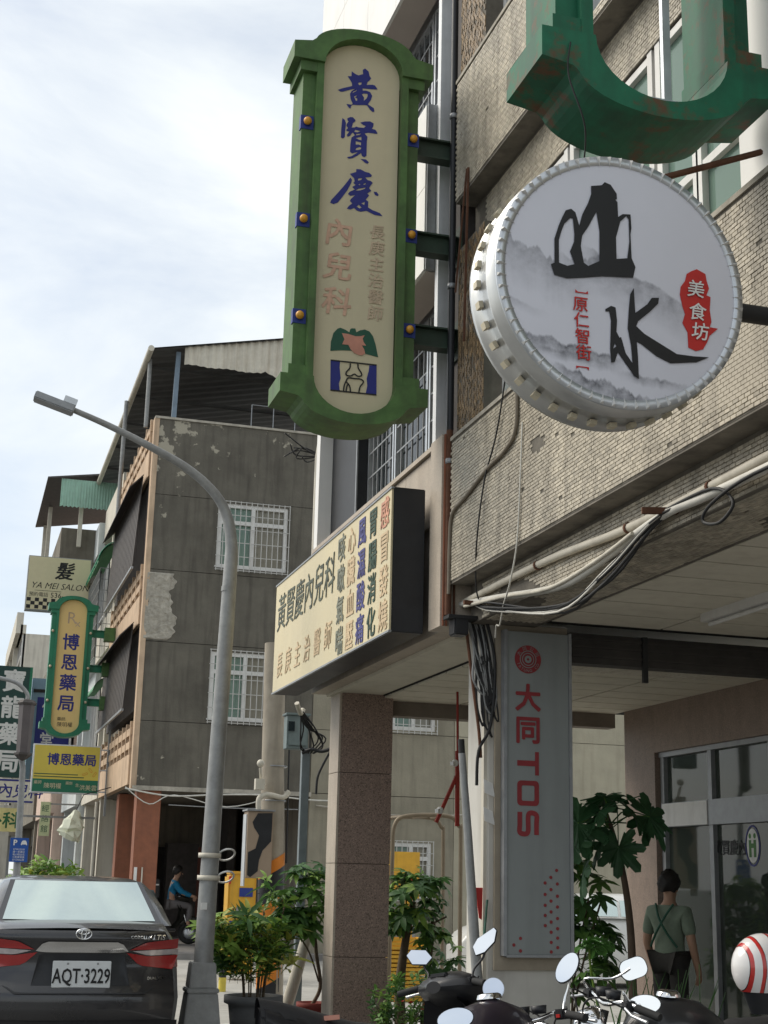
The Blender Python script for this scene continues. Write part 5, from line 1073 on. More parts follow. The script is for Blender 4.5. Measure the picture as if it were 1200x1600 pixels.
# ================================================================== vehicles
def sedan(name, label, loc, rz, paint, plate=True):
    """Four-door saloon; origin on the ground at the rear, +Y forwards."""
    root = thing(name, label, 'car', loc, rz)
    HW = 0.83
    def prof(z): return np.interp(z, [0.18, 0.3, 0.45, 0.60, 0.66, 0.80, 0.95, 1.03, 1.09], [0.16, 0.05, 0.0, 0.0, 0.05, 0.10, 0.09, 0.06, 0.13])
    def ycap(x, z): return float(prof(z)+0.16*(abs(x)/HW)**3)
    def hw(y, z):                                   # half width of the tub
        w_ = HW*np.interp(z, [0.15, 0.3, 0.55, 0.75, 0.95, 1.09, 1.13], [0.9, 0.97, 1.0, 0.985, 0.955, 0.86, 0.80])
        return w_*np.interp(y, [0, 0.12, 0.5, 3.8, 4.35, 4.6], [0.90, 0.955, 1.0, 1.0, 0.93, 0.72])
    ztop = lambda y: float(np.interp(y, [0, 0.1, 0.5, 3.4, 4.2, 4.45, 4.6], [1.07, 1.10, 1.13, 1.08, 0.93, 0.80, 0.62]))
    ys = [0.0, 0.06, 0.16, 0.35, 0.6, 1.0, 1.6, 2.2, 2.8, 3.3, 3.7, 4.05, 4.3, 4.45, 4.55, 4.6]
    P = []
    for y_ in ys:
        row = []; zt = ztop(y_)
        for z in np.linspace(0.2, 1, 11):
            zz = 0.2+(zt-0.2)*(z-0.2)/0.8; x = hw(y_, zz)
            yy = y_+(ycap(x, zz))*max(0, 1-y_/0.5); row.append((x, yy, zz))
        for f in (0.86, 0.6, 0.3, 0.0):
            x = hw(y_, zt)*f; row.append((x, y_+ycap(x, zt)*max(0, 1-y_/0.5), zt+0.02*(1-f*f)))
        P.append(row+[(-a, b, c) for a, b, c in row[-2::-1]])
    b = MB().grid(P)
    cap = []
    for f in np.linspace(1, -1, 17):
        cap.append([(hw(0, 0.2+(1.07-0.2)*(z-0.2)/0.8)*f, ycap(hw(0, 0.2+(1.07-0.2)*(z-0.2)/0.8)*f, 0.2+(1.07-0.2)*(z-0.2)/0.8), 0.2+(1.07-0.2)*(z-0.2)/0.8) for z in np.linspace(0.2, 1, 22)])
    b.grid(cap)
    fr = P[-1]; b.add(fr, [tuple(range(len(fr)))])
    body = b.build('body', paint, root, local=True)
    # cabin
    hc = []
    for z, y0, y1, w_ in ((1.10, 0.50, 3.62, 0.765), (1.24, 0.74, 3.22, 0.715), (1.36, 1.0, 2.88, 0.655), (1.435, 1.22, 2.6, 0.595), (1.47, 1.42, 2.42, 0.50), (1.483, 1.6, 2.3, 0.34)):
        ring = []
        for sx, sy in ((1, 0), (1, 1), (-1, 1), (-1, 0)):
            yy = y1 if sy else y0
            pts = [(w_, yy+(-0.12 if sy else 0.12)), (w_*0.88, yy+(-0.03 if sy else 0.03)), (w_*0.5, yy+(0.02 if sy else -0.02))]
            seq = pts if (sx == 1) == (sy == 1) else pts[::-1]
            if sx == 1 and sy == 0: seq = pts[::-1]
            if sx == 1 and sy == 1: seq = pts
            if sx == -1 and sy == 1: seq = pts[::-1]
            if sx == -1 and sy == 0: seq = pts
            ring += [(sx*a, c_, z) for a, c_ in seq]
        hc.append(ring+[ring[0]])
    cb_ = MB().grid(hc); cb_.add(hc[-1][:-1], [tuple(range(len(hc[-1])-1))]); cabin = cb_.build('cabin', paint, root, local=True)
    g_car = mat('car_glass', (0.58, 0.66, 0.63), 0.03, 0.9, var=0.02, spec=0.9)
    def panel(nm, q, m, par, n=8, bulge=0.0, off=(0, 0, 0)):
        (a, b_, c_, d) = [Vector(p) for p in q]; G = []
        for i in range(n+1):
            t = i/n; r = []
            for j in range(n+1):
                s_ = j/n; p = (a*(1-s_)+b_*s_)*(1-t)+(d*(1-s_)+c_*s_)*t; bl = bulge*(1-(2*s_-1)**2); r.append((p.x+off[0]*1, p.y-bl+off[1], p.z+off[2]))
            G.append(r)
        return MB().grid(G).build(nm, m, par, local=True)
    rw = panel('rear_window', ((-0.615, 0.585, 1.115), (0.615, 0.585, 1.115), (0.515, 1.165, 1.42), (-0.515, 1.165, 1.42)), g_car, root, bulge=0.09, off=(0, -0.052, 0.022))
    panel('windscreen', ((-0.62, 3.55, 1.12), (0.62, 3.55, 1.12), (0.5, 2.75, 1.42), (-0.5, 2.75, 1.42)), g_car, root, bulge=-0.09, off=(0, 0.06, 0.02))
    for s_ in (-1, 1):
        for a, b_ in ((0.95, 1.95), (2.0, 3.2)): panel('side_window', ((s_*0.76, a, 1.13), (s_*0.76, b_, 1.13), (s_*0.655, b_-0.28 if b_ > 3 else b_, 1.38), (s_*0.655, a+0.18 if a < 1 else a, 1.38)), g_car, root, off=(s_*0.012, 0, 0))
    panel('window_surround', ((-0.665, 0.57, 1.107), (0.665, 0.57, 1.107), (0.555, 1.18, 1.428), (-0.555, 1.18, 1.428)), mat('black_glass_border', (0.02, 0.02, 0.022), 0.1, spec=0.6), root, bulge=0.09, off=(0, -0.042, 0.017))
    bl_ = MB().bar((-0.13, 0.56, 1.135), (0.13, 0.56, 1.135), 0.05, 0.02).build('brake_lamp_bar', m_plastic, rw, local=True)
    # rear details laid on the tail surface
    def onto(poly, d, n=10):
        """Fills a polygon in (x, z) by strips so that it follows the curved tail."""
        xs = [p[0] for p in poly]; x0, x1 = min(xs), max(xs); G = []
        for i in range(n+1):
            x = x0+(x1-x0)*i/n; zs = []
            for k in range(len(poly)):
                (ax, az), (bx_, bz) = poly[k], poly[(k+1) % len(poly)]
                if min(ax, bx_)-1e-9 <= x <= max(ax, bx_)+1e-9 and abs(bx_-ax) > 1e-9: zs.append(az+(bz-az)*(x-ax)/(bx_-ax))
            if not zs: continue
            lo, hi = min(zs), max(zs); G.append([(x, ycap(x, lo+(hi-lo)*t)-d, lo+(hi-lo)*t) for t in (0, .25, .5, .75, 1)])
        return MB().grid(G)
    m_tail = mat('tail_lamp_red', (0.33, 0.012, 0.012), 0.15, var=0.1, spec=0.7, coat=0.5); m_clear = mat('tail_lamp_clear', (0.55, 0.5, 0.5), 0.12, 0.4, var=0.2, scale=20)
    for s_ in (-1, 1):
        up_ = [(s_*0.37, 0.925), (s_*0.50, 0.985), (s_*0.765, 1.015), (s_*0.765, 0.94), (s_*0.55, 0.93)]
        md = [(s_*0.39, 0.918), (s_*0.55, 0.926), (s_*0.77, 0.936), (s_*0.77, 0.895), (s_*0.52, 0.885)]
        lo_ = [(s_*0.345, 0.905), (s_*0.52, 0.88), (s_*0.77, 0.888), (s_*0.765, 0.775), (s_*0.45, 0.81)]
        tl = onto(lo_, 0.012).build('tail_lamp', m_tail, root, local=True); onto(up_, 0.012).build('upper_lens', m_tail, tl, local=True); onto(md, 0.013).build('clear_lens', m_clear, tl, local=True)
        w_ = MB(); w_.grid([[(s_*(hw(y_, z)+0.006), y_+ycap(hw(y_, z), z)*max(0, 1-y_/0.5), z) for z in np.linspace(0.79, 0.99-y_*0.1, 5)] for y_ in (0.0, 0.06, 0.14, 0.24, 0.36)]); w_.build('wrap_lens', m_tail, tl, local=True)
    onto([(-0.36, 0.915), (-0.30, 0.985), (0.30, 0.985), (0.36, 0.915), (0.30, 0.905), (-0.30, 0.905)], 0.014, 16).build('chrome_garnish', m_chrome, root, local=True)
    onto([(-0.60, 0.66), (-0.50, 0.60), (0.50, 0.60), (0.60, 0.66), (0.595, 0.668), (0.49, 0.61), (-0.49, 0.61), (-0.595, 0.668)], 0.006, 24).build('lid_seam', m_black, root, local=True)
    onto([(-0.33, 0.895), (0.33, 0.895), (0.38, 0.66), (-0.38, 0.66)], 0.003, 16).build('plate_recess', m_black, root, local=True)
    onto([(-0.78, 0.40), (0.78, 0.40), (0.78, 0.22), (-0.78, 0.22)], 0.008, 16).build('bumper_skirt', m_plastic, root, local=True)
    Q = lambda u, v, d: (u, float(prof(1.03))+0.03-d, v)
    em = MB(); yk = ycap(0, 1.045)-0.012
    for r, w2, h2, cx_, cz_ in ((0, 0.060, 0.040, 0, 0), (0, 0.018, 0.038, 0, 0), (0, 0.042, 0.016, 0, 0.014)):
        em.tube([(cx_+w2*math.cos(t), yk, 1.045+cz_+h2*math.sin(t)) for t in np.linspace(0, 2*math.pi, 26)], 0.0065, 6, False)
    em.build('badge', m_chrome, root, local=True)
    if plate:
        y_p = ycap(0, 0.76)-0.05
        pl_ = MB().box((-0.225, y_p, 0.645), (0.225, y_p+0.012, 0.845)).build('number_plate', mat('plate_white', (0.68, 0.70, 0.70), 0.5, var=0.04), root, local=True, bevel=0.004)
        fn = lambda u, v, d: (u, y_p-d, v)
        t_ = text('AQT·3229', 0, 0.735, 0.155, fn, m_ink, None, bold=0.012, sx=0.66, d=0.003); t_.parent = pl_
        for u in (-0.11, 0.12):
            bo = MB().lathe([(0.001, -0.004), (0.008, -0.003), (0.008, 0.0)], (u, y_p, 0.825), 8, 'Y').build('bolt', m_steel, pl_, local=True)
        for s_, u, sz in (('COROLLA', 0.49, 0.035), ('ALTIS', 0.62, 0.055)):
            t_ = text(s_, u-0.04, 1.025, sz, lambda a, b_, d: (a, ycap(a, b_)-d, b_), m_chrome, None, d=0.006, shear=0.2 if s_ == 'ALTIS' else 0, bold=0.01); t_.parent = root
        t_ = text('DUAL VVT-i', 0.60, 0.715, 0.03, lambda a, b_, d: (a, ycap(a, b_)-d, b_), m_chrome, None, d=0.006); t_.parent = root
    for s_ in (-1, 1):
        for y_ in (0.98, 3.68):
            wh = MB().lathe([(0.18, -0.1), (0.29, -0.1), (0.315, -0.07), (0.315, 0.07), (0.29, 0.1), (0.18, 0.1)], (s_*0.74, y_, 0.315), 28, 'X').build('wheel', m_rubber, root, local=True)
            MB().lathe([(0.001, 0.05*s_), (0.06, 0.08*s_), (0.17, 0.085*s_), (0.19, 0.09*s_)], (s_*0.74, y_, 0.315), 20, 'X').build('hub_cap', m_alu, wh, local=True)
        mi = MB().sphere((s_*0.92, 2.95, 1.12), 0.1, sc=(1.0, 0.6, 0.7)); mi.bar((s_*0.76, 2.98, 1.08), (s_*0.9, 2.96, 1.1), 0.04); mi.build('wing_mirror', paint, root, local=True)
    return root
m_carp = mat('charcoal_metallic', (0.035, 0.034, 0.036), 0.28, 0.35, var=0.06, scale=3, spec=0.55, coat=0.6)
sedan('parked_car', 'dark grey saloon car parked by the kerb with plate showing', (1.15, 12.7, 0), 0.0, m_carp).scale = (1.07, 1.07, 1.07)
sedan('parked_car', 'white car glimpsed behind dark plants in the side street', (12.6, 22.5, 0), R_(80), mat('white_car_paint', (0.62, 0.62, 0.60), 0.3, var=0.03, coat=0.4), plate=False)

def bike(name, label, bar_at, heading, lean, style, col, mirrors, seat_col=None, group=None):
    """Scooter or motorcycle. Local +Y forwards; bar_at = world place of the handlebar centre on the ground plan and its height."""
    H = bar_at[2]
    M = Matrix.Rotation(-heading, 4, 'Z') @ Matrix.Rotation(lean, 4, 'Y')
    off = M @ Vector((0, 0.42, H/math.cos(lean)))
    root = thing(name, label, 'scooter' if style == 'scooter' else 'motorcycle', (bar_at[0]-off.x, bar_at[1]-off.y, 0), group=group)
    root.rotation_euler = M.to_euler()
    hz = H/math.cos(lean)
    def B(mb, nm, m, par=root, bevel=0): return mb.build(nm, m, par, local=True, bevel=bevel)
    for y_ in (-0.62, 0.66):
        wh = B(MB().lathe([(0.15, -.05), (0.21, -.055), (0.25, -.03), (0.255, 0), (0.25, .03), (0.21, .055), (0.15, .05)], (0, y_, 0.255), 24, 'X'), 'wheel', m_rubber)
        B(MB().lathe([(0.001, -.05), (0.05, -.05), (0.14, -.03), (0.15, 0), (0.14, .03), (0.05, .05), (0.001, .05)], (0, y_, 0.255), 20, 'X'), 'rim', m_alu, wh)
    fk = MB()
    for s_ in (-1, 1): fk.tube([(s_*0.07, 0.66, 0.26), (s_*0.07, 0.50, 0.70)], 0.018, 8)
    B(fk, 'fork', m_chrome)
    B(MB().tube([(0, 0.50, 0.68), (0, 0.42, hz-0.03)], 0.025, 8), 'steering_stem', m_plastic)
    hb = MB().tube(smooth_path([(-0.34, 0.33, hz+0.0), (-0.16, 0.40, hz+0.03), (0, 0.42, hz), (0.16, 0.40, hz+0.03), (0.34, 0.33, hz+0.0)], 4), 0.013, 8)
    hbo = B(hb, 'handlebar', m_chrome if style != 'scooter' else m_plastic)
    for s_ in (-1, 1):
        B(MB().tube([(s_*0.23, 0.375, hz+0.017), (s_*0.36, 0.322, hz-0.005)], 0.020, 10), 'grip', m_rubber, hbo)
        B(MB().tube([(s_*0.20, 0.42, hz+0.01), (s_*0.28, 0.43, hz-0.01), (s_*0.37, 0.40, hz-0.025)], [0.008, 0.007, 0.01], 6), 'brake_lever', m_alu, hbo)
        sw_ = MB().box((s_*0.185-0.03, 0.36, hz-0.005), (s_*0.185+0.03, 0.42, hz+0.045)); B(sw_, 'switch_pod', m_plastic, hbo, 0.008)
        B(MB().box((s_*0.185-0.01, 0.352, hz+0.006), (s_*0.185+0.01, 0.3605, hz+0.022)), 'starter_button', m_redp, hbo)
    if style == 'scooter':
        # headset cowl, leg shield, footboard, tail
        P = []
        for y_, w_, z0, z1 in ((0.26, 0.06, hz-0.03, hz+0.04), (0.32, 0.19, hz-0.07, hz+0.075), (0.42, 0.25, hz-0.13, hz+0.095), (0.54, 0.20, hz-0.15, hz+0.05), (0.64, 0.06, hz-0.10, hz-0.02)):
            zc, rz_ = (z0+z1)/2, (z1-z0)/2; P.append([(w_*math.cos(a), y_, zc+rz_*math.sin(a)) for a in np.linspace(0, 2*math.pi, 17)])
        cw_ = MB().grid(P); cw_.add(P[0][:-1], [tuple(range(16))]); cw_.add(P[-1][:-1], [tuple(range(16))]); cwo = B(cw_, 'headset_cowl', col)
        B(MB().box((-0.07, 0.30, hz+0.055), (0.07, 0.345, hz+0.085)), 'gauge', m_black, cwo, 0.01)
        P = [[(x*w_, y_-0.10*(abs(x)**2), z) for x in np.linspace(-1, 1, 11)] for z, y_, w_ in ((0.32, 0.36, 0.17), (0.5, 0.52, 0.22), (0.7, 0.56, 0.24), (0.86, 0.52, 0.20), (0.95, 0.47, 0.13))]
        sh_ = MB().grid(P); sh_.grid([[(a, b-0.06, c) for a, b, c in r] for r in P], True, True); B(sh_, 'leg_shield', col)
        B(MB().box((-0.17, -0.16, 0.27), (0.17, 0.36, 0.33)), 'footboard', m_plastic, root, 0.02)
        P = []
        for y_, w_, z0, z1 in ((-0.14, 0.14, 0.30, 0.66), (-0.3, 0.19, 0.34, 0.72), (-0.6, 0.19, 0.45, 0.78), (-0.88, 0.14, 0.64, 0.91), (-1.08, 0.05, 0.82, 0.96)):
            zc, rz_ = (z0+z1)/2, (z1-z0)/2; P.append([(w_*math.copysign(abs(math.cos(a))**0.7, math.cos(a)), y_, zc+rz_*math.copysign(abs(math.sin(a))**0.7, math.sin(a))) for a in np.linspace(0, 2*math.pi, 17)])
        tl = MB().grid(P); tl.add(P[0][:-1], [tuple(range(16))]); tl.add(P[-1][:-1], [tuple(range(16))]); to = B(tl, 'tail_body', col)
        B(MB().bar((-0.05, -1.0, 0.855), (0.05, -1.0, 0.855), 0.03, 0.05), 'tail_lamp', mat('tail_lamp_red', (0.33, 0.012, 0.012), 0.15), to, 0.006)
        B(MB().bar((0.10, -0.72, 0.88), (0.16, -0.66, 0.88), 0.035, 0.025), 'reflector', m_sal, to)
        P = []
        for y_, w_, zt in ((-0.10, 0.08, 0.79), (-0.2, 0.13, 0.83), (-0.45, 0.15, 0.86), (-0.7, 0.15, 0.92), (-0.96, 0.10, 0.985), (-1.10, 0.03, 1.01)): P.append([(w_*x, y_, zt-0.10*abs(x)**2.4) for x in np.linspace(-1, 1, 11)])
        st = MB().grid(P); st.grid([[(a, b, c-0.05) for a, b, c in r] for r in P], True, True); B(st, 'seat', mat('black_vinyl', (0.025, 0.025, 0.027), 0.5, var=0.15, scale=30))
        B(MB().tube(smooth_path([(0, 0.42, 0.42), (0, 0.62, 0.54), (0, 0.78, 0.52), (0, 0.92, 0.42)]), [0.07]*19, 8), 'front_fender', col)
    else:
        P = []
        for y_, w_, z0, z1 in ((0.30, 0.05, 0.82, 0.94), (0.22, 0.14, 0.74, 1.05), (0.05, 0.18, 0.72, 1.09), (-0.12, 0.16, 0.72, 1.06), (-0.25, 0.11, 0.72, 0.98), (-0.34, 0.06, 0.74, 0.9)):
            zc, rz_ = (z0+z1)/2, (z1-z0)/2; P.append([(w_*math.cos(a), y_, zc+rz_*math.sin(a)) for a in np.linspace(0, 2*math.pi, 19)])
        tk = MB().grid(P); tk.add(P[0][:-1], [tuple(range(18))]); tk.add(P[-1][:-1], [tuple(range(18))]); tko = B(tk, 'fuel_tank', col)
        B(MB().lathe([(0.001, 1.112), (0.045, 1.111), (0.058, 1.104), (0.064, 1.085)], (0, 0.05, 0), 18), 'filler_cap', m_chrome, tko)
        P = []
        for y_, w_, zt in ((-0.26, 0.10, 0.93), (-0.36, 0.15, 0.965), (-0.7, 0.15, 0.98), (-1.0, 0.12, 1.0)): P.append([(w_*x, y_, zt-0.06*abs(x)**2.4) for x in np.linspace(-1, 1, 9)])
        st = MB().grid(P); st.grid([[(a, b, c-0.09) for a, b, c in r] for r in P], True, True); B(st, 'seat', mat('black_vinyl', (0.025, 0.025, 0.027), 0.5))
        en = MB().box((-0.12, -0.2, 0.3), (0.12, 0.2, 0.62))
        for k in range(5): en.box((-0.14, -0.05, 0.64+k*0.02), (0.14, 0.18, 0.648+k*0.02))
        B(en, 'engine', m_alud, root)
        fm_ = MB().bar((0, 0.42, 0.85), (0, -0.3, 0.72), 0.05); fm_.bar((0, 0.40, 0.8), (0, 0.15, 0.3), 0.05); fm_.bar((0, -0.3, 0.72), (0, -0.62, 0.28), 0.05); fm_.bar((0, -0.3, 0.72), (0, -0.95, 0.78), 0.05); B(fm_, 'frame', m_plastic)
        B(MB().lathe([(0.001, 0.13), (0.06, 0.11), (0.09, 0.03), (0.09, 0.0), (0.001, 0.0)], (0, 0.46, hz-0.1), 16, 'Y'), 'headlamp', m_chrome)
        for s_ in (-1, 1): B(MB().lathe([(0.001, -0.02), (0.035, -0.02), (0.04, 0.02), (0.001, 0.02)], (s_*0.05, 0.40, hz+0.05), 12), 'gauge', m_black)
        B(MB().tube(smooth_path([(0, 0.42, 0.50), (0, 0.62, 0.56), (0, 0.8, 0.52), (0, 0.92, 0.4)]), 0.06, 8), 'front_fender', col)
    shapes = {'hex': [(-0.085, 0.012), (-0.055, 0.05), (0.045, 0.048), (0.088, 0.0), (0.05, -0.045), (-0.045, -0.045)],
              'leaf': [(-0.06, -0.075), (-0.075, -0.02), (-0.04, 0.03), (0.075, 0.09), (0.09, 0.07), (0.07, 0.0), (0.0, -0.06)],
              'round': ellipse(0, 0, 0.058, 0.058, 0, 345, 23), 'oval': ellipse(0, 0, 0.088, 0.05, 0, 345, 23), 'soft': rrect(-0.075, 0.075, -0.055, 0.055, 0.045)}
    for s_, shp, (dx, dy, dz), rot, yaw in mirrors:
        base = Vector((s_*0.19, 0.40, hz+0.03)); c_ = Vector((s_*0.19+dx, 0.40+dy, hz+dz))
        mo = B(MB().tube(smooth_path([base, base+Vector((0, 0.03, 0.06)), base*0.35+c_*0.65+Vector((0, 0.03, -0.01)), c_+Vector((0, 0.02, 0))], 4), 0.007, 8), 'mirror_stem', m_chrome if style != 'scooter' else m_plastic)
        # mirror plane faces back to the rider and slightly up
        nrm = Vector((math.sin(yaw), -math.cos(yaw), 0.16)).normalized(); ux = Vector((0, 0, 1)).cross(nrm).normalized()*1.0; uy = nrm.cross(ux)
        if ux.x < 0: ux = -ux
        cr, sr = math.cos(rot), math.sin(rot)
        fn = lambda u, v, d: tuple(c_+ux*(cr*u-sr*v)+uy*(sr*u+cr*v)+nrm*d)
        sh2 = [(u*0.9, v*0.9) for u, v in shapes[shp]]; big = [(u*1.06, v*1.06) for u, v in sh2]
        B(MB().prism(big, -0.028, 0.0, fn), 'mirror_shell', m_chrome if style != 'scooter' and shp == 'round' else m_plastic, mo, 0.004)
        B(MB().prism(sh2, 0.0005, 0.002, fn), 'mirror_glass', m_mirror, mo)
    for s_ in (-1, 1): B(MB().tube(smooth_path([(s_*0.19, 0.42, hz+0.01), (s_*0.12, 0.54, hz+0.05), (s_*0.03, 0.56, hz-0.02), (s_*0.04, 0.52, hz-0.18)]), 0.005, 6), 'brake_cable', m_cable, hbo)
    B(MB().tube([(-0.08, 0.0, 0.25), (-0.28, -0.05, 0.03)], 0.014, 6), 'side_stand', m_steel)
    return root
m_scb = mat('black_scooter_paint', (0.018, 0.018, 0.02), 0.35, var=0.1, scale=12, coat=0.15)
GR = 'scooters and motorcycles parked at the kerb'
bike('parked_scooter', 'black scooter with angular white mirrors in front of the granite column', (2.98, 8.6, 1.00), R_(62), R_(-9), 'scooter', m_scb, [(-1, 'hex', (-0.06, 0.02, 0.20), -0.1, 0.7), (1, 'leaf', (0.08, 0.05, 0.23), 0.0, 0.55)], group=GR)
bike('parked_motorcycle', 'dark motorcycle with a round chrome mirror by the white pillar', (2.88, 7.05, 0.955), R_(55), R_(-8), 'motorcycle', mat('aubergine_black_paint', (0.022, 0.016, 0.024), 0.35, 0.2, coat=0.3), [(-1, 'round', (-0.02, 0.0, 0.17), 0, 0.6), (1, 'oval', (0.04, 0.02, 0.235), 0.9, 0.35)], group=GR)
bike('parked_motorcycle', 'black motorcycle with chrome filler cap and oval mirrors at right', (3.22, 6.95, 1.045), R_(-95), R_(-5), 'motorcycle', mat('black_tank_paint', (0.02, 0.02, 0.021), 0.35, var=0.1, coat=0.3), [(-1, 'oval', (-0.02, -0.08, 0.03), -0.15, R_(-121)), (1, 'soft', (-0.16, -0.16, 0.165), -0.4, R_(-118))], group=GR)
bike('parked_scooter', 'scooter of which only one small oval mirror shows at the bottom edge', (2.40, 6.15, 0.90), R_(40), R_(-6), 'scooter', m_scb, [(-1, 'oval', (-0.04, 0.0, 0.16), 0.1, 0.35)], group=GR)
bike('parked_scooter', 'black delivery scooter in the shade of the concrete building arcade', (5.1, 33.5, 1.02), R_(100), R_(-6), 'scooter', mat('black_yellow_trim', (0.03, 0.03, 0.025), 0.4, var=0.2), [(-1, 'oval', (0.02, 0, 0.2), 0, 0), (1, 'oval', (0.02, 0, 0.2), 0, 0)], group='scooters under the concrete building').location.z = 0.12
bx_ = thing('delivery_box', 'black delivery box with reflective strip on the shaded scooter', 'box', (4.4, 33.55, 1.05))
MB().box((4.20, 33.35, 1.10), (4.60, 33.75, 1.52)).build('case', m_black, bx_, bevel=0.02); MB().box((4.22, 33.335, 1.38), (4.58, 33.349, 1.41)).build('reflective_strip', m_wframe, bx_)
# crash helmet resting on the right-hand motorcycle
hm = thing('crash_helmet', 'red and white striped crash helmet resting on the motorcycle seat', 'helmet', (3.93, 6.75, 1.0))
def helm(m):
    t = m.node_tree; N = t.nodes; K = t.links.new; b = N['Principled BSDF']
    g = N.new('ShaderNodeNewGeometry'); wv = N.new('ShaderNodeTexWave'); wv.inputs['Scale'].default_value = 2.3; wv.inputs['Distortion'].default_value = 1.6; wv.inputs['Detail'].default_value = 1.5; wv.inputs['Detail Scale'].default_value = 1.2; K(g.outputs['Position'], wv.inputs['Vector'])
    r = N.new('ShaderNodeValToRGB'); r.color_ramp.interpolation = 'CONSTANT'; e = r.color_ramp.elements
    e[0].color = (0.72, 0.70, 0.68, 1); e[1].position = 0.45; e[1].color = (0.02, 0.02, 0.02, 1); e.new(0.52).color = (0.48, 0.03, 0.025, 1); e.new(0.86).color = (0.72, 0.7, 0.68, 1)
    K(wv.outputs['Color'], r.inputs['Fac']); K(r.outputs['Color'], b.inputs['Base Color'])
mh = mat('helmet_graphic', (0.6, 0.1, 0.1), 0.2, var=0.05, coat=0.6); helm(mh)
HC = Vector((3.99, 6.72, 1.235)); P = []
for i in range(13):
    th = math.pi*(0.0+0.74*i/12); P.append([(HC.x+0.168*math.sin(th)*math.cos(a), HC.y+0.135*math.sin(th)*math.sin(a), HC.z+0.168*math.cos(th)) for a in np.linspace(0, 2*math.pi, 25)])
MB().grid(P).build('shell', mh, hm)
P = []
for i in range(7):
    th = math.pi*(0.36+0.24*i/6); P.append([(HC.x+0.174*math.sin(th)*math.cos(a), HC.y+0.141*math.sin(th)*math.sin(a), HC.z+0.174*math.cos(th)) for a in np.linspace(-1.1, 1.0, 12)])
MB().grid(P).build('visor', mat('smoked_visor', (0.02, 0.02, 0.022), 0.1, spec=0.6), hm)
P = []
for i in range(5):
    z = HC.z-0.10-0.03*i; P.append([(HC.x+(0.122-0.012*i)*math.cos(a), HC.y+(0.095-0.01*i)*math.sin(a), z) for a in np.linspace(0, 2*math.pi, 21)])
MB().grid(P).build('padding', m_black, hm)

# ================================================================== people
def skin(name, joints, edges, material, parent, root_i=0, sub=2):
    """Continuous figure from a joint graph: joints = [(pos, radius)], grown with a Skin modifier and applied."""
    m = bpy.data.meshes.new(name); m.from_pydata([j[0] for j in joints], edges, [])
    o = bpy.data.objects.new(name, m); C.objects.link(o)
    md = o.modifiers.new('skin', 'SKIN'); md.use_smooth_shade = True
    for i, sv in enumerate(m.skin_vertices[0].data):
        r = joints[i][1]; sv.radius = r if isinstance(r, tuple) else (r, r); sv.use_root = (i == root_i)
    o.modifiers.new('sub', 'SUBSURF').levels = sub; o.modifiers['sub'].render_levels = sub
    dg = bpy.context.evaluated_depsgraph_get(); me = bpy.data.meshes.new_from_object(o.evaluated_get(dg))
    bpy.data.objects.remove(o); me.materials.clear(); me.materials.append(material)
    for p in me.polygons: p.use_smooth = True
    return link(name, me, parent, local=True)
m_skin = mat('skin', (0.42, 0.25, 0.17), 0.6, var=0.06); m_hair = mat('black_hair', (0.015, 0.012, 0.01), 0.55, var=0.3, scale=60, bump=0.6, bscale=90)
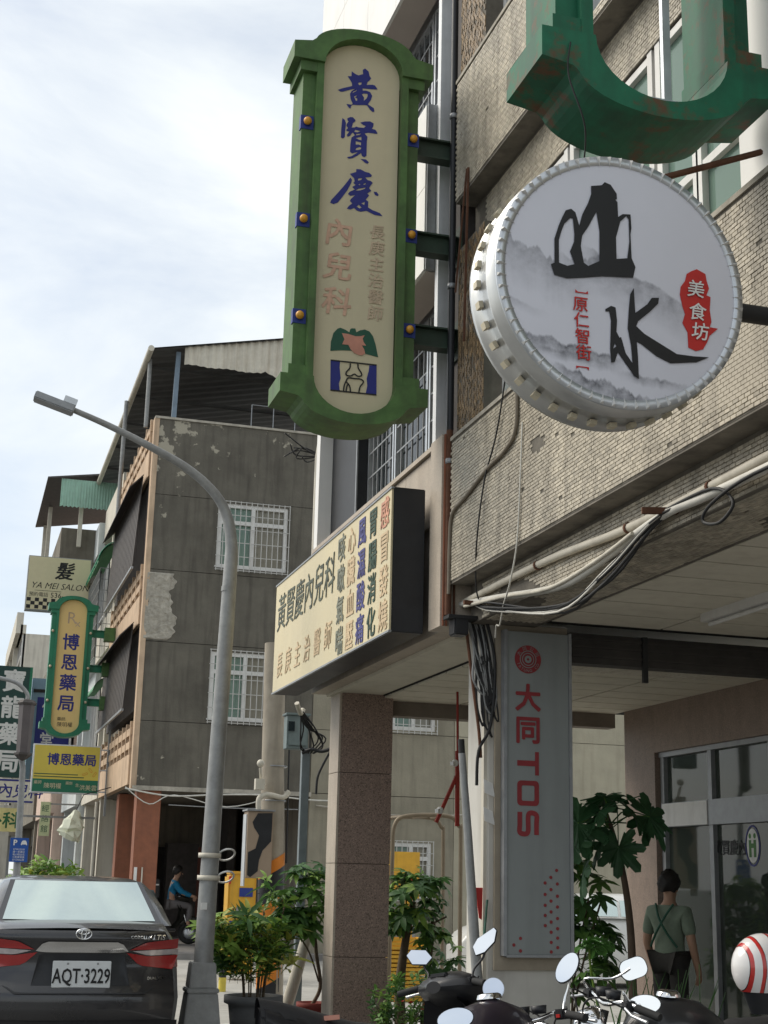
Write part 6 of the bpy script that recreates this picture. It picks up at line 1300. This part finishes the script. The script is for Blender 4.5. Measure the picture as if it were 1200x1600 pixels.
def person(name, label, loc, rz, shirt, trousers, seated=False, straps=False, long=False):
    root = thing(name, label, 'person', loc, rz)
    if not seated:
        leg = lambda s: [((s*0.09, 0, 0.92), 0.10), ((s*0.10, 0.01, 0.50), 0.062), ((s*0.10, -0.01, 0.09), 0.042), ((s*0.11, 0.14, 0.045), 0.036)]
        arm = lambda s: [((s*0.19, 0, 1.37), 0.058), ((s*0.255, -0.01, 1.10), 0.045), ((s*0.25, 0.09, 0.86), 0.033), ((s*0.245, 0.12, 0.80), (0.018, 0.036))]
        dz = 0; hy = 0.03
    else:
        leg = lambda s: [((s*0.10, 0.02, 0.86), 0.10), ((s*0.14, 0.42, 0.82), 0.07), ((s*0.14, 0.38, 0.42), 0.05), ((s*0.14, 0.50, 0.37), 0.04)]
        arm = lambda s: [((s*0.19, 0.06, 1.30), 0.058), ((s*0.27, 0.22, 1.10), 0.045), ((s*0.26, 0.44, 1.04), 0.033), ((s*0.26, 0.50, 1.03), (0.018, 0.036))]
        dz = -0.06; hy = 0.10
    J = [((0, 0, 0.98+dz), (0.15, 0.10)), ((0, 0.0, 1.15+dz), (0.14, 0.095)), ((0, 0.0, 1.32+dz), (0.16, 0.10)), ((0, hy*0.4, 1.43+dz), 0.07), ((0, hy*0.7, 1.50+dz), 0.052), ((0, hy, 1.58+dz), (0.075, 0.085)), ((0, hy, 1.67+dz), (0.07, 0.085))]
    E_ = [(0, 1), (1, 2), (2, 3), (3, 4), (4, 5), (5, 6)]
    for s in (-1, 1):
        for part, hook in ((leg(s), 0), (arm(s), 2)):
            n = len(J); J += part; E_ += [(hook, n)]+[(n+i, n+i+1) for i in range(len(part)-1)]
        hx = arm(s)[-1][0]                                        # five fingers, slightly curled
        for k in range(4):
            n = len(J); dx = (k-1.5)*0.018; L_ = (0.060, 0.070, 0.066, 0.052)[k]
            J += [((hx[0]+dx*0.3*s, hx[1]+dx, hx[2]-0.035), 0.009), ((hx[0]+dx*0.3*s-s*0.01, hx[1]+dx+0.004, hx[2]-0.035-L_*0.55), 0.008), ((hx[0]+dx*0.3*s-s*0.025, hx[1]+dx+0.006, hx[2]-0.035-L_), 0.007)]
            E_ += [(n-1 if k == 0 else hand_i, n), (n, n+1), (n+1, n+2)]
            if k == 0: hand_i = n-1
        n = len(J); J += [((hx[0]-s*0.012, hx[1]+0.04, hx[2]-0.01), 0.010), ((hx[0]-s*0.02, hx[1]+0.055, hx[2]-0.045), 0.008)]; E_ += [(hand_i, n), (n, n+1)]
    skin('body', J, E_, m_skin, root)
    sj = [((0, 0, 0.90+dz), (0.175, 0.125)), ((0, 0, 1.05+dz), (0.165, 0.118)), ((0, 0, 1.20+dz), (0.165, 0.115)), ((0, 0, 1.34+dz), (0.18, 0.118)), ((0, hy*0.4, 1.43+dz), (0.095, 0.085))]; se = [(0, 1), (1, 2), (2, 3), (3, 4)]
    for s in (-1, 1):
        n = len(sj); a = arm(s); sj += [(a[0][0], 0.078), (tuple(Vector(a[0][0]).lerp(Vector(a[1][0]), 0.85)), 0.066)]; se += [(3, n), (n, n+1)]
    if long:
        for s in (-1, 1):
            n = len(sj); a = arm(s); sj += [(a[2][0], 0.045)]; se += [(5+(0 if s < 0 else 2)+1, n)]
    so = skin('shirt', sj, se, shirt, root)
    tj = [((0, 0, 0.95+dz), (0.155, 0.115))]; te = []
    for s in (-1, 1):
        n = len(tj); l = leg(s); tj += [(l[0][0], 0.112), (l[1][0], 0.082), (tuple(Vector(l[1][0]).lerp(Vector(l[2][0]), 0.9)), 0.064)]; te += [(0, n), (n, n+1), (n+1, n+2)]
    skin('trousers', tj, te, trousers, root)
    for s in (-1, 1):
        l = leg(s); a, b = Vector(l[2][0]), Vector(l[3][0]); MB().tube([a+Vector((0, -0.05, -0.045)), a+Vector((0, 0.0, -0.04)), b+Vector((0, 0.02, 0)), b+Vector((0, 0.07, -0.01))], [0.035, 0.05, 0.048, 0.025], 10).build('shoe', m_black, root, local=True)
    hc = Vector((0, hy, 1.64+dz)); P = []
    for i in range(11):
        th = math.pi*0.72*i/10
        row = []
        for a in np.linspace(0, 2*math.pi, 25):
            fr = max(0, math.sin(a)); lim = th*(1-0.42*fr)           # hairline higher at the face (+Y)
            r = 0.112+0.010*math.sin(a*5+i)+0.006*math.sin(a*9-i*2)
            row.append((hc.x+r*0.93*math.sin(lim)*math.cos(a), hc.y-0.012+r*1.05*math.sin(lim)*math.sin(a), hc.z+0.005+r*1.12*math.cos(lim)))
        P.append(row)
    MB().grid(P).build('hair', m_hair, root, local=True)
    fc = MB(); fy = hy+0.098
    for s in (-1, 1): fc.sphere((s*0.032, fy-0.012, 1.605+dz), 0.011)
    fc.build('eyes', m_ink, root, local=True)
    ns = MB().tube([(0, fy-0.01, 1.605+dz), (0, fy+0.012, 1.57+dz)], [0.008, 0.014], 6); ns.bar((-0.022, fy-0.008, 1.537+dz), (0.022, fy-0.008, 1.537+dz), 0.012, 0.008)
    for s in (-1, 1): ns.sphere((s*0.078, hy, 1.59+dz), 0.022, sc=(0.4, 0.8, 1.2))
    ns.build('face_features', m_skin, root, local=True)
    if straps:
        for s in (-1, 1): MB().tube(smooth_path([(s*0.10, -0.075, 1.45), (s*0.03, -0.135, 1.32), (-s*0.06, -0.14, 1.18), (-s*0.15, -0.10, 1.05)], 5), 0.012, 6).build('apron_strap', m_dgreen, root, local=True)
    return root
person('person', 'person in pale green shirt with crossed dark straps, back turned at glass door', (6.3, 12.2, 0.12), R_(-60), mat('pale_green_cloth', (0.20, 0.25, 0.19), 0.9, var=0.15, scale=12, bump=0.3, bscale=15), m_dark, straps=True).scale = (0.93, 0.93, 0.93)
person('person', 'person in bright blue jacket riding the shaded scooter', (4.92, 33.52, 0.12), R_(-100), mat('bright_blue_cloth', (0.01, 0.17, 0.32), 0.8, var=0.15), mat('grey_trousers', (0.14, 0.13, 0.13), 0.9), seated=True, long=True)
# shop door stickers and posters
dm = thing('door_sticker', 'round white and green clinic emblem sticker on the glass door', 'sticker', (6.835, 11.63, 1.9))
W0 = side(6.844, 11.62, 1.99)
shape2d('disc', [ellipse(0, 0, 0.10, 0.15, 0, 350, 36)], W0, m_wframe, dm, d=0.003)
shape2d('ring', [ellipse(0, 0, 0.125, 0.18, 0, 350, 36), ellipse(0, 0, 0.112, 0.165, 0, 350, 36)], W0, m_navy, dm, d=0.003)
for s in (-1, 1):
    shape2d('figure_mark', [[(s*0.02, -0.10), (s*0.06, -0.10), (s*0.06, 0.05), (s*0.02, 0.05)]], W0, mat('sticker_green', (0.05, 0.18, 0.03), 0.5), dm, d=0.006); shape2d('figure_mark', [ellipse(s*0.04, 0.085, 0.02, 0.024, 0, 340, 14)], W0, mat('sticker_green', (0.05, 0.18, 0.03), 0.5), dm, d=0.006)
shape2d('figure_mark', [[(-0.02, -0.02), (0.02, -0.02), (0.02, 0.02), (-0.02, 0.02)]], W0, mat('sticker_green', (0.05, 0.18, 0.03), 0.5), dm, d=0.006)
dl = thing('door_lettering', 'dark clinic name lettering on the glass shopfront', 'lettering', (6.835, 12.1, 1.95))
for k, ch in enumerate('黃賢慶內'): text(ch, -0.62+k*0.145, -0.01, 0.145, W0, m_ink, dl, 'character', bold=0.008)
for i, (yy, z, w_, h_, m_, lab) in enumerate(((11.95, 1.36, 0.22, 0.32, m_wframe, 'white notice sheet taped inside the glass shopfront'), (11.68, 1.14, 0.13, 0.36, m_wframe, 'narrow white paper notice taped inside the glass door'), (12.17, 1.1, 0.24, 0.85, m_yellow, 'tall yellow poster behind the glass beside the person'), (11.45, 1.1, 0.12, 0.8, mat('buff_paper', (0.45, 0.33, 0.15), 0.8), 'buff vertical notice strip inside the glass door'), (12.45, 1.15, 0.26, 0.3, mat('blue_poster', (0.05, 0.15, 0.22), 0.6), 'blue poster inside the glass by the person'))):
    o = thing('poster', lab, 'poster', (6.87, yy, z-h_/2)); MB().box((6.866, yy-w_/2, z-h_/2), (6.872, yy+w_/2, z+h_/2)).build('sheet', m_, o)
    mb = MB()
    for k in range(int(h_/0.06)): mb.box((6.863, yy-w_*0.38, z+h_/2-0.045-k*0.06), (6.8655, yy+w_*random.uniform(0.05, 0.38), z+h_/2-0.03-k*0.06))
    mb.build('print', m_ink if m_ is m_wframe else m_redp, o)

# ================================================================== plants
def leafmat(name, col, var=0.3): 
    m = mat(name, col, 0.45, var=var, scale=9, spec=0.35)
    N = m.node_tree.nodes; K = m.node_tree.links.new; b = N['Principled BSDF']
    tl = N.new('ShaderNodeBsdfTranslucent'); mx = N.new('ShaderNodeMixShader'); mx.inputs['Fac'].default_value = 0.3       # light passing through the blade
    K(b.inputs['Base Color'].links[0].from_socket, tl.inputs['Color']); K(b.outputs[0], mx.inputs[1]); K(tl.outputs[0], mx.inputs[2]); K(mx.outputs[0], N['Material Output'].inputs['Surface'])
    return m
m_leafd = leafmat('deep_green_leaf', (0.065, 0.145, 0.045)); m_leafm = leafmat('mid_green_leaf', (0.12, 0.24, 0.055)); m_leafl = leafmat('light_green_leaf', (0.24, 0.38, 0.075)); m_pap = leafmat('papaya_leaf', (0.035, 0.10, 0.04))
def leaflet(mb, o, d, up, L_, W_, fold=0.25, droop=0.3):
    """One blade with a midrib fold: 8 triangles."""
    d = Vector(d).normalized(); s = d.cross(Vector(up)); s = s.normalized() if s.length > 1e-4 else Vector((1, 0, 0)); n = s.cross(d).normalized(); o = Vector(o)
    mid = [o, o+d*L_*0.35+n*0.02*L_, o+d*L_*0.7-n*droop*0.25*L_, o+d*L_-n*droop*L_*0.6]
    ws = [0.02, 0.5, 0.42, 0.0]
    vs = []
    for p, w_ in zip(mid, ws): vs += [p-s*W_*w_+n*fold*W_*w_, p, p+s*W_*w_+n*fold*W_*w_]
    fs = []
    for i in range(3): fs += [(i*3, i*3+1, i*3+4, i*3+3), (i*3+1, i*3+2, i*3+5, i*3+4)]
    mb.add(vs, fs, True)
def palmate(n, L_, W_, seed, droop=0.5):
    r = random.Random(seed); mb = MB(); mb.tube([(0, -L_*0.8, -0.02), (0, -L_*0.3, 0.01), (0, 0, 0)], 0.0035, 5)
    for k in range(n):
        a = R_(-150+300*k/(n-1)); d = Vector((math.sin(a), math.cos(a)*0.95+0.05, r.uniform(-.25, .15)))
        leaflet(mb, (0, 0, 0), d, (0, 0, 1), L_*r.uniform(.8, 1.1)*(1-0.25*abs(k-(n-1)/2)/n), W_, droop=droop)
    return mb.mesh('leaf')
def sprig(n, L_, W_, seed, h):
    r = random.Random(seed); mb = MB(); mb.tube([(0, 0, 0), (0, 0, h)], 0.003, 5)
    for k in range(n):
        a = k*2.4+r.random(); z = h*(0.3+0.7*k/n); leaflet(mb, (0, 0, z), (math.cos(a), math.sin(a), r.uniform(.1, .9)), (0, 0, 1), L_*r.uniform(.7, 1.15), W_, droop=0.4)
    return mb.mesh('sprig')
def mesh_with(m, material): m.materials.append(material); return m
def put(parent, name, meshes, pts, rng, sc=(0.6, 1.3), tilt=0.6, center=None):
    for p in pts:
        o = link(name, rng.choice(meshes), parent)
        if center is not None:
            d = (Vector(p)-Vector(center)); yaw = math.atan2(-d.x, d.y)+rng.uniform(-.6, .6)
        else: yaw = rng.uniform(0, 6.28)
        s = rng.uniform(*sc)
        o.matrix_basis = Matrix.Translation(p) @ Matrix.Rotation(yaw, 4, 'Z') @ Matrix.Rotation(rng.uniform(-tilt, tilt*0.3), 4, 'X') @ Matrix.Rotation(rng.uniform(-tilt, tilt)*0.5, 4, 'Y') @ Matrix.Scale(s, 4)
def cloud(rng, c, r, n, inner=0.35):
    out = []
    while len(out) < n:
        v = Vector((rng.uniform(-1, 1), rng.uniform(-1, 1), rng.uniform(-1, 1)))
        if inner < v.length < 1: out.append((c[0]+v.x*r[0], c[1]+v.y*r[1], c[2]+v.z*r[2]))
    return out
def pot(root, c, r, h, m, rim=True):
    MB().lathe([(0.001, c[2]), (r*0.72, c[2]), (r*0.9, c[2]+h*0.75), (r*0.92, c[2]+h*0.82), (r*1.08, c[2]+h*0.86), (r*1.08, c[2]+h), (r*0.95, c[2]+h), (r*0.9, c[2]+h*0.9), (0.001, c[2]+h*0.9)], (c[0], c[1], 0), 24).build('pot', m, root)
r5 = random.Random(21)
# bush in grey pot
bu = thing('potted_bush', 'leafy light green bush in a grey planter behind the street lamp', 'potted plant', (3.0, 14.6, 0))
pot(bu, (3.0, 14.6, 0.0), 0.27, 0.49, mat('grey_planter', (0.13, 0.135, 0.14), 0.8, var=0.15, bump=0.2))
for k in range(11):
    a = k*2.4; MB().tube(smooth_path([(3.0+0.1*math.cos(a), 14.6+0.1*math.sin(a), 0.44), (3.0+0.14*math.cos(a), 14.6+0.14*math.sin(a), 0.75), (3.0+0.3*math.cos(a), 14.6+0.2*math.sin(a), 1.1+r5.uniform(0, .3))]), 0.008, 5).build('stem', m_bark, bu)
m_leafy = leafmat('yellowing_leaf', (0.34, 0.36, 0.07))
sm_ = [mesh_with(sprig(7, 0.12+0.012*i, 0.040+0.004*(i % 3), i, 0.16), (m_leafm, m_leafl, m_leafl, m_leafm, m_leafl, m_leafy, m_leafd)[i]) for i in range(7)]
put(bu, 'sprig', sm_, cloud(r5, (2.95, 14.55, 0.88), (0.44, 0.36, 0.33), 150)+cloud(r5, (2.70, 14.5, 0.98), (0.26, 0.2, 0.22), 24)+cloud(r5, (3.12, 14.55, 1.38), (0.09, 0.1, 0.2), 7), r5, tilt=0.9)
# schefflera in red pot
sc_ = thing('umbrella_plant', 'dark umbrella plant with palmate leaves in a red pot by the granite column', 'potted plant', (3.66, 14.9, 0))
pot(sc_, (3.68, 14.9, 0.0), 0.16, 0.40, mat('terracotta_red', (0.22, 0.035, 0.025), 0.7, var=0.1))
MB().tube(smooth_path([(3.66, 14.9, 0.36), (3.75, 14.9, 0.55), (3.70, 14.9, 0.85), (3.66, 14.88, 1.1), (3.58, 14.85, 1.45)]), [0.02]*21, 7).build('stem', m_bark, sc_)
MB().tube(smooth_path([(3.73, 14.9, 0.6), (3.60, 14.85, 0.9), (3.40, 14.8, 1.15)]), 0.010, 6).build('stem', m_bark, sc_)
pm_ = [mesh_with(palmate(8, 0.17, 0.055, i), (m_leafd, m_leafm, m_leafd, m_leafl)[i]) for i in range(4)]
pmx = [mesh_with(palmate(7, 0.15, 0.05, 31, 0.3), m_leafy), mesh_with(palmate(9, 0.19, 0.06, 32, 0.25), m_leafm), mesh_with(palmate(6, 0.13, 0.05, 33, 0.6), m_leafl)]
pm2 = [pm_[0], pm_[0], pm_[0], pm_[1], pm_[2], pm_[2], pm_[3], pmx[1], pmx[1], pmx[2], pmx[0] if False else pm_[1]]
put(sc_, 'leaf', pm2, cloud(r5, (3.58, 14.75, 1.42), (0.36, 0.25, 0.34), 62)+cloud(r5, (3.42, 14.7, 1.2), (0.2, 0.2, 0.22), 14), r5, tilt=0.8, center=(3.58, 14.85, 1.3))
# money tree behind column
mt_ = thing('money_tree', 'money tree with drooping palmate leaves right of the granite column', 'tree', (4.8, 15.3, 0))
tr_ = MB().tube(smooth_path([(4.74, 15.3, 0.0), (4.72, 15.3, 0.5), (4.76, 15.3, 0.9), (4.85, 15.3, 1.4)]), [0.07-0.002*i for i in range(19)], 8).build('trunk', m_bark, mt_)
MB().tube(smooth_path([(4.95, 15.25, 0.0), (5.0, 15.2, 0.7), (5.05, 15.2, 1.2)]), 0.03, 7).build('trunk', m_bark, mt_)
for q in ((4.6, 15.2, 1.3), (5.05, 15.2, 1.5), (4.75, 15.3, 1.7), (5.2, 15.2, 1.25)): MB().tube([(4.80, 15.3, 1.05), q], 0.010, 5).build('branch', m_bark, mt_)
put(mt_, 'leaf', pm2, cloud(r5, (4.85, 15.2, 1.35), (0.40, 0.3, 0.42), 80)+cloud(r5, (5.1, 15.2, 0.85), (0.25, 0.2, 0.3), 20), r5, tilt=0.9, center=(4.85, 15.25, 1.2))
# low shrub with red flowers
sh_ = thing('flowering_shrub', 'low green shrub with red flowers at the foot of the granite column', 'shrub', (4.15, 13.3, 0.12))
for k in range(9): MB().tube([(4.15+0.08*math.cos(k), 13.3, 0.12), (4.15+0.3*math.cos(k*1.7), 13.3+0.2*math.sin(k*1.7), 0.5)], 0.006, 5).build('stem', m_bark, sh_)
s2_ = [mesh_with(sprig(8, 0.07, 0.03, 10+i, 0.12), (m_leafm, m_leafd, m_leafl)[i % 3]) for i in range(4)]
put(sh_, 'sprig', s2_, cloud(r5, (4.18, 13.3, 0.42), (0.38, 0.25, 0.28), 110, 0.2)+cloud(r5, (4.55, 13.2, 0.36), (0.3, 0.25, 0.22), 40, 0.2), r5, tilt=0.9)
fm2 = MB()
for k in range(5): a = k*1.256; leaflet(fm2, (0, 0, 0), (math.cos(a), math.sin(a), 0.5), (0, 0, 1), 0.03, 0.022)
fm2 = mesh_with(fm2.mesh('flower'), mat('red_petal', (0.55, 0.05, 0.03), 0.5)); put(sh_, 'flower', [fm2], cloud(r5, (4.25, 13.1, 0.5), (0.4, 0.12, 0.15), 9), r5)
# papaya
pa = thing('papaya_tree', 'young papaya tree with big lobed leaves in the arcade beside the pillar', 'tree', (5.6, 11.5, 0.12))
MB().tube(smooth_path([(5.62, 11.5, 0.12), (5.59, 11.5, 0.6), (5.58, 11.5, 1.2), (5.53, 11.5, 1.65), (5.44, 11.5, 2.01), (5.36, 11.5, 2.24)]), [0.045-0.0009*i for i in range(31)], 8).build('trunk', mat('papaya_trunk', (0.10, 0.07, 0.05), 0.9, var=0.2), pa)
def papaya_leaf(seed, R):
    r = random.Random(seed); mb = MB(); lobes = 7; pts = []
    for k in range(lobes):
        a = R_(-140+280*k/(lobes-1)); w_ = R_(23); L_ = R*(1-0.22*abs(k-3)/3)*r.uniform(.92, 1.08)
        pts += [(a-w_*1.25, 0.48*L_), (a-w_*0.9, 0.70*L_), (a-w_*0.62, 0.66*L_), (a-w_*0.42, 0.9*L_), (a, L_), (a+w_*0.42, 0.88*L_), (a+w_*0.62, 0.64*L_), (a+w_*0.9, 0.68*L_)]
    vs = [(0, 0, 0)]+[(math.sin(a)*q, math.cos(a)*q, -0.25*q*q/R+0.02*math.sin(a*7)*q/R) for a, q in pts]; n = len(pts)
    mb.add(vs, [(0, i+1, i+2) for i in range(n-1)], False); mb.tube([(0, -R*0.02, 0.0), (0, -R*0.6, -0.04), (0, -R*1.2, -0.12)], 0.006, 5)
    return mb.mesh('leaf')
pl_m = [mesh_with(papaya_leaf(i, 0.34), m_pap) for i in range(4)]
for (x, yy, z, yaw, tx, ty, s) in ((5.06, 11.4, 2.12, 75, -10, -62, 1.05), (5.26, 11.4, 2.22, 40, -35, -30, 0.9), (5.60, 11.45, 2.24, -60, -30, 45, 1.0), (5.75, 11.45, 2.2, -85, -20, 60, 0.95), (5.28, 11.42, 1.98, 60, -60, -10, 0.72), (5.42, 11.38, 1.93, -20, -80, 10, 0.80), (5.10, 11.40, 1.73, 50, -75, -20, 0.85), (5.35, 11.5, 2.35, 0, -20, 0, 0.8), (5.2, 11.6, 2.2, 120, -30, 20, 0.8), (5.0, 11.45, 1.98, 95, -60, -20, 0.75)):
    o = link('leaf', r5.choice(pl_m), pa); o.matrix_basis = Matrix.Translation((x, yy, z)) @ Matrix.Rotation(R_(yaw), 4, 'Z') @ Matrix.Rotation(R_(tx), 4, 'X') @ Matrix.Rotation(R_(ty), 4, 'Y') @ Matrix.Scale(s, 4)
    MB().tube([(5.38, 11.5, 2.1 if z > 1.9 else 1.85), ((x+5.38)/2, 11.46, (z+2.15)/2+0.03), (x, yy, z)], 0.007, 5).build('leaf_stalk', m_leafm, pa)
# dark arcade plants
dkp = thing('arcade_shrub', 'dark potted shrub with long pointed leaves right of the white pillar', 'potted plant', (5.15, 11.9, 0.12))
pot(dkp, (5.2, 11.9, 0.12), 0.2, 0.35, m_plastic)
for k in range(5): MB().tube(smooth_path([(5.2, 11.9, 0.4), (5.2+0.1*math.cos(k*1.3), 11.9, 0.9), (5.2+0.3*math.cos(k*1.3), 11.9+0.1*math.sin(k), 1.5)]), 0.010, 5).build('stem', m_bark, dkp)
put(dkp, 'leaf', pm_[:2], cloud(r5, (5.18, 11.9, 1.55), (0.32, 0.25, 0.35), 22)+cloud(r5, (5.3, 11.9, 1.05), (0.36, 0.25, 0.4), 26), r5, sc=(0.9, 1.4), tilt=1.0, center=(5.2, 12, 1.3))
lp2 = thing('papaya_seedling', 'bright small papaya seedling leaves in front of the dark arcade shrub', 'potted plant', (4.95, 10.9, 0.12))
MB().tube(smooth_path([(4.98, 10.9, 0.12), (5.0, 10.9, 0.6), (4.93, 10.88, 0.95), (4.90, 10.85, 1.13)]), 0.009, 6).build('stem', m_leafl, lp2)
ll_ = mesh_with(papaya_leaf(9, 0.13), leafmat('fresh_green_leaf', (0.09, 0.24, 0.05)))
for k in range(6):
    o = link('leaf', ll_, lp2); o.matrix_basis = Matrix.Translation((4.78+k*0.05, 10.8+0.03*(k % 2), 1.14+0.03*(k % 3))) @ Matrix.Rotation(R_(80-k*32), 4, 'Z') @ Matrix.Rotation(R_(-30), 4, 'X') @ Matrix.Scale(0.9, 4)
sg = thing('strap_leaf_plant', 'clump of strap leaves low in the arcade behind motorcycles', 'plant', (4.6, 9.4, 0.12))
for k in range(46):
    x = 4.35+r5.random()*0.75; yy = 9.2+r5.random()*0.4; hgt = r5.uniform(0.6, 0.98); dx = r5.uniform(-.2, .2)
    if k == 0:
        b_ = MB(); P = []
        for i in range(7): t = i/6; wq = 0.014*(1-t)**0.5; P.append([(-wq+0.22*t*t, 0, t), (0.22*t*t, 0.006, t), (wq+0.22*t*t, 0, t)])
        b_.grid(P); bm_ = mesh_with(b_.mesh('leaf'), m_leafd)
    o = link('leaf', bm_, sg); o.matrix_basis = Matrix.Translation((x, yy, 0.12)) @ Matrix.Rotation(r5.uniform(0, 6.28), 4, 'Z') @ Matrix.Diagonal((1, 1, hgt, 1))
fb = thing('kerb_bush', 'small leafy bush beyond the car roof near the parking sign', 'shrub', (2.2, 32, 0))
MB().tube([(2.2, 32, 0), (2.2, 32, 0.9)], 0.03, 6).build('stem', m_bark, fb)
put(fb, 'sprig', sm_, cloud(r5, (2.0, 31.5, 1.15), (0.8, 0.7, 0.5), 110, 0.2), r5, sc=(1.2, 2.0), tilt=0.9)
